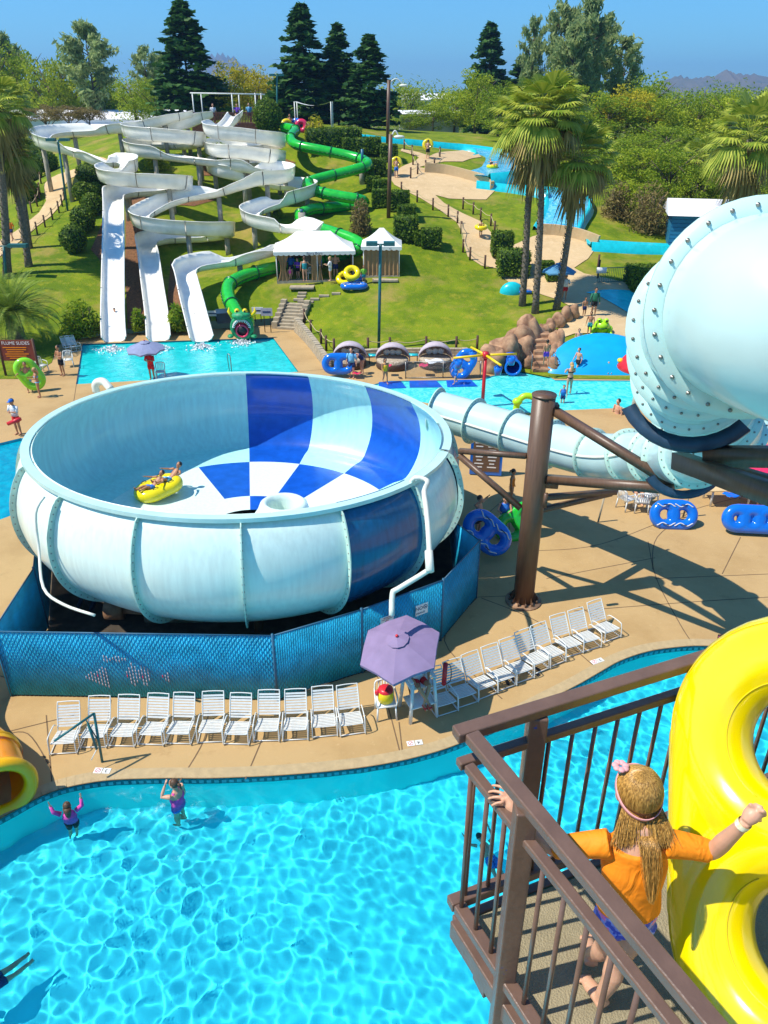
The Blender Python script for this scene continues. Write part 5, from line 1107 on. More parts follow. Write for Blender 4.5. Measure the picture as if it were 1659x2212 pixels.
palm(1128, 660, 1150, 268, 98, 'left trunk of the tall fan palm pair on the lawn edge', seed=1, trr=.22); palm(1156, 676, 1178, 250, 100, 'tallest fan palm of the pair on the lawn edge', seed=2, trr=.22); palm(1201, 668, 1252, 345, 88, 'shorter leaning fan palm right of the tall pair', seed=3, trr=.22)
palm(1600, 520, 1622, 300, 100, 'big fan palm behind the blue shed at the right edge', seed=4, Y=62, trr=.3); palm(1505, 450, 1515, 345, 55, 'small fan palm in the right woods', seed=5, Y=76, nf=36); palm(1470, 430, 1478, 425, 50, 'lowest small fan palm in the right woods', seed=6, Y=78, nf=34)
palm(62, 575, 22, 330, 62, 'left edge fan palm with the leaning bare trunk', seed=7, trr=.25); palm(15, 595, -5, 235, 75, 'tallest fan palm at the left edge', seed=8, trr=.28); palm(48, 462, 30, 300, 40, 'slim distant fan palm at the left edge', seed=9, trr=.22, Y=62)
def date_palm(base, h, L, label, nf=58, seed=3):
    rs_ = np.random.RandomState(seed); t = empty('date_palm', base, 0, label, 'palm tree'); mb = MB(); mb.tube([(0, 0, -.2), (0, 0, h)], [.55, .42], 12); mb.build('trunk', m_pt, t); Q = []; st = MB()
    for i in range(nf):
        az = i * 2.39996; el = math.asin(max(-.5, .97 - 1.25 * i / nf)); c = np.array([0, 0, h]); pts = []
        for k in range(12):
            s = k / 11; e = el - 1.35 * s * s * (.7 + .5 * math.cos(el)); pts.append(c.copy()); c = c + np.array([math.cos(e) * math.cos(az), math.cos(e) * math.sin(az), math.sin(e)]) * L / 11
        st.tube(pts, [.035 * (1 - k / 13) for k in range(12)], 4, caps=False); sd = np.array([-math.sin(az), math.cos(az), 0])
        for k in range(1, 44):
            f = k / 44 * 11; a = pts[min(int(f), 10)]; b = pts[min(int(f) + 1, 11)]; p = a + (b - a) * (f % 1); d = (b - a) / (np.linalg.norm(b - a) + 1e-9); ll = L * .2 * math.sin(pi * min(1, .12 + k / 48)) 
            for s_ in (-1, 1):
                tip = p + (sd * s_ * .85 + d * .55 + np.array([0, 0, .12])) * ll; m1 = (p + tip) / 2; w_ = d * .028; Q.append([p, m1 + w_, tip, m1 - w_])
    o = bpy.data.objects.new('fronds', fast_mesh('fronds', np.array(Q), LM['date'])); C.objects.link(o); o.parent = t; st.build('frond_stalk', LM['date'], t)['kind'] = 'stuff'; return t
dpb = G(42, 752); date_palm(dpb, 2.2, 3.4, 'low feathery date palm above the flume slides board')
# ---------------------------------------------------------------- mountains and buildings behind
m_mtn = ground_mat('mountain', [(.10, .11, .07), (.20, .16, .11, .4, .7), (.05, .08, .04, .5, .7)], [.004, .02], .3, .02)
def ridge(pts, Y, name, depth=900):
    P_ = [yp(a, b, Y) for a, b in pts]; mb = MB(); rows = []; rs_ = np.random.RandomState(9)
    fine_ = smoothpath(P_, 6)
    for k, f in enumerate((0, .22, .45, .7, 1.0)):
        rows.append([Vector((p.x * (1 - .10 * (1 - f)) , p.y - depth * (1 - f), 4 + (p.z - 4) * (f ** .8) + (rs_.normal() * (p.z - 4) * .05 if 0 < f else 0))) for p in fine_])
    rows.append([Vector((p.x, p.y + depth, 0)) for p in fine_]); n = len(fine_); vs = [v for r in rows for v in r]
    mb.add(vs, [(i * n + j, i * n + j + 1, (i + 1) * n + j + 1, (i + 1) * n + j) for i in range(len(rows) - 1) for j in range(n - 1)]); tag(mb.build(name, m_mtn), kind='structure')
ridge([(180, 215), (270, 185), (370, 165), (430, 128), (470, 118), (505, 126), (560, 158), (640, 178), (760, 205), (860, 215)], 4200, 'mountain')
ridge([(860, 214), (885, 206), (905, 197), (925, 208), (950, 214)], 3000, 'hills', 500)
ridge([(1330, 212), (1400, 196), (1430, 180), (1450, 170), (1474, 164), (1490, 172), (1520, 168), (1560, 160), (1585, 156), (1620, 163), (1680, 168), (1800, 180), (1950, 205)], 2600, 'hills', 500)
htop = max(v.co.z for o in bpy.data.objects if o.name.startswith(('mountain', 'hills')) for v in o.data.vertices) + 5; print('htop', htop)
hz_ = MB(); hz_.box((0, 2650, (htop - 4) / 2), (9000, 5900, htop + 4))
hm = bpy.data.materials.new('haze_air'); hm.use_nodes = True; hn = hm.node_tree; hn.nodes.remove(hn.nodes['Principled BSDF']); pv = hn.nodes.new('ShaderNodeVolumePrincipled'); pv.inputs['Color'].default_value = (.34, .60, 1, 1); pv.inputs['Density'].default_value = .00024; pv.inputs['Anisotropy'].default_value = .2; hn.links.new(pv.outputs[0], hn.nodes['Material Output'].inputs['Volume'])
ho = hz_.build('haze', hm, smooth=False); tag(ho, kind='stuff'); ho['label'] = 'thin blue haze over the distant mountains'
def house(name, c, w, d, h, rise, wall, roof, label, rz=0, win=0, ridges=0):
    t = empty(name, c, rz, label, 'building'); m = MB(); m.box((0, 0, h / 2), (w, d, h)); m.build('wall', wall, t, smooth=False)
    m = MB(); o = .4; m.add([(-w/2-o, -d/2-o, h), (w/2+o, -d/2-o, h), (w/2+o, d/2+o, h), (-w/2-o, d/2+o, h), (-w/2-o, 0, h+rise), (w/2+o, 0, h+rise)], [(0,1,5,4), (2,3,4,5), (3,0,4), (1,2,5), (3,2,1,0)]); m.build('roof', roof, t, smooth=False)
    for k in range(win): m = MB(); m.box((-w / 2 + w * (k + .7) / (win + .4), -d / 2 - .02, h * .55), (w / win * .4, .06, h * .3)); m.build('window', M['dark_inside'], t, smooth=False)
    if ridges:
        m = MB()
        for k in range(ridges): z = h * (k + .5) / ridges; m.box((0, -d / 2 - .02, z), (w, .05, h / ridges * .8)); m.box((-w / 2 - .02, 0, z), (.05, d, h / ridges * .8))
        m.build('siding', wall, t, smooth=False)
    return t
m_wb = mat('wall_pale', (.62, .66, .70), .7, .06, .5); m_wr = mat('roof_white', (.82, .80, .80), .6, .05, .5); m_blw = mat('shed_blue', (.015, .15, .26), .6, .15, 1)
q = yp(150, 300, 135); house('long_building', (q.x, 135, 6.0), 40, 14, 5.2, 1.2, m_wb, m_wr, 'long pale building with white roof behind the brown oaks at left', win=0, ridges=0)
q = yp(300, 280, 128); house('long_building', (q.x, 130, 6.5), 22, 10, 3.5, 1, m_wb, m_wr, 'smaller pale building left of the hilltop deck')
q = yp(935, 225, 300); house('long_building', (q.x, 300, 8), 22, 14, 6, 2.0, m_wb, m_wr, 'distant white roofed building right of the tall lamp poles')
q = yp(925, 300, 132); house('trailer', (q.x, 132, T(q.x, 132)), 9, 4, 2.6, .5, m_wb, m_wr, 'white parked trailer behind the upper river flume')
q = yp(1560, 530, 63); sh_ = house('blue_shed', (q.x + .3, 65.5, T(q.x, 63)), 7.4, 5.0, 2.9, 1.0, m_blw, m_wr, 'blue sided shed with white roof below the right woods', rz=R(-14), ridges=10)
# ---------------------------------------------------------------- hilltop decks
def deck(name, x0, x1, ytop, yb, Y, label, dep=3.5, m_='wood_brown', n=14):
    a = yp(x0, ytop, Y); b = yp(x1, ytop, Y); zf = a.z - 1.0; t = empty(name, (a.x, Y, T(a.x, Y)), 0, label, 'deck')
    W = b.x - a.x; zb = min(T(a.x, Y), T(b.x, Y)); o = Vector((a.x, Y, T(a.x, Y)))
    m = MB(); m.box(Vector((W / 2, dep / 2, zf - o.z)), (W, dep, .18)); m.build('floor', M[m_], t, smooth=False)
    for y in (0, dep): m = MB(); m.box(Vector((W / 2, y, zf + 1.0 - o.z)), (W, .1, .1)); m.build('handrail', M[m_], t, smooth=False)
    m = MB(); m.box(Vector((W / 2, -.08, zf - .35 - o.z)), (W, .08, .8)); m.build('fascia', M[m_], t, smooth=False)
    for k in range(n * 3): m = MB(); m.box(Vector((W * k / (n * 3 - 1), -.03, zf + .5 - o.z)), (W / n / 3 * .62, .06, 1.0)); m.build('baluster', M[m_], t, smooth=False)
    for k in range(4):
        for y in (0, dep): m = MB(); m.box(Vector((W * k / 3, y, (zf + zb - 1) / 2 - o.z)), (.18, .18, zf - zb + 1)); m.build('post', M[m_], t, smooth=False)
    return t, zf, W, o
dt, zf1, W1, o1 = deck('slide_deck', 414, 553, 244, 281, 84, 'brown wooden slide deck at the hilltop where the white flumes start', 4.5)
m = MB()
for x in (.2, W1 * .64, W1): 
    for y in (.2, 4.2): m = MB(); m.tube([(x, y, zf1 - o1.z), (x, y, zf1 - o1.z + 2.7)], .06, 8); m.build('canopy_post', M['white_plastic'], dt)
for y in (.2, 4.2): m = MB(); m.tube([(0, y, zf1 - o1.z + 2.7), (W1 + .4, y, zf1 - o1.z + 2.6)], .06, 8); m.build('canopy_beam', M['white_plastic'], dt)
d2, zf2, W2, o2 = deck('tube_deck', 612, 676, 266, 290, 86, 'small reddish deck at the start of the green slide', 3, n=9)
sh = empty('shade_canopy', (o2.x + 1.2, 86, zf2), 0, 'pale shade sail on thin white posts above the small hilltop deck', 'canopy')
for x in (0, 3.6):
    for y in (0, 2.5): m = MB(); m.tube([(x, y, 0), (x, y, 2.9)], .05, 8); m.build('post', M['white_plastic'], sh)
m = MB(); vs = [(x * 3.6 / 6, y * 2.5 / 3, 2.9 - .35 * math.sin(pi * x / 6)) for y in range(4) for x in range(7)]; m.add(vs, [(j * 7 + i, j * 7 + i + 1, (j + 1) * 7 + i + 1, (j + 1) * 7 + i) for j in range(3) for i in range(6)]); m.build('cloth', M['tent_white'], sh)
inflatable((o2.x + W2 * .62, 85.6, zf2 + .75), (R(80), 0, 0), 1, .42, .26, M['red_vinyl'], 'red single tube standing on the small hilltop deck', vox=.05, grip=False)
inflatable((o2.x + .3, 86.3, zf2 + .75), (R(80), 0, .5), 1, .42, .26, M['yellow_vinyl'], 'yellow single tube held on the small hilltop deck', vox=.05, grip=False)
inflatable((o2.x + 1.2, 86.6, zf2 + .8), (R(75), 0, -.3), 1, .42, .26, M['blue_vinyl'], 'blue single tube held on the small hilltop deck', vox=.05, grip=False)
person((o2.x + .6, 86.5, zf2 + .1), 1.7, 180, 'rider standing between the tubes on the small hilltop deck', 'tan', [('shorts', 'lime')], pose='hold')
person((o1.x + W1 * .31, 84.8, zf1 + .1), 1.7, 200, 'person in white top on the hilltop slide deck', 'light', [('shirt', 'white'), ('shorts', 'navy')])
person((o1.x + W1 * .70, 84.3, zf1 + .1), 1.7, 180, 'attendant in purple on the hilltop slide deck behind the sitting rider', 'light', [('shirt', 'purple'), ('shorts', 'navy')], pose='hold')
person((o1.x + W1 * .86, 85.4, zf1 + .1), 1.75, 190, 'person in blue shirt at the right end of the hilltop slide deck', 'light', [('shirt', 'sky'), ('shorts', 'navy')])
person(yp(510, 256, 79.3) + Vector((0, 0, -.5)), 1.7, 180, 'rider sitting at the start of the stacked-loop white flume', 'light', [('shorts', 'navy')], pose='floorsit')
# ---------------------------------------------------------------- poles and lamps
def pole(px, py, tx, ty, r, label, arm=None, m_='steel_brown', head=None, name='lamp_post', Y=None):
    if Y: q = yp(px, py, Y); b = Vector((q.x, Y, T(q.x, Y)))
    else: b = G(px, py)
    tp = yp(tx, ty, b.y); t = empty(name, b, 0, label, 'lamp post'); m = MB(); m.tube([Vector((0, 0, -.2)), tp - b], r, 10); m.build('pole', M[m_], t)
    if arm:
        e_ = yp(arm[0], arm[1], b.y) - b; top = tp - b; m = MB(); m.tube(smoothpath([top - Vector((0, 0, .3)), top.lerp(e_, .5) + Vector((0, 0, .35)), e_], 4), r * .35, 6); m.build('arm', M['white_plastic'], t); m = MB(); m.ell(e_, (.45, .22, .14), 10, 6); m.build('lamp_head', M['pvc'], t)
    if head:
        top = tp - b
        for s in (-1, 1): m = MB(); m.box(top + Vector((s * head, 0, .05)), (head * 1.3, .5, .22)); m.build('lamp_head', M['teal_metal'], t, smooth=False)
        m = MB(); m.bar(top + Vector((-head * 1.6, 0, 0)), top + Vector((head * 1.6, 0, 0)), .08); m.build('cross_bar', M['teal_metal'], t)
    return t
pole(818, 754, 822, 528, .09, 'dark green twin head lamp post on the lawn by the daybeds', m_='teal_metal', head=.5)
pole(839, 470, 844, 290, .16, 'nearer tall brown pole with a curved lamp arm by the lawn shrubs', arm=(862, 296), name='utility_pole')
pole(837, 318, 840, 173, .17, 'farther tall brown pole with lamp arm at the skyline', arm=(872, 185), name='utility_pole')
pole(146, 455, 125, 303, .09, 'dark lamp post beside the left hillside path', m_='teal_metal', head=.55); pole(599, 270, 598, 163, .1, 'dark lamp post behind the hilltop deck', m_='teal_metal', head=.5, Y=100)
pole(12, 600, 8, 532, .09, 'low dark lamp post at the left edge', m_='teal_metal', head=1.0, Y=56)
# ---------------------------------------------------------------- rope posts along the paths
def rope_line(L, label, h=.95, rope=True, flat=False):
    prev = None
    for i, (px, py) in enumerate(L):
        g = gp(px, py) if flat else G(px, py); m = MB(); m.tube([(0, 0, -.1), (0, 0, h)], .075, 8); o = m.build('rope_post', M['wood_post'], loc=g); tag(o, f'{ORD[i] if i < 11 else "last"} wooden rope post {label}', 'post', 'wooden rope posts')
        if prev is not None and rope:
            a, b = prev + Vector((0, 0, h * .8)), g + Vector((0, 0, h * .8)); mid_ = (a + b) / 2 - Vector((0, 0, min(.35, (b - a).length * .08))); m = MB(); m.tube(smoothpath([a, mid_, b], 5), .025, 5); r_ = m.build('rope', M['rope']); tag(r_, f'rope after {ORD[i - 1]} post {label}', 'rope', 'ropes between posts')
        prev = g
rope_line([(658, 698), (672, 722), (694, 743), (705, 758), (722, 765)], 'above the block retaining wall, from the stairs'); rope_line([(795, 763), (842, 762), (920, 760), (985, 760), (1030, 758)], 'behind the daybeds, from the left')
rope_line([(867, 418), (901, 437), (935, 454), (968, 468), (988, 483), (996, 505), (1000, 545), (1015, 562), (1047, 580)], 'on the lower side of the right path, from the top', .95)
rope_line([(873, 324), (890, 336), (892, 357), (902, 377), (887, 386)], 'beside the upper right path bend, from the top'); rope_line([(950, 340), (938, 365), (919, 370)], 'by the tube carrier on the upper right path, from the top')
rope_line([(1000, 452), (1022, 463), (1038, 475), (1060, 488), (1068, 504)], 'on the upper side of the right path, from the top')
rope_line([(140, 432), (135, 446), (128, 460), (114, 475), (98, 491), (81, 506), (60, 527)], 'on the right side of the left path, from the top'); rope_line([(89, 396), (87, 419), (86, 431), (81, 446), (69, 460)], 'on the left side of the left path, from the top')
# ---------------------------------------------------------------- people and tubes on the hill
person(G(28, 520), 1.7, 170, 'walker in orange shirt on the left path', 'light', [('shirt', 'orange'), ('shorts', 'navy')], pose='walk'); person(G(57, 511), 1.68, 10, 'woman in navy swimsuit walking up the left path', 'light', [('swimsuit', 'navy')], ('brown', 'long'), 'walk')
for px, py, tx, ty, hh, lb, c in ((924, 344, 924, 325, 1.7, 'upper', 'black'), (856, 385, 855, 364, 1.7, 'lower', 'blue')):
    g = G(px, py); person(g, hh, 0, f'{lb} tube carrier walking up the right path', 'light', [('shorts', c)], pose='hold'); inflatable(g + Vector((0, .35, 1.25)), (R(78), 0, 0), 1, .36, .19, M['yellow_vinyl'], f'yellow tube held upright by the {lb} walker on the right path', vox=.04, grip=False)
g = G(1038, 514); person(g, 1.35, 20, 'child wearing a yellow tube round the waist on the right path', 'tan', [('shorts', 'green')], ('dark', 'short'), 'hips'); inflatable(g + Vector((0, 0, .82)), (R(8), 0, 0), 1, .36, .17, M['yellow_vinyl'], 'yellow tube round the waist of the child on the right path', vox=.04, grip=False)
g = G(1063, 368); inflatable(g + Vector((0, 0, .35)), (0, 0, 0), 1, .4, .18, M['yellow_vinyl'], 'yellow tube carrying a rider down the upper river flume', vox=.04, grip=False); person(g + Vector((0, 0, .35)), 1.6, 200, 'rider sitting in the yellow tube in the upper river flume', 'light', [('swimsuit', 'black')], pose='recline')
g = yp(249, 684, 51.0); person(g + Vector((0, 0, -.15)), 1.3, 180, 'child sliding down the leftmost white chute', 'light', [('bikini', 'lime')], ('dark', 'short'), 'floorsit')
# ---------------------------------------------------------------- cabanas
def cabana(a, b, dep, eave, peak, ridge_, label, opened, name='tent'):
    a = a.copy(); b = b.copy(); zb = min(a.z, b.z) ; a.z = b.z = zb; d = (b - a); W = d.length; d.normalize(); n = Vector((-d.y, d.x, 0))
    t = empty(name, a, 0, label, 'tent'); t.matrix_world = faceM(a, d, Vector((0, 0, 1)))
    # local frame: x along the front, y backwards, z up
    m = MB(); m.box((W / 2, dep / 2, .06), (W + .1, dep + .1, .22)); m.build('floor', M['stone_block'], t, smooth=False)
    e = .18; P_ = [(-e, -e, eave), (W + e, -e, eave), (W + e, dep + e, eave), (-e, dep + e, eave)]; r0, r1 = (W / 2 - ridge_ / 2, dep / 2, peak), (W / 2 + ridge_ / 2, dep / 2, peak)
    def sub(A_, B_, C_, D_, nu=6, nv=5):                           # slightly sagging cloth
        vs = []
        for i in range(nv + 1):
            for j in range(nu + 1):
                l = Vector(A_).lerp(Vector(D_), i / nv); r = Vector(B_).lerp(Vector(C_), i / nv); p = l.lerp(r, j / nu); p.z -= .10 * math.sin(pi * i / nv) + .03 * math.sin(j * 2.1) * math.sin(pi * i / nv); vs.append(p)
        return vs, [(i * (nu + 1) + j, i * (nu + 1) + j + 1, (i + 1) * (nu + 1) + j + 1, (i + 1) * (nu + 1) + j) for i in range(nv) for j in range(nu)]
    for A_, B_, C_, D_ in ((P_[0], P_[1], r1, r0), (P_[1], P_[2], r1, r1), (P_[2], P_[3], r0, r1), (P_[3], P_[0], r0, r0)):
        m = MB(); m.add(*sub(A_, B_, C_, D_)); m.build('roof_panel', M['tent_white'], t)
    for A_, B_ in ((P_[0], P_[1]), (P_[1], P_[2]), (P_[3], P_[0]), (P_[2], P_[3])):
        A_, B_ = Vector(A_), Vector(B_); L = (B_ - A_).length; k = max(3, int(L / .35)); m = MB(); vs = []
        for i in range(k * 3 + 1): p = A_.lerp(B_, i / (k * 3)); vs += [p, p - Vector((0, 0, .20 + .06 * abs(math.sin(pi * i / 3))))]
        m.add(vs, [(2 * i, 2 * i + 2, 2 * i + 3, 2 * i + 1) for i in range(k * 3)]); m.build('valance', M['tent_white'], t)
    for x in ([0, W] if not opened else [0, W * .53, W]):
        for y in (0, dep): m = MB(); m.tube([(x, y, 0), (x, y, eave)], .035, 8); m.build('pole', M['white_plastic'], t)
    def curtain(A_, B_, amp=.06, top=eave - .05, gather=False):
        A_, B_ = Vector(A_), Vector(B_); L = (B_ - A_).length; k = max(6, int(L / .06)); nn = (B_ - A_).normalized().cross(up); m = MB(); vs = []
        for j in range(7):
            f = j / 6; sq = 1 - (.6 * math.sin(pi * min(1, f * 1.1)) if gather else 0)
            for i in range(k + 1): u_ = .5 + (i / k - .5) * sq; p = A_.lerp(B_, u_) + nn * amp * math.sin(i * 1.3) * (1 - .3 * f); p.z = .15 + (top - .15) * f; vs.append(p)
        m.add(vs, [(j * (k + 1) + i, j * (k + 1) + i + 1, (j + 1) * (k + 1) + i + 1, (j + 1) * (k + 1) + i) for j in range(6) for i in range(k)]); m.build('curtain', M['tent_tan'], t)
    curtain((0, dep, 0), (0, 0, 0)); curtain((W, 0, 0), (W, dep, 0)); curtain((W, dep, 0), (0, dep, 0))
    if not opened: curtain((0, 0, 0), (W, 0, 0))
    else:
        curtain((0, 0, 0), (.9, 0, 0), gather=True); curtain((W * .45, 0, 0), (W * .53, 0, 0)); curtain((W * .53, 0, 0), (W * .60, 0, 0), gather=True)
    return t, W
ta, tb = G(600, 612), G(763, 601)
tn1, TW = cabana(ta, tb, 3.6, 2.15, 3.25, 2.4, 'open white roofed cabana tent with tan curtains and people inside', True)
text('Bora Bora', .27, M['ink_navy'], tn1, Matrix.Translation((TW * .50, -.24, 2.03)) @ Matrix.Rotation(R(90), 4, 'X'))
tn2, _w = cabana(G(786, 600), G(862, 597), 2.6, 2.15, 3.2, .3, 'smaller square cabana tent with closed tan curtains', False)
text('ni', .22, M['ink_navy'], tn2, Matrix.Translation((_w * .75, -.24, 2.03)) @ Matrix.Rotation(R(90), 4, 'X'))
def on_tent(x, y): return tn1.matrix_world @ Vector((x, y, .17))
bpy.context.view_layer.update()
for x, y, h, yaw, lb, w, hr, ps in ((1.95, -.35, 1.7, 10, 'woman in teal patterned swimsuit standing at the front of the open cabana', [('swimsuit', 'teal')], ('brown', 'tail'), 'aside'), (3.75, -.35, 1.66, 80, 'blond woman in white dress at the front of the open cabana', [('shirt', 'white'), ('skirt', 'white')], ('blond', 'short'), 'hold'),
    (.95, 1.0, 1.75, 180, 'person in blue shirt at the left inside the open cabana', [('shirt', 'blue'), ('shorts', 'navy')], ('dark', 'short'), 'stand'), (1.45, .6, 1.45, 150, 'child in purple shirt inside the open cabana', [('shirt', 'purple'), ('shorts', 'black')], ('dark', 'short'), 'hold'),
    (3.05, .5, 1.7, 250, 'person in dark blue beside the middle curtain of the open cabana', [('shirt', 'blue'), ('shorts', 'black')], ('brown', 'short'), 'aside'), (4.15, .6, 1.8, 190, 'bare chested man in dark shorts at the right inside the open cabana', [('shorts', 'navy')], ('dark', 'short'), 'fold'), (.9, .1, .95, 200, 'small child in pink at the left front of the open cabana', [('swimsuit', 'pink')], ('dark', 'short'), 'stand')):
    person(on_tent(x, y), h, yaw, lb, 'light', w, hr, ps)
monobloc(on_tent(2.35, .5), 200, 'white chair inside the open cabana', None); person(G(786, 614), 1.3, 200, 'child in yellow top by the corner between the two cabanas', 'tan', [('shirt', 'lime'), ('shorts', 'teal')])
g = G(744, 612); inflatable(g + Vector((0, 0, .35)), (R(35), R(-15), R(20)), 1, .42, .2, M['yellow_vinyl'], 'lower yellow tube leaning in the pile beside the cabanas', vox=.04, grip=False); inflatable(g + Vector((.55, -.2, .75)), (R(40), R(20), R(-20)), 1, .42, .2, M['yellow_vinyl'], 'upper yellow tube of the pile beside the cabanas', vox=.04, grip=False)
inflatable(G(765, 624) + Vector((0, 0, .2)), (0, 0, 0), 2, .42, .2, M['blue_vinyl'], 'blue double tube with white waves lying on the lawn by the cabanas', vox=.04, grip=False, trim=M['white_plastic']); inflatable(G(760, 609) + Vector((.2, .3, .2)), (R(10), 0, 0), 1, .4, .2, M['blue_vinyl'], 'dark blue single tube behind the yellow pile by the cabanas', vox=.04, grip=False)
# stepping stones
for i, (px, py, w, d_) in enumerate([(653, 620, 1.7, 1.2), (653, 634, .6, .3), (651, 641, .6, .3), (645, 648, .7, .35), (651, 652, .5, .3), (668, 653, .6, .3), (680, 647, .6, .3), (700, 640, .7, .3), (726, 635, .6, .3), (832, 606, 1.8, .7)]):
    g = G(px, py); m = MB(); m.box((0, 0, 0), (w, d_, .12)); o = m.build('stepping_stone', M['stone_block'], loc=g + Vector((0, 0, .03)), smooth=False)
    tag(o, ['wide paved pad in front of the open cabana', 'stepping stone just below the paved pad', 'second stepping stone below the paved pad', 'stepping stone near the stair top, third in the line', 'small stepping stone right at the stair top', 'first stepping stone of the right branch', 'second stepping stone of the right branch', 'third stepping stone of the right branch', 'last stepping stone towards the yellow tubes', 'long paved pad before the closed cabana'][i], 'stepping stone', 'stepping stones on the lawn')
# stone stairs with stepped side walls
sa, sb = gp(599, 712), gp(637, 712); tl, tr_ = G(620, 656), G(661, 656); st_ = empty('stone_stairs', (sa + sb) / 2, 0, 'stone stairs with stepped block sides leading from the splash pool to the lawn', 'stairs')
ns = 8; base_mid = (sa + sb) / 2; top_mid = (tl + tr_) / 2; hz = top_mid.z + .05; dd = Vector((top_mid.x - base_mid.x, top_mid.y - base_mid.y, 0)); ang = math.atan2(dd.y, dd.x) - pi / 2; W = (sb - sa).length * 1.05
for k in range(ns):
    f = (k + .5) / ns; c = dd * f; z = hz * (k + 1) / ns; m = MB(); m.box(Vector((c.x, c.y, z / 2)), (W, dd.length / ns * 1.25, z), ang); m.build('step', M['stone_block'], st_, smooth=False)
side = Vector((math.cos(ang), math.sin(ang), 0))
for s in (-1, 1):
    for k in range(6): f = (k + .6) / 6; c = dd * f + side * s * (W / 2 + .22); z = hz * f + .32; m = MB(); m.box(Vector((c.x, c.y, z / 2)), (.38, dd.length / 6 * .97, z), ang); m.build('side_block', M['stone_block'], st_, smooth=False)
# block retaining wall
def block_wall(px, h0, label, rows=3, bl=.42):
    P_ = resample(smoothpath([gp(a, b) for a, b in px], 6), bl); t = empty('retaining_wall', P_[0], 0, label, 'wall'); n = len(P_)
    for r in range(rows):
        m = MB()
        for i, (a, b) in enumerate(zip(P_, P_[1:])):
            hh = h0(i / n); bh = hh / rows; o = Vector((0, .0, 0)); a2, b2 = (a, b) if r % 2 == 0 else (a.lerp(b, .5), b.lerp(P_[min(i + 2, n - 1)], .5)); d = b2 - a2
            if d.length < .05: continue
            m.box((a2 + b2) / 2 - P_[0] + Vector((0, .06 * r, bh * (r + .5) + random.uniform(-.01, .01))), (d.length * .96, .32, bh * .93), math.atan2(d.y, d.x))
        m.build('course', M['stone_block'], t, smooth=False)
block_wall([(640, 716), (660, 736), (678, 757), (694, 778), (710, 797)], lambda f: .85 - .35 * f, 'curving stone block retaining wall right of the splash pool', 5)
block_wall([(732, 781), (765, 776), (801, 771), (880, 769), (974, 769), (1010, 769)], lambda f: .45, 'low stone block wall behind the daybeds', 3)
# daybeds
def daybed(px, py, label, sc_=1.0):
    t = empty('daybed', gp(px, py), 0, label, 'daybed', 'round wicker daybeds'); m = MB(); m.lathe([(0, .0), (.88, 0), (.95, .08), (.95, .32), (.92, .38)], n=28); m.build('base', M['wicker'], t); m = MB(); m.lathe([(.92, .36), (.90, .50), (.8, .55), (0, .56)], n=28); m.build('mattress', M['cushion'], t)
    m = MB(); n = 16; k_ = 8; vs = []
    for i in range(k_ + 1):
        e = pi * .5 * (i / k_) * 1.25 + .08
        for j in range(n + 1): a = pi * j / n; r = 1.0; vs.append((r * math.cos(a), .1 + r * math.sin(a) * math.cos(e), .45 + r * math.sin(a) * math.sin(e) * .95))
    m.add(vs, [(i * (n + 1) + j, i * (n + 1) + j + 1, (i + 1) * (n + 1) + j + 1, (i + 1) * (n + 1) + j) for i in range(k_) for j in range(n)]); c = m.build('canopy', M['lilac_cloth'], t); s_ = c.modifiers.new('t', 'SOLIDIFY'); s_.thickness = .04
    for x in (-.35, .0, .35): m = MB(); m.ell((x, .55, .72), (.2, .1, .17)); m.build('pillow', M['cloth_white'.replace('cloth_', 'tent_')], t)
    return t
MATS.update({})
daybed(756, 790, 'left round daybed half hidden behind the blue double tube'); daybed(848, 793, 'middle round daybed with patterned mattress'); d3 = daybed(940, 791, 'right round daybed with towels, next to the chainlink panel')
def towel(loc, size, m_, label, rz=0):
    xs_ = np.linspace(-.5, .5, 9); vs = [(x * size[0], y * size[1], .02 + .035 * math.sin(9 * x + 5 * y + size[0] * 7) * math.cos(6 * y)) for y in xs_ for x in xs_]; m = MB(); m.add(vs, [(i * 9 + j, i * 9 + j + 1, (i + 1) * 9 + j + 1, (i + 1) * 9 + j) for i in range(8) for j in range(8)]); o = m.build('towel', m_, loc=loc); o.rotation_euler = (0, 0, rz); s_ = o.modifiers.new('t', 'SOLIDIFY'); s_.thickness = .025; tag(o, label, 'towel')
towel(gp(940, 780, .6), (1.0, .7), M['sign_white'], 'pale towel spread on the right daybed', .3); towel(gp(915, 789, .6), (.5, .5), M['red_vinyl'], 'red towel folded on the left side of the right daybed'); towel(gp(838, 789, .6), (.4, .4), M['red_vinyl'], 'red cloth lying on the middle daybed')
for px, py, lb in ((806, 785, 'small dark side table with teal top left of the middle daybed'), (893, 784, 'small side table with teal top between middle and right daybeds')):
    t = empty('side_table', gp(px, py), 0, lb, 'table'); m = MB(); m.box((0, 0, .5), (.55, .45, .05)); m.build('table_top', M['flume_cyan'], t)
    for x in (-.22, .22):
        for y in (-.17, .17): m = MB(); m.bar((x, y, 0), (x, y, .5), .04); m.build('leg', M['wicker'], t)
for k, (px, py, lb) in enumerate(((731, 786, 'blue double tube leaning at the left daybed, held by the woman in a tank top'), (1001, 787, 'blue double tube leaning beside the brown rocks'))):
    inflatable(gp(px, py, .75), (R(78), 0, R(0)) if k == 0 else (R(72), R(-58), R(8)), 2, .39, .2, M['blue_vinyl'], lb, vox=.035, grip=False)
person(gp(760, 816), 1.7, 170, 'woman in blue patterned tank top and navy shorts beside the left daybed', 'light', [('shirt', 'sky'), ('shorts', 'navy')], ('dark', 'tail')); person(gp(782, 807), 1.65, 120, 'person bending over by the left daybed with a red striped towel', 'light', [('swimsuit', 'navy')], ('dark', 'short'), 'bend')
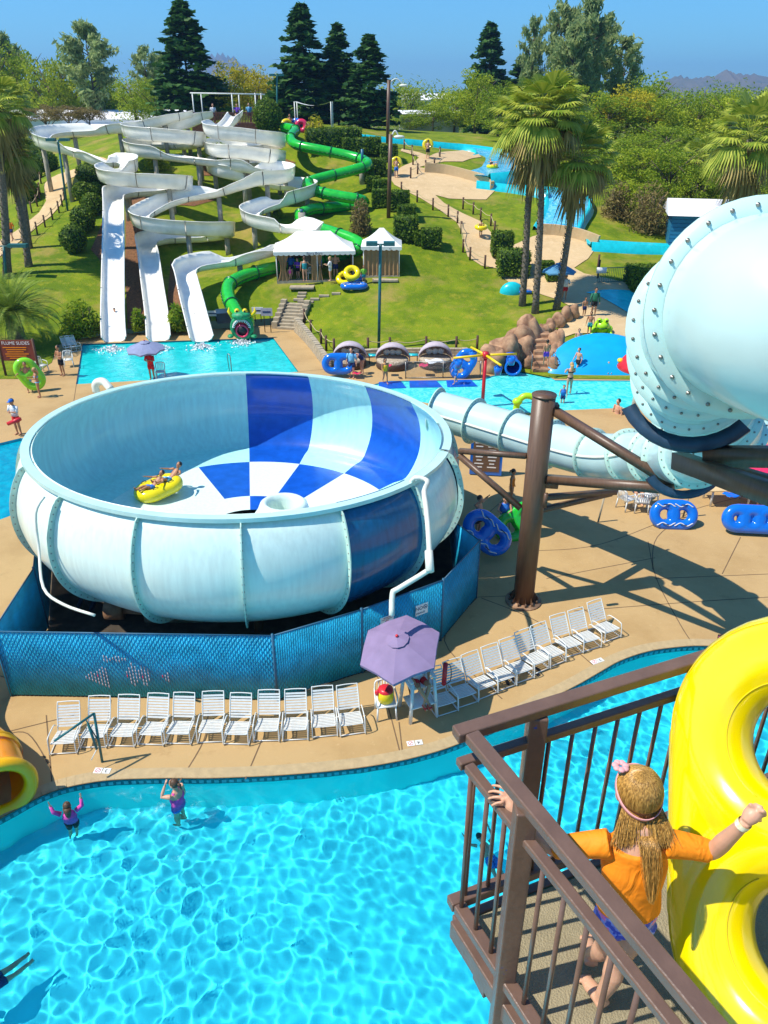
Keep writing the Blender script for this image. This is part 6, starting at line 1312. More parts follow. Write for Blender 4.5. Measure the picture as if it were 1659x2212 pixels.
towel(gp(770, 806, .3), (.45, .35), M['red_vinyl'], 'red and white striped towel held by the bending person'); person(gp(832, 828), 1.4, 200, 'girl in yellow swimsuit walking past the middle daybed', 'tan', [('swimsuit', 'yellow')], ('dark', 'long'), 'walk')
person(gp(984, 829), 1.25, 120, 'child in blue rash guard stepping at the wading pool edge', 'light', [('shirt', 'blue'), ('shorts', 'blue')], ('brown', 'short'), 'walk'); flipflops(865, 817, 'dark sandals lying between the yellow girl and chainlink panel', 'black', 70)
# low chainlink panel
cf = empty('chainlink_fence', gp(876, 818), 0, 'low chainlink fence panel in front of the right daybed', 'fence'); A_, B_ = gp(876, 818), gp(1037, 816); B_ = B_ - A_; A_ = Vector((0, 0, 0)); d = B_.normalized(); L = B_.length
for f in (0, .5, 1): m = MB(); m.tube([B_ * f, B_ * f + up * .95], .03, 8); m.build('post', M['bolt'], cf)
for z in (.95, .06): m = MB(); m.tube([up * z, B_ + up * z], .018, 6); m.build('rail', M['bolt'], cf)
m = MB()
for s in np.arange(-.9, L, .09):
    for sg in (1, -1):
        s0, s1 = s, s + .9; c0, c1 = max(s0, 0), min(s1, L)
        if c1 - c0 < .02: continue
        z = lambda v: (.06 + (v - s0)) if sg > 0 else (.96 - (v - s0)); m.bar(d * c0 + up * z(c0), d * c1 + up * z(c1), .007)
m.build('wire_mesh', M['bolt'], cf)
# dark blue painted wedges along the wading pool edge
m = MB(); pts = [gp(815, 826, .008), gp(880, 823, .008), gp(960, 822, .008), gp(1033, 820, .008)]
for a, b in zip(pts, pts[1:]): a2, b2 = a.lerp(b, .05), a.lerp(b, .78); m.add([a2 - Vector((0, .95, .075)), b2 - Vector((0, .95, .075)) + Vector((.3, 0, 0)), b2, a2], [(0, 1, 2, 3)])
mm = m.build('painted_step', M['gel_blue'], smooth=False); mm.location.z = .02; tag(mm, kind='structure')
# tipping bucket spinner
sb_ = gp(1042, 876); sp = empty('bucket_spinner', sb_, 0, 'red post with four yellow arms and hanging blue buckets in the wading pool', 'play fountain'); m = MB(); m.tube([(0, 0, -.3), (0, 0, 2.5)], .09, 12); m.build('post', M['red'], sp); m = MB(); m.tube([(0, 0, 2.45), (0, 0, 2.75)], .16, 12); m.build('hub', M['red'], sp)
for k in range(4):
    a = R(12 + 90 * k + (8 if k % 2 else 0)); e_ = Vector((math.cos(a), math.sin(a), 0)) * 1.6; m = MB(); m.tube([(0, 0, 2.6), e_ + Vector((0, 0, 2.55))], .06, 8); m.build('arm', M['yellow'], sp); q = e_ * .85
    m = MB(); m.lathe([(0, 0), (.15, 0), (.21, .38), (.19, .38), (.13, .03), (0, .03)], q + Vector((0, 0, 2.02)), 16); bkt = m.build('bucket', M['blue_vinyl'], sp); m = MB(); m.tube([q + Vector((-.2, 0, 2.38)), q + Vector((0, 0, 2.55)), q + Vector((.2, 0, 2.38))], .015, 5); m.build('bucket_handle', M['blue_vinyl'], bkt)
# rocks
def rock(px, py, w, d_, h, label, z=None, seed=0, group='boulders edging the lawn', tap=.0):
    g = G(px, py) if z is None else gp(px, py, z); rs_ = np.random.RandomState(seed); m = MB(); m.ell((0, 0, h * .35), (w / 2, d_ / 2, h * .65), 18, 12); k = rs_.uniform(-1, 1, (6, 3)) * 2.6; ph = rs_.uniform(0, 6, 6)
    V_ = []
    for v in m.v:
        p = np.array(v); s = 1 + .12 * sum(math.sin(k[i] @ p / max(w, h) * 2.2 + ph[i]) for i in range(6)) / 1.6; s += .10 * abs(math.sin(p[0] * 5 / w + ph[0]) * math.cos(p[2] * 6 / h + ph[1])) - .12 * (abs(math.sin(k[3] @ p / max(w, h) * 3.1 + ph[2])) < .22); V_.append(tuple(p * s))
    m.v = V_; o = m.build('boulder', M['rock'], loc=g); o.rotation_euler = (0, 0, rs_.uniform(0, 6)); tag(o, label, 'rock', group); return o
cr = [(1081, 757), (1098, 750), (1116, 744), (1136, 738), (1157, 733), (1173, 726), (1189, 718), (1206, 706), (1222, 694), (1236, 686)]
for i, (px, py) in enumerate(cr): rock(px, py, .85, .75, .8, f'{ORD[i]} boulder of the lawn edge row, counted from the bucket spinner', seed=i)
big = [(1062, 803, 1.5, 1.2, 1.5, 0), (1092, 792, 1.6, 1.5, 1.9, 0), (1128, 782, 1.7, 1.6, 1.7, 0), (1148, 764, 1.6, 1.6, 1.9, .2), (1120, 765, 1.8, 1.6, 1.7, .3), (1200, 788, .9, 1.2, 1.2, 0), (1197, 765, .8, 1.2, 1.3, .4), (1196, 800, 1.0, .9, .7, 0), (1145, 793, 1.1, .9, .8, 0)]
bl_ = ['orange rock hump left of the little blue tunnel', 'orange rock around the little blue tunnel mouth', 'rock mass right of the little blue tunnel', 'rock mass left of the climbing steps, upper', 'smooth rock slope above the little blue tunnel', 'rock right of the climbing steps, middle', 'rock right of the climbing steps, upper', 'low rock at the right foot of the climbing steps', 'low rock at the left foot of the climbing steps']
for i, (px, py, w, d_, h, z) in enumerate(big): rock(px, py, w, d_, h, bl_[i], z=z, seed=30 + i, group='artificial rock mound')
tnl = empty('tunnel_slide', gp(1105, 806), 0, 'little blue tunnel slide mouth in the orange rocks', 'water slide'); c_ = Vector((0, -.1, .45)); m = MB(); m.tube([c_ + Vector((0, -.25, 0)), c_ + Vector((-.1, 1.0, .3))], .42, 20, caps=False); m.build('tube', M['gel_blue'], tnl); m = MB(); m.tube([c_ + Vector((.42 * math.cos(a), -.27, .42 * math.sin(a))) for a in np.linspace(0, 2 * pi, 24, endpoint=False)], .07, 8, closed=True); m.build('lip', M['blue_vinyl'], tnl); m = MB(); m.tube([c_ + Vector((0, .5, .1)), c_ + Vector((0, .52, .1))], .4, 20); m.build('dark_back', M['ink_navy'], tnl)
rsx = empty('rock_steps', gp(1172, 803), 0, 'brown rock steps climbing beside the blue dome slide', 'stairs')
for k in range(7): m = MB(); p = gp(1174 + k * 1.5, 803, 0) - gp(1172, 803); m.box(Vector((p.x, .42 * k + .1, .11 * (k + 1))), (1.25 - .05 * k, .6, .22 * (k + 1))); o = m.build('step', M['rock'], rsx, smooth=False); b_ = o.modifiers.new('b', 'BEVEL'); b_.width = .06; b_.segments = 3
for s in (-.7, .6): m = MB(); m.tube(smoothpath([(s, -.2, 0), (s, -.2, .95), (s, .2, 1.05), (s, .5, .95), (s, .5, .3)], 3), .025, 6); m.build('handrail', M['bolt'], rsx)
person(gp(1178, 790, .7) , 1.45, 10, 'boy in purple and blue trunks climbing the rock steps', 'tan', [('trunks', 'purple')], ('dark', 'short'), 'walk')
# blue dome slide
dc = gp(1312, 806); dm = empty('dome_slide', dc, 0, 'broad bright blue padded dome slide at the back of the wading pool', 'water slide'); m = MB(); vs = []; nu, nv = 40, 16
for i in range(nv + 1):
    for j in range(nu + 1):
        a = pi + pi * j / nu * 1.0; t_ = i / nv; x = 3.35 * math.cos(a) ; yb = .25 ; back = 2.9 * abs(math.sin(a)) if True else 0
        # front edge flat, back edge curved
        fx = x; y0, y1 = -.55 * math.sqrt(max(0, 1 - (x / 3.35) ** 2)) , 2.9 * math.sqrt(max(0, 1 - (x / 3.35) ** 2)); y = y0 + (y1 - y0) * t_; q = 1 - (x / 3.35) ** 2; z = 1.75 * math.sqrt(max(0, q)) * math.sin(pi * .5 * min(1, t_ * 1.25)) ** .8 * (1 if t_ < .8 else 1 - (t_ - .8) * .8); vs.append((fx, y, z - .05))
m.add(vs, [(i * (nu + 1) + j, i * (nu + 1) + j + 1, (i + 1) * (nu + 1) + j + 1, (i + 1) * (nu + 1) + j) for i in range(nv) for j in range(nu)]); m.build('pad', mat('dome_blue', (.0, .36, .72), .45, .08, 1.5, coat=.2), dm)
# frog
fg = empty('frog_slide', yp(1297, 722, 47.6), R(170), 'lime green frog shaped play slide on top of the blue dome', 'play sculpture'); fr_ = mat('frog_lime', (.42, .78, .01), .35, .12, 3, coat=.3)
m = MB(); m.ell((0, -.1, .45), (.52, .62, .45), 16, 10); m.ell((0, .35, .62), (.42, .36, .3), 14, 8); m.build('body', fr_, fg)
for s in (-1, 1):
    m = MB(); m.ell((s * .2, .42, .95), .16, 12, 8); ey = m.build('eye', fr_, fg); m = MB(); m.ell((s * .22, .56, .97), .07, 8, 6); m.build('pupil', M['black'], ey); m = MB(); m.tube([(s * .35, .2, .35), (s * .6, .5, .15), (s * .55, .75, .05)], [.14, .1, .12], 8); m.build('front_leg', fr_, fg); m = MB(); m.ell((s * .5, -.35, .25), (.25, .4, .25)); m.build('hind_leg', fr_, fg)
m = MB(); m.tube([(-.3, .62, .55), (0, .72, .5), (.3, .62, .55)], .03, 6); m.build('mouth', M['green_dark'], fg)
# red mushroom
mu = empty('mushroom_fountain', gp(1372, 882), 0, 'red mushroom fountain with yellow spots standing in the wading pool', 'play fountain'); m = MB(); m.tube([(0, 0, -.3), (0, 0, 1.3), (0, 0, 2.3)], [.22, .17, .2], 14); m.build('stem', M['pvc'], mu); m = MB(); m.lathe([(0, 2.0), (1.1, 2.0), (1.18, 2.08), (1.1, 2.3), (.85, 2.62), (.45, 2.85), (0, 2.93)], n=28); cp_ = m.build('cap', M['red'], mu)
for k in range(9): a, e = k * 2.1 + 2.9, .35 + .25 * (k % 3); r = 1.12 * math.cos(e * 1.1); m = MB(); m.ell((r * math.cos(a), r * math.sin(a), 2.08 + .78 * math.sin(e * 1.15)), (.16, .16, .11), 10, 6); m.build('spot', M['yellow'], cp_)
la_ = empty('water_arch', gp(1137, 896), 0, 'lime green spray arch peeking out behind the mint tube', 'play fountain')
m = MB(); m.tube(smoothpath([(-.5, 0, -.2), (-.5, 0, .55), (-.2, 0, .95), (.25, 0, .9), (.55, 0, .5), (.6, 0, -.2)], 4), .16, 10); m.build('arch', fr_, la_); m = MB(); m.ell((-.5, -.05, .7), (.25, .2, .2)); m.build('arch_foot', fr_, la_)
# people round the wading pool
for L in [(1228, 850, 1.68, 10, 'blond woman in black bikini standing at the foot of the dome slide', 'light', [('bikini', 'black')], ('blond', 'long'), 'hold', 0), (1246, 806, 1.45, 120, 'boy in black shorts stepping off the dome slide', 'light', [('trunks', 'black')], ('brown', 'short'), 'walk', .0), (1215, 868, 1.15, 160, 'small child in blue life vest standing in the wading pool', 'light', [('vest', 'blue'), ('shorts', 'navy')], ('brown', 'short'), 'stand', -.25),
          (1312, 806, 1.1, 180, 'toddler in blue swimsuit sitting at the foot of the dome slide', 'light', [('shirt', 'blue'), ('shorts', 'navy')], ('blond', 'short'), 'floorsit', .05), (1249, 736, 1.3, 165, 'boy in teal trunks sitting on the upper left rim of the dome', 'light', [('trunks', 'teal')], ('brown', 'short'), 'floorsit', 1.1), (1333, 893, 1.75, 120, 'dark haired man chest deep at the right of the wading pool', 'light', [('trunks', 'navy')], ('dark', 'short'), 'stand', -1.0)]:
    px, py, h, yw, lb, sk, w, hr, ps, z = L; person(gp(px, py, 0) + Vector((0, 0, z)) if z <= .05 else gp(px, py, z), h, yw, lb, sk, w, hr, ps)
for L in [(1272, 724, 1.45, 150, 'boy in teal trunks standing beside the lime frog', 'tan', [('trunks', 'teal')], ('dark', 'short'), 'stand'), (1261, 684, 1.25, 200, 'boy in navy trunks beside the man in green', 'tan', [('trunks', 'navy')], ('dark', 'short'), 'stand'), (1281, 682, 1.8, 180, 'man in dark green long sleeve shirt and black shorts on the plaza', 'tan', [('longsleeve', 'green'), ('shorts', 'black')], ('dark', 'short'), 'stand'), (1218, 648, 1.7, 170, 'lifeguard in white and red under the blue striped umbrella', 'tan', [('shirt', 'white'), ('shorts', 'red')], ('dark', 'short'), 'hold'), (1131, 575, 1.2, 150, 'child behind the hedge at the right path end', 'light', [('shorts', 'navy')], ('brown', 'short'), 'stand')]:
    px, py, h, yw, lb, sk, w, hr, ps = L; person(G(px, py), h, yw, lb, sk, w, hr, ps)
m_str = mat('umbrella_blue', (.08, .26, .42), .7, .1, 3); g = G(1214, 650); umbrella('umbrella', Vector((g.x - .4, g.y, g.z + 2.5)), g + Vector((-.4, .0, 0)), 1.15, .55, 8, m_str, 'blue and white umbrella under the leaning palm', (0, 0))
# gate railing and sea-green humps
gr_a, gr_b = G(1290, 614), G(1356, 614); gt = empty('railing', gr_a, 0, 'low metal gate railing before the big square hedge', 'railing'); dv = gr_b - gr_a; dv.z = 0
for z in (.15, 1.1): m = MB(); m.tube([up * z, dv + up * z], .03, 6); m.build('rail', M['teal_metal'], gt)
for k in range(18): m = MB(); m.tube([dv * k / 17 + up * .15, dv * k / 17 + up * 1.1], .014, 5); m.build('baluster', M['teal_metal'], gt)
m = MB(); m.box(dv * .08 + up * .95 + Vector((0, -.05, 0)), (.7, .03, .4)); m.build('notice', M['sign_white'], gt)
rope_line([(1291, 602), (1290, 590)], 'beside the gate railing', 1.3, False)
wl = empty('whale_slide', G(1105, 632), 0, 'small teal hump of a baby slide at the lawn edge by the palms', 'play sculpture'); m = MB(); m.ell((0, 0, 0), (.85, .5, .75), 16, 10); m.build('hump', M['flume_cyan'], wl); m = MB(); m.box((.9, .0, .1), (.9, .8, .15)); m.build('basin', M['blue_vinyl'], wl)
m = MB(); hm = drape([tuple(G(*q)[:2]) for q in [(1265, 634), (1330, 628), (1372, 630), (1382, 660), (1375, 690), (1340, 668), (1300, 645)]], .09, .4); hm = hm.build('splash_pad_water', m_w1); tag(hm, kind='structure')
for k, (px, py) in enumerate(((247, 752), (345, 750), (438, 747), (524, 738))):
    rs_ = np.random.RandomState(k); n = 420; a = rs_.uniform(0, 6.28, n); rr_ = np.abs(rs_.normal(size=n)) * .42; c = np.array(gp(px, py, -.08)); P_ = c + np.stack([rr_ * np.cos(a) * 1.1, -np.abs(rr_ * np.sin(a)) * 1.6, np.abs(rs_.normal(size=n)) * .10 * np.exp(-rr_)], 1)
    o = bpy.data.objects.new('splash', fast_mesh('splash', quads_at(P_, .09, rs_, np.array([0, 0, 1.0])), M['sign_white'])); C.objects.link(o); tag(o, ['white splash at the foot of the leftmost chute', 'white splash at the foot of the second chute', 'white splash at the foot of the third chute', 'small splash before the dragon mouth'][k], 'splash', kind='stuff')
# ---------------------------------------------------------------- left side
sgn = empty('flume_sign', gp(50, 812), 0, 'brown board on posts reading FLUME SLIDES at the left under the date palm', 'sign'); 
for x in (-.95, .95): m = MB(); m.bar((x, 0, 0), (x, 0, 2.1), .1); m.build('post', M['wood_post'], sgn)
m = MB(); m.box((0, 0, 1.45), (1.8, .06, 1.15)); m.build('board', mat('board_red', (.20, .04, .02), .7), sgn, smooth=False); text('FLUME SLIDES', .25, M['sign_white'], sgn, Matrix.Translation((0, -.05, 1.86)) @ Matrix.Rotation(R(90), 4, 'X'))
for k in range(6): m = MB(); m.box((-.1 + .06 * (k % 2), -.04, 1.62 - .12 * k), (1.3 - .2 * (k % 3), .015, .035)); m.build('text_line', M['orange'], sgn, smooth=False)
lt = inflatable(gp(64, 808, .95), (R(74), R(62), R(8)), 2, .39, .2, M['lime_vinyl'], 'lime green double tube held upright by the boy and girl', vox=.035, grip=False)
person(gp(66, 847), 1.65, 200, 'boy in blue trunks holding the lime double tube', 'tan', [('trunks', 'sky')], ('brown', 'short'), 'aside'); person(gp(87, 858), 1.58, 120, 'girl in blue bikini beside the lime double tube', 'tan', [('bikini', 'sky')], ('blond', 'long'), 'hold')
person(gp(137, 811), 1.72, 150, 'man in black trunks standing under the date palm with folded arms', 'tan', [('trunks', 'black')], ('dark', 'short'), 'fold'); monobloc(gp(93, 805), 60, 'white plastic chair right behind the lime double tube'); monobloc(gp(150, 792), 20, 'light blue shaded plastic chair behind the man in black trunks')
for i, (px, py) in enumerate(((150, 758), (161, 757))): o = copy_tree(proto); o.location = gp(px, py); o.rotation_euler = (0, 0, R(40)); o['label'] = ['left one of two white strap chairs beside the splash pool corner', 'right one of two white strap chairs beside the splash pool corner'][i]
person(gp(42, 938), 1.72, 160, 'lifeguard in striped tank top, red shorts and blue hat at the left edge', 'tan', [('shirt', 'white'), ('shorts', 'red'), ('cap', 'blue')], ('dark', 'short'), 'fold', fine=True)
rt = empty('rescue_tube', gp(44, 938) + Vector((0, -.28, .75)), 0, 'red rescue float carried by the lifeguard at the left edge', 'rescue tube'); m = MB(); m.tube([(-.3, -.02, -.12), (.32, -.02, .12)], .09, 10); m.build('float', M['red'], rt)
gb = gp(326, 820); umbrella('umbrella', gb + Vector((-.15, .3, 2.05)), gb + Vector((-.1, .25, 0)), 1.05, .42, 8, M['umbrella_grey'], 'grey blue umbrella at the near edge of the splash pool', (R(4), 0)); person(gb + Vector((.1, 0, 0)), 1.7, 170, 'lifeguard in dark red standing under the grey umbrella', 'tan', [('shirt', 'red'), ('shorts', 'red')], ('dark', 'tail'), 'fold'); monobloc(gb + Vector((.55, .1, 0)), 10, 'white plastic chair beside the lifeguard under the grey umbrella')
ld = empty('pool_ladder', gp(497, 800), 0, 'thin metal handrail at the near edge of the splash pool', 'handrail'); m = MB(); m.tube(smoothpath([(-.1, .3, -.2), (-.1, .1, .8), (0, 0, .95), (.1, -.1, .8), (.12, -.2, 0)], 3), .025, 6); m.build('rail', M['bolt'], ld)
for px, py, w, h, z, lb, c in ((461, 695, .8, .35, .55, 'small white sign left of the dragon head', 'sign_white'), (558, 695, .75, .45, .75, 'white sign right of the dragon head', 'sign_white'), (579, 718, .75, .5, 1.35, 'pinkish notice on black posts by the stairs', 'lilac_cloth')):
    g = G(px, py); t = empty('notice_sign', g, 0, lb, 'sign'); m = MB(); m.box((0, 0, z), (w, .04, h)); m.build('board', M[c], t, smooth=False)
    for x in (-.2, .2): m = MB(); m.bar((x, .03, 0), (x, .03, z), .05); m.build('post', M['black'], t)
    m = MB(); m.box((0, -.025, z), (w * .7, .01, h * .2)); m.build('text_line', M['ink_navy'], t, smooth=False)
g = G(484, 696); bx = empty('equipment_box', g, R(15), 'dark grey slanted box left of the dragon head', 'box'); m = MB(); m.box((0, 0, .35), (.9, .6, .7)); m.build('box', M['steel_dark'], bx, smooth=False); m = MB(); m.box((0, -.1, .74), (.95, .7, .08), Matrix.Rotation(R(12), 3, 'X')); m.build('lid', M['steel_dark'], bx, smooth=False)
# ---------------------------------------------------------------- right side deck
mbd = empty('menu_board', gp(1048, 1027), R(-8), 'brown menu board in a blue frame behind the brown column', 'sign'); m = MB(); m.box((0, 0, .95), (1.3, .1, 1.8)); m.build('frame', M['blue_vinyl'], mbd, smooth=False); m = MB(); m.box((0, -.055, .98), (1.08, .02, 1.55)); m.build('board', mat('menu_brown', (.16, .09, .05), .7), mbd, smooth=False)
for k in range(9):
    for s in (-1, 1): m = MB(); m.box((s * .26 - .03, -.07, 1.6 - .15 * k), (.36 - .08 * ((k + s) % 3), .01, .045)); m.build('text_line', M['sign_white'], mbd, smooth=False)
for s in (-1, 1): m = MB(); m.bar((s * .5, .3, 0), (s * .5, .0, .3), .06); m.build('foot', M['blue_vinyl'], mbd)
person(gp(1031, 1158), 1.6, 230, 'boy in black shorts carrying the dark blue double tube on his shoulder', 'light', [('trunks', 'black'), ('sandals', 'black')], ('brown', 'short'), 'up', over=dict(lw=(-.18, .10, .95), rw=(.18, .10, .95))); q = gp(1045, 1150, .85)
inflatable(q + Vector((.1, -.1, .05)), (R(62), R(38), R(-18)), 2, .38, .2, M['blue_vinyl'], 'dark blue double tube carried slanting past the bowl fence', vox=.03, grip=True, trim=M['white_plastic'])
person(gp(1086, 1153), 1.5, 170, 'girl in blue life vest standing right of the carried tube', 'light', [('vest', 'blue'), ('swimsuit', 'purple')], ('brown', 'tail'), 'hold', fine=True); person(gp(1103, 1085), 1.4, 250, 'child in flowered swimsuit beyond the brown braces', 'tan', [('swimsuit', 'orange')], ('dark', 'tail'), 'stand')
inflatable(gp(1120, 1128, .55), (R(65), R(-30), R(15)), 2, .38, .2, M['green_gel'], 'dark green double tube behind the girl in the life vest', vox=.03, grip=False)
inflatable(gp(1455, 1112, .42), (R(62), 0, R(-4)), 2, .36, .19, M['blue_vinyl'], 'blue double tube with white wave print standing by the thin post', vox=.025, trim=M['white_plastic']); inflatable(gp(1640, 1122, .55), (R(66), 0, R(-6)), 4, .30, .21, M['blue_vinyl'], 'long plain blue tube with four holes at the right edge', vox=.025, grip=False)
for px, py, h, lb in ((1292, 1128, 1.0, 'short thin wooden post in front of the spiral cradle'), (1475, 1118, 1.25, 'thin wooden post in front of the wave printed tube')): m = MB(); m.tube([(0, 0, 0), (.08, 0, h)], .035, 8); o = m.build('marker_post', M['wood_post' if 0 else 'stone_block'], loc=gp(px, py)); tag(o, lb, 'post')
monobloc(gp(1350, 1098), 120, 'left white plastic chair behind the brown beam'); monobloc(gp(1383, 1104), 170, 'front white plastic chair beside the wave printed tube'); monobloc(gp(1400, 1090), 200, 'white plastic chair half behind the front one')
tb_ = empty('patio_table', gp(1566, 1085), 0, 'tan rectangular table under the red umbrella', 'table'); m = MB(); m.box((0, 0, .72), (1.9, 1.0, .05)); m.build('table_top', m_path, tb_)
for x in (-.7, .7):
    for y in (-.35, .35): m = MB(); m.bar((x, y, 0), (x, y, .7), .06); m.build('leg', M['white_plastic'], tb_)
ru = gp(1650, 1085); umbrella('umbrella', ru + Vector((.0, .4, 1.75)), ru + Vector((0, .4, 0)), 1.5, .5, 8, M['red_vinyl'], 'red umbrella at the right edge behind the blue tubes', (R(14), 0)); monobloc(gp(1640, 1082), 190, 'white plastic chair seen through the long blue tube'); towel(gp(1585, 1068, .77), (.7, .4), M['blue_vinyl'], 'blue printed bag lying on the tan table', .3)
person(gp(1372, 1080), 1.6, 180, 'person in pink sitting at the chairs behind the brown beam', 'light', [('shirt', 'pink'), ('shorts', 'navy')], ('brown', 'short'), 'sit'); person(gp(1622, 1082), 1.7, 200, 'woman in dark blue sitting under the red umbrella', 'light', [('shirt', 'blue'), ('shorts', 'navy')], ('dark', 'long'), 'sit')
# ---------------------------------------------------------------- riders in the bowl
def W3(p): return Vector(p)
rA, rB = gp(306, 1068, 1.72), gp(378, 1040, 1.72); rc = (rA + rB) / 2; ra_ = math.atan2(rB.y - rA.y, rB.x - rA.x)
inflatable(rc + Vector((0, 0, .0)), (R(0), R(-4), ra_), 2, .36, .225, M['yellow_vinyl'], 'yellow double tube carrying two boys inside the big bowl', vox=.02)
dr = Vector((math.cos(ra_), math.sin(ra_), 0)); yw = math.degrees(ra_) + 90
person(rc - dr * .20 + Vector((0, 0, .02)), 1.35, yw, 'front boy with raised legs in the yellow tube inside the bowl', 'tan', [('trunks', 'blue')], ('dark', 'short'), 'recline', fine=True)
person(rc + dr * .50 + Vector((0, 0, .06)), 1.42, yw, 'rear boy in light blue trunks in the yellow tube inside the bowl', 'tan', [('trunks', 'sky')], ('dark', 'short'), 'recline', fine=True)
# ---------------------------------------------------------------- orange slide end at the left
og = empty('orange_slide', gp(5, 1770), 0, 'orange and yellow slide mouth hanging over the wave pool at the left edge', 'water slide')
o1_, o2_, o3_ = dp(0, 1704, 16.4), dp(-18, 1640, 17.2), dp(-70, 1585, 18.2)
pth = smoothpath([o1_, o2_, o3_, o3_ + Vector((-1.2, .9, 1.0)), o3_ + Vector((-2.0, 2.6, 2.2)), o3_ + Vector((-1.2, 4.2, 3.4)), o3_ + Vector((-3.2, 5.0, 4.6))], 5)
m = MB(); m.tube(pth, .58, 20, caps=False); o_ = add_world(m, 'tube', M['orange'], og)
d_ = (o1_ - o2_).normalized(); x_ = d_.cross(up).normalized(); y_ = x_.cross(d_); m = MB(); m.tube([o1_ + (x_ * math.cos(a) + y_ * math.sin(a)) * .62 for a in np.linspace(0, 2 * pi, 32, endpoint=False)], .15, 10, closed=True); add_world(m, 'lip', mat('lip_yellow', (.98, .46, .0), .3, .05, 2, coat=.2), og)
m = MB(); m.tube([o2_ - d_ * .06, o2_ + d_ * .06], .64, 20, caps=False); m.tube([o2_ - d_ * .2, o2_ - d_ * .14], .62, 20); add_world(m, 'collar', mat('lip_yellow', (.95, .55, .0)), og)
for q in (pth[9], pth[18], pth[26]): m = MB(); m.tube([Vector((q.x, q.y, 0)), q], .12, 10); add_world(m, 'post', M['gel_blue'], og)
# ---------------------------------------------------------------- swimmers
g = gp(150, 1762, WL); person(Vector((g.x, g.y, -1.12)), 1.38, 20, 'child in pink sleeves raising both arms in the pool near the orange slide', 'light', [('longsleeve', 'pink'), ('shorts', 'black')], ('brown', 'long'), 'up', fine=True)
g = gp(384, 1733, WL); person(Vector((g.x, g.y, -1.1)), 1.66, 70, 'woman in pink and blue swimsuit standing waist deep at the pool edge', 'light', [('swimsuit', 'pink'), ('skirt', 'blue')], ('brown', 'tail'), 'stand', fine=True, stout=1.12, over=dict(lw=(-.07, .10, .93), le=(-.15, .12, .80)))
g = gp(1552, 1412, WL); person(Vector((g.x, g.y, -1.1)), 1.62, 200, 'woman with pink headband leaning on the pool corner beside the yellow tube', 'light', [('swimsuit', 'green'), ('band', 'pink')], ('dark', 'tail'), 'stand', fine=True, over=dict(le=(-.2, .0, .72), lw=(-.30, .06, .70)))
def prone(px, py, yaw, h, label, skin, wear, z=-.42):
    g = gp(px, py, WL); Mx = Matrix.Translation(Vector((g.x, g.y, z))) @ Matrix.Rotation(R(yaw), 4, 'Z') @ Matrix.Rotation(R(-82), 4, 'X'); return person(None, h, 0, label, skin, wear, ('dark', 'short'), 'up', fine=True, M4=Mx, over=dict(foot=(0, .4, -1)))
prone(66, 2050, 140, 1.5, 'swimmer under water at the left edge with only legs showing', 'light', [('longsleeve', 'teal'), ('trunks', 'navy')]); prone(1095, 1905, 20, 1.3, 'swimmer partly hidden behind the brown platform railing', 'light', [('trunks', 'blue')])
# ---------------------------------------------------------------- the platform and its railing
FZ_ = 13.5 - 3.15; CO = Vector((.311, 2.148, 0)); dA = Vector((.926, .378, 0)).normalized(); dB = Vector((.452, -.892, 0)).normalized()
pl = empty('viewing_platform', (CO.x, CO.y, FZ_), 0, 'brown steel railed platform corner with concrete floor where the girl stands', 'platform')
m_br = mat('rail_paint', (.15, .088, .060), .38, .12, 9, bump=.12, bscale=40, coat=.15)
def chips(m_):                                                   # blue old paint showing where the brown has chipped off
    nt = m_.node_tree; b = nt.nodes['Principled BSDF']; old = b.inputs['Base Color'].links[0].from_socket; tc = [n for n in nt.nodes if n.type == 'TEX_COORD'][0]
    n = nt.nodes.new('ShaderNodeTexNoise'); n.inputs['Scale'].default_value = 7; n.inputs['Detail'].default_value = 6; n.inputs['Roughness'].default_value = .62; nt.links.new(tc.outputs['Object'], n.inputs[0])
    r = nt.nodes.new('ShaderNodeValToRGB'); r.color_ramp.elements[0].position = .69; r.color_ramp.elements[1].position = .70; nt.links.new(n.outputs[0], r.inputs[0]); mx = nt.nodes.new('ShaderNodeMixRGB'); nt.links.new(r.outputs[0], mx.inputs[0]); nt.links.new(old, mx.inputs[1]); mx.inputs[2].default_value = (.01, .06, .28, 1); nt.links.new(mx.outputs[0], b.inputs['Base Color'])
chips(m_br)
def pb(a, b, w, h, nm, m_=m_br, bev=.006):
    m = MB(); m.bar(a, b, w, h); o = add_world(m, nm, m_, pl)
    for p in o.data.polygons: p.use_smooth = False
    b_ = o.modifiers.new('b', 'BEVEL'); b_.width = bev; b_.segments = 2; return o
Z = lambda z: Vector((0, 0, 13.5 + z)); LA, LB = 3.2, 2.6
top, sec_, bot = -2.075, -2.235, -3.065
pb(CO + Z(top) - dA * .05, CO + dA * LA + Z(top), .060, .045, 'top_rail'); pb(CO + Z(top + .001) + dB * .030, CO + dB * LB + Z(top + .001), .058, .043, 'top_rail')
pb(CO + Z(sec_) - dA * .03, CO + dA * LA + Z(sec_), .042, .036, 'second_rail'); pb(CO + Z(sec_) + dB * .025, CO + dB * LB + Z(sec_), .042, .035, 'second_rail')
pb(CO + Z(bot) - dA * .03, CO + dA * LA + Z(bot), .055, .05, 'bottom_rail'); pb(CO + Z(bot) + dB * .0275, CO + dB * LB + Z(bot), .055, .049, 'bottom_rail')
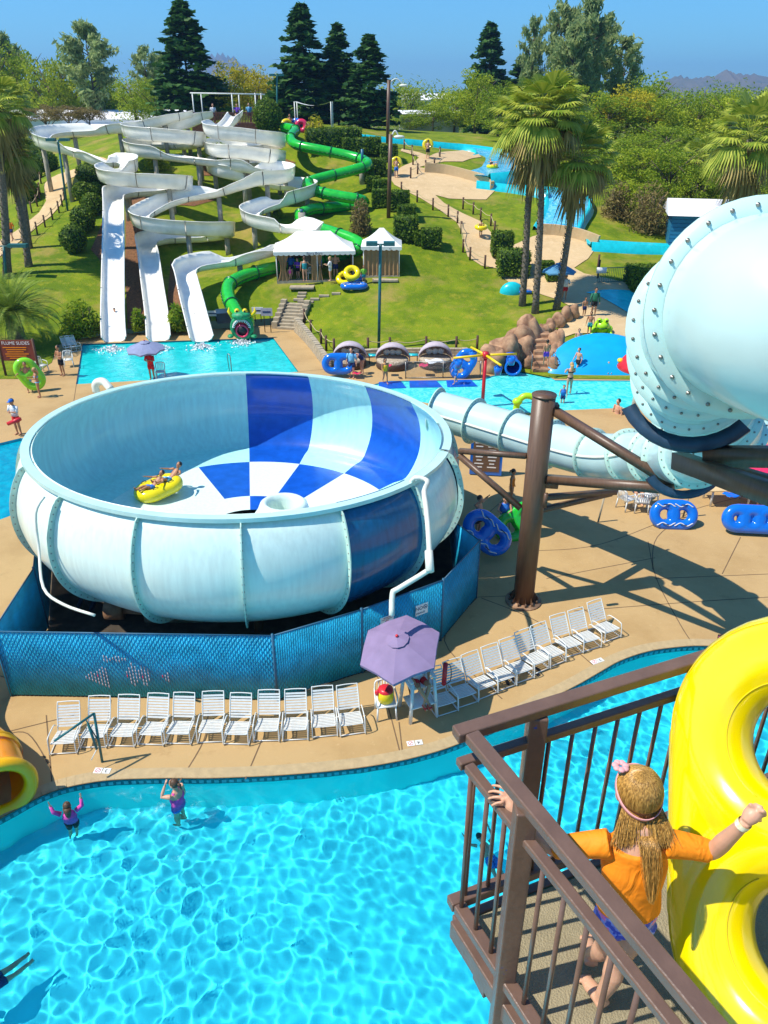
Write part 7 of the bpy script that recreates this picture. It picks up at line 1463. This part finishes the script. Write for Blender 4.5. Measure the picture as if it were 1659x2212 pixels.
for d, L, s0 in ((dA, LA, .31), (dB, LB, .37)):
    for s in (s0, s0 + (1.5 if d is dB else 2.7)): 
        if s < L: pb(CO + d * s + Z(-3.9), CO + d * s + Z(top - .022), .074, .074, 'post')
    s = .045; k = 0
    while s < L - .05:
        if min(abs(s - s0), abs(s - s0 - (1.5 if d is dB else 2.7))) > .06:
            m = MB(); m.tube([CO + d * s + Z(bot), CO + d * s + Z(sec_)], .0095, 10); add_world(m, 'baluster', m_br, pl)
        s += .112
m_pf = ground_mat('platform_concrete', [(.36, .30, .18), (.30, .25, .15, .45, .6), (.42, .36, .23, .6, .75), (.10, .08, .05, .72, .78)], [3, 14, 25], .5, 120)
fl_ = [CO + dA * .05 + dB * .05, CO + dA * LA + dB * .05, CO + dA * LA + dB * LB, CO + dA * .05 + dB * LB]; m = MB(); m.poly([(p.x, p.y) for p in fl_], FZ_ - .12, FZ_); o = add_world(m, 'floor_slab', m_pf, pl)
for p in o.data.polygons: p.use_smooth = False
for a, b in ((CO, CO + dA * LA), (CO, CO + dB * LB)): pb(a + Z(-3.24), b + Z(-3.215), .045, .11, 'edge_beam')
pb(CO + dB * .18 + Z(-3.36) + dA * .02, CO + dB * .18 + Z(-3.36) + dA * .9, .1, .16, 'bracket_beam')
tw = empty('platform_tower', (CO.x + 1.2, CO.y - 1.0, 0), 0, 'brown tower columns carrying the viewing platform over the pool', 'tower')
for s, t_ in ((.55, .9), (2.6, .9)):
    q = CO + dA * s + dB * t_; m = MB(); m.tube([Vector((q.x, q.y, -1.2)), Vector((q.x, q.y, FZ_ - .15))], .12, 12); add_world(m, 'column', M['steel_brown'], tw)
# ---------------------------------------------------------------- big yellow double tube held upright
k_ = 1.15; c1_, c2_ = dp(1728, 1612, 2.5 * k_), dp(1738, 2042, 2.36 * k_); ax_ = (c1_ - c2_).normalized(); vdir = (Vector((0, 0, CAMH)) - (c1_ + c2_) / 2).normalized(); nz = (vdir + Vector((-.55, 0, .0))).normalized(); nz = (nz - ax_ * nz.dot(ax_)).normalized(); ny = nz.cross(ax_)
ctr = (c1_ + c2_) / 2; Ld = (c1_ - c2_).length; RRn = .342; big_t = inflatable((0, 0, 0), (0, 0, 0), 2, RRn, .157, mat('yellow_near', (.88, .68, .0), .2, .03, 1, bump=.03, bscale=5, coat=.7), 'huge glossy yellow double tube held upright beside the girl', vox=.012, grip=False, gap=Ld / (RRn * 2 * .86))
big_t.matrix_world = Matrix(((ax_.x, ny.x, nz.x, ctr.x), (ax_.y, ny.y, nz.y, ctr.y), (ax_.z, ny.z, nz.z, ctr.z), (0, 0, 0, 1)))
m = MB()
for x in (-Ld / 2, Ld / 2):
    for rr_, zz in ((RRn - .115, .108), (RRn + .112, .11)): m.tube([(x + rr_ * math.cos(a), rr_ * math.sin(a), zz) for a in np.linspace(.5 if x < 0 else 3.6, 5.7 if x < 0 else 8.9, 60)], .0022, 5)
m.build('weld_seam', M['yellow'], big_t)
# ---------------------------------------------------------------- the girl
def pz(px, py, z): r = ray(px, py); t = z / r.z; return Vector((r.x * t, r.y * t, 13.5 + z))
head = pz(1378, 1706, -2.13); neck = pz(1385, 1790, -2.235); shl, shr_ = pz(1292, 1822, -2.29), pz(1462, 1820, -2.28); ell_, elr = pz(1196, 1832, -2.36), pz(1535, 1840, -2.30); wl_, wr = pz(1118, 1758, -2.23), pz(1610, 1776, -2.06)
hip = pz(1352, 1978, -2.63); kr, kl = pz(1330, 2078, -2.88), pz(1308, 2040, -2.86); hr_, tr2 = pz(1303, 2180, -3.12), pz(1262, 2112, -3.13); hl_, tl2 = pz(1276, 2090, -3.12), pz(1268, 2022, -3.13)
mid = (shl + shr_) / 2; spine = [hip + Vector((0, 0, -.03)), hip + Vector((0, .005, .06)), hip.lerp(mid, .55) + Vector((0, -.005, 0)), mid - Vector((0, 0, .05)), mid + Vector((0, .0, .005)), neck + Vector((0, 0, .03))]
SX = (shr_ - shl).normalized()
def torso(m, e=0, n0=0, n1=6): 
    rr = [.072, .080, .070, .080, .062, .030]; pts = spine[n0:n1]; vs = []; n = 28; K_ = resample(smoothpath(pts, 6), .012); 
    o = len(m.v); N_ = len(K_)
    for i, p in enumerate(K_):
        f = n0 + (n1 - 1 - n0) * i / (N_ - 1); r = float(np.interp(f, range(6), rr)) + e; 
        for k in range(n): a = 2 * pi * k / n; vs.append(p + SX * r * 1.33 * math.cos(a) + Vector((0, 1, .1)).normalized() * r * .95 * math.sin(a))
    m.add(vs, [(i * n + k, i * n + (k + 1) % n, (i + 1) * n + (k + 1) % n, (i + 1) * n + k) for i in range(N_ - 1) for k in range(n)] + [tuple(range(n))[::-1], tuple((N_ - 1) * n + k for k in range(n))])
m = MB(); torso(m)
m.tube([neck - Vector((0, 0, .05)), head], [.034, .032], 14)
fwd = Vector((-.12, 1, -.05)).normalized(); hx = fwd.cross(up).normalized(); hz_ = hx.cross(fwd); HQ = Matrix((hx, fwd, hz_)).transposed()
m.ell(head, (.068, .082, .092), 24, 16, HQ); m.ell(head + HQ @ Vector((0, .03, -.055)), (.045, .05, .042), 16, 12, HQ); m.ell(head + HQ @ Vector((0, .088, -.01)), (.010, .014, .015), 10, 8)
for s in (-1, 1): m.ell(head + HQ @ Vector((s * .070, -.002, -.012)), (.010, .018, .026), 12, 8, HQ)
for a, b, c in ((shl, ell_, wl_), (shr_, elr, wr)): m.tube(smoothpath([a, a.lerp(b, .5) + Vector((0, 0, -.004)), b, b.lerp(c, .5) + Vector((0, 0, -.006)), c], 4), [float(np.interp(i, [0, 4, 8, 11, 16], [.038, .033, .029, .030, .0185])) for i in range(17)], 14)
def finger(m, pts, r0): m.tube(smoothpath(pts, 4), [r0 * (1 - .25 * i / (4 * (len(pts) - 1))) for i in range(4 * (len(pts) - 1) + 1)], 10); m.ell(pts[-1], r0 * .76, 8, 6)
# left hand: palm over the second rail, four fingers reaching across it, thumb under
pL = pz(1092, 1722, -2.20); m.tube([wl_, wl_.lerp(pL, .5), pL], [.0185, .026, .024], 12, sx=1.0)
for px1, py1, px2, py2, px3, py3 in ((1092, 1706, 1077, 1698, 1064, 1697), (1084, 1713, 1068, 1709, 1056, 1711), (1082, 1722, 1067, 1722, 1056, 1725), (1086, 1732, 1073, 1735, 1063, 1740)): finger(m, [pL, pz(px1, py1, -2.19), pz(px2, py2, -2.195), pz(px3, py3, -2.215)], .0074)
finger(m, [wl_.lerp(pL, .35), pz(1104, 1746, -2.22), pz(1092, 1752, -2.25)], .0085)
# right hand: closed on the tube
pR = pz(1632, 1752, -2.03); m.tube([wr, wr.lerp(pR, .5), pR], [.0185, .028, .029], 12)
for i, (px1, py1, px2, py2) in enumerate(((1622, 1738, 1619, 1747), (1633, 1738, 1634, 1748), (1643, 1743, 1646, 1753), (1649, 1752, 1653, 1762))): finger(m, [pR, pz(px1, py1, -2.00), pz(px2, py2, -2.035)], .0086)
finger(m, [wr.lerp(pR, .5), pz(1634, 1770, -2.05), pz(1642, 1772, -2.08)], .010)
for s, kn, hl2, tt in ((1, kr, hr_, tr2), (-1, kl, hl_, tl2)):
    h0 = hip + SX * s * .048 - Vector((0, 0, .02)); an = hl2 + (tt - hl2).normalized() * .025 + Vector((0, 0, .05)); m.tube(smoothpath([h0, h0.lerp(kn, .5), kn, kn.lerp(an, .4) - (tt - hl2).normalized() * .012, an], 4), [float(np.interp(i, [0, 4, 8, 11, 16], [.064, .056, .038, .040, .024])) for i in range(17)], 16)
    fd = (tt - hl2).normalized(); m.tube([hl2 + Vector((0, 0, .02)), hl2 + fd * .04 + Vector((0, 0, .028)), hl2 + fd * .09 + Vector((0, 0, .012)), hl2 + fd * .125 + Vector((0, 0, .004))], [.024, .027, .026, .020], 14, sx=1.15); m.tube([an, hl2 + fd * .02 + Vector((0, 0, .02))], [.025, .026], 12)
    fs_ = fd.cross(up)
    for i in range(5): q = hl2 + fd * .125 + fs_ * (i - 2) * .0125 * (1) + Vector((0, 0, -.002)); L_ = .026 - .003 * (i if s > 0 else 4 - i); finger(m, [q, q + fd * L_], .0085 if i != (0 if s > 0 else 4) else .011)
girl = m.build('person', mat('skin_girl', (.66, .36, .22), .45, .07, 20, sss=.15, bump=.05, bscale=60)); tag(girl, 'young girl in an orange rash guard seen from behind on the platform', 'person')
r = girl.modifiers.new('surface', 'REMESH'); r.mode = 'VOXEL'; r.voxel_size = .0042; r.use_smooth_shade = True; s = girl.modifiers.new('soft', 'SMOOTH'); s.iterations = 4
m = MB(); torso(m, .009, 1, 5); 
for a, b, c in ((shl, ell_, wl_), (shr_, elr, wr)): m.tube(smoothpath([mid.lerp(a, .7), a.lerp(b, .5), b.lerp(c, -.03) if False else b], 4), [float(np.interp(i, [0, 4, 8], [.052, .044, .039])) for i in range(9)], 18, caps=True)
m_sh = mat('shirt_orange', (.98, .27, .005), .7, .05, 6)
nt = m_sh.node_tree; w_ = nt.nodes.new('ShaderNodeTexNoise'); w_.inputs['Scale'].default_value = 11; w_.inputs['Detail'].default_value = 2; w_.inputs['Distortion'].default_value = 1.2; bp2 = nt.nodes.new('ShaderNodeBump'); bp2.inputs['Strength'].default_value = .45; bp2.inputs['Distance'].default_value = .03; tc2 = [n for n in nt.nodes if n.type == 'TEX_COORD'][0]; mp = nt.nodes.new('ShaderNodeMapping'); mp.inputs['Scale'].default_value = (1.6, 1, .8); nt.links.new(tc2.outputs['Object'], mp.inputs[0]); nt.links.new(mp.outputs[0], w_.inputs[0]); nt.links.new(w_.outputs[0], bp2.inputs['Height']); nt.links.new(bp2.outputs[0], nt.nodes['Principled BSDF'].inputs['Normal'])
sh2 = m.build('shirt', m_sh, girl); r = sh2.modifiers.new('surface', 'REMESH'); r.mode = 'VOXEL'; r.voxel_size = .006; r.use_smooth_shade = True; s = sh2.modifiers.new('soft', 'SMOOTH'); s.iterations = 5
m = MB(); torso(m, .006, 0, 2)
for s_, kn in ((1, kr), (-1, kl)): h0 = hip + SX * s_ * .048 - Vector((0, 0, .01)); m.tube([h0, h0.lerp(kn, .22)], [.070, .067], 16)
m_sw = mat('swim_print', (.02, .10, .65), .5, .1, 10); nt = m_sw.node_tree; rr_ = [n for n in nt.nodes if n.type == 'VALTORGB'][0]; nn_ = [n for n in nt.nodes if n.type == 'TEX_NOISE'][0]; nn_.inputs['Scale'].default_value = 22; rr_.color_ramp.interpolation = 'CONSTANT'; rr_.color_ramp.elements[0].color = (.02, .08, .6, 1); rr_.color_ramp.elements[0].position = 0; rr_.color_ramp.elements[1].color = (.85, .2, .55, 1); rr_.color_ramp.elements[1].position = .54; e_ = rr_.color_ramp.elements.new(.46); e_.color = (.25, .35, .85, 1)
sw = m.build('swim_bottom', m_sw, girl); r = sw.modifiers.new('surface', 'REMESH'); r.mode = 'VOXEL'; r.voxel_size = .006; r.use_smooth_shade = True
# hair: a shell of strands over the skull, falling to the shoulders, with a long tail down the back
rsh = np.random.RandomState(4); m = MB(); m.ell(head + HQ @ Vector((0, -.010, .014)), (.0765, .0850, .0815), 28, 18, HQ); hb_ = m.build('hair', mat('hair_girl', (.30, .135, .022), .34, .3, 60, col2=(.74, .42, .10), detail=5), girl)
hm_ = MATS['hair_girl']; nt = hm_.node_tree; nn_ = [n for n in nt.nodes if n.type == 'TEX_NOISE'][0]; mp = nt.nodes.new('ShaderNodeMapping'); mp.inputs['Scale'].default_value = (3, 3, .25); tcx = [n for n in nt.nodes if n.type == 'TEX_COORD'][0]; nt.links.new(tcx.outputs['Object'], mp.inputs[0]); nt.links.new(mp.outputs[0], nn_.inputs[0])
Q = MB(); crown_pt = head + HQ @ Vector((0, -.02, .105)); tail_end = pz(1392, 1905, -2.42) + Vector((0, -.03, 0))
Rr = lambda t, a: Vector((.0775 * math.cos(a) * math.sin(t), .0865 * math.sin(a) * math.sin(t) - .010, .012 + .083 * math.cos(t)))
for i in range(1900):                                             # cap of hair combed down over the skull
    a = rsh.uniform(0, 2 * pi)
    if math.sin(a) > .6: continue
    w_ = rsh.uniform(.995, 1.02); pts = [head + HQ @ (Rr(.05 + (1.78 + .1 * rsh.rand()) * k / 5, a + .02 * k * rsh.normal() * .3) * w_) for k in range(6)]; sp2 = smoothpath(pts, 2); Q.tube(sp2, [.0013 * (1 - .4 * i2 / len(sp2)) for i2 in range(len(sp2))], 3, caps=False)
nape0 = head + HQ @ Vector((.004, -.070, -.062))
for i in range(700):                                              # narrow wet tail down the back
    o = Vector((rsh.normal() * .011, rsh.normal() * .006, 0)); L_ = rsh.uniform(.6, 1.0); tgt = nape0.lerp(tail_end, L_); pts = [nape0 + o * 2.0 + Vector((0, .01, .012)), nape0 + o * 1.2 + Vector((0, -.008, -.03)), nape0.lerp(tgt, .3) + o * 1.1 + Vector((0, -.050, 0)), nape0.lerp(tgt, .6) + o * .95 + Vector((.004 * math.sin(i), -.062, 0)), tgt + o * (1.2 - .8 * L_) + Vector((0, -.055, 0))]; sp2 = smoothpath(pts, 3); Q.tube(sp2, [.0014 * (1 - .6 * i2 / len(sp2)) for i2 in range(len(sp2))], 3, caps=False)
for i in range(900):                                              # locks falling to the shoulders
    s_ = 1 if rsh.rand() < .5 else -1; u_ = rsh.uniform(.0, .068); st_p = head + HQ @ Vector((s_ * u_, -.062 + .55 * max(0, u_ - .02), -.045)); en = neck + SX * s_ * (u_ * 1.25 + rsh.uniform(0, .035)) + Vector((0, -.048 + rsh.normal() * .008, -.005 - rsh.uniform(0, .03))); pts = [st_p + Vector((0, 0, .015)), st_p.lerp(en, .5) + Vector((s_ * .004, -.006, 0)), en]; sp2 = smoothpath(pts, 3); Q.tube(sp2, [.0013 * (1 - .6 * i2 / len(sp2)) for i2 in range(len(sp2))], 3, caps=False)
so_ = Q.build('hair_strand', hm_, hb_); so_['kind'] = 'stuff'
m = MB(); vs = []; nb_ = 48; RM = Matrix.Rotation(R(30), 3, 'X')
for k in range(nb_):
    a = 2 * pi * k / nb_; c_ = RM @ Vector((.0795 * math.cos(a), .096 * math.sin(a), 0)) + Vector((0, -.009, .0)); nrm_ = RM @ Vector((0, 0, 1)); out_ = RM @ Vector((math.cos(a), math.sin(a), 0)) * .0016
    vs += [head + HQ @ (c_ + nrm_ * .0095 - out_), head + HQ @ (c_ - nrm_ * .0095 - out_), head + HQ @ (c_ - nrm_ * .0085 + out_), head + HQ @ (c_ + nrm_ * .0085 + out_)]
m.add(vs, [(4 * k + q, 4 * k + (q + 1) % 4, 4 * ((k + 1) % nb_) + (q + 1) % 4, 4 * ((k + 1) % nb_) + q) for k in range(nb_) for q in range(4)]); hb2 = m.build('headband', mat('band_pink', (.80, .38, .36), .6, .08, 10), girl)
m = MB()
for k in range(7): a = k * .9; m.ell(head + HQ @ Vector((-.062 + .018 * math.cos(a), .03 + .018 * math.sin(a), .088)), (.013, .013, .007), 8, 6)
m.build('flower', MATS['band_pink'], hb2)
dW = (pR - elr).normalized(); q = wr - dW * .012; m = MB(); m.tube([q - dW * .011, q + dW * .011], .0235, 20, caps=False); m.tube([q + dW * .011, q - dW * .011], .0222, 20, caps=False); m.build('wristband', mat('band_yellow', (.9, .8, .15), .4, .2, 60, col2=(.95, .95, .8)), girl)
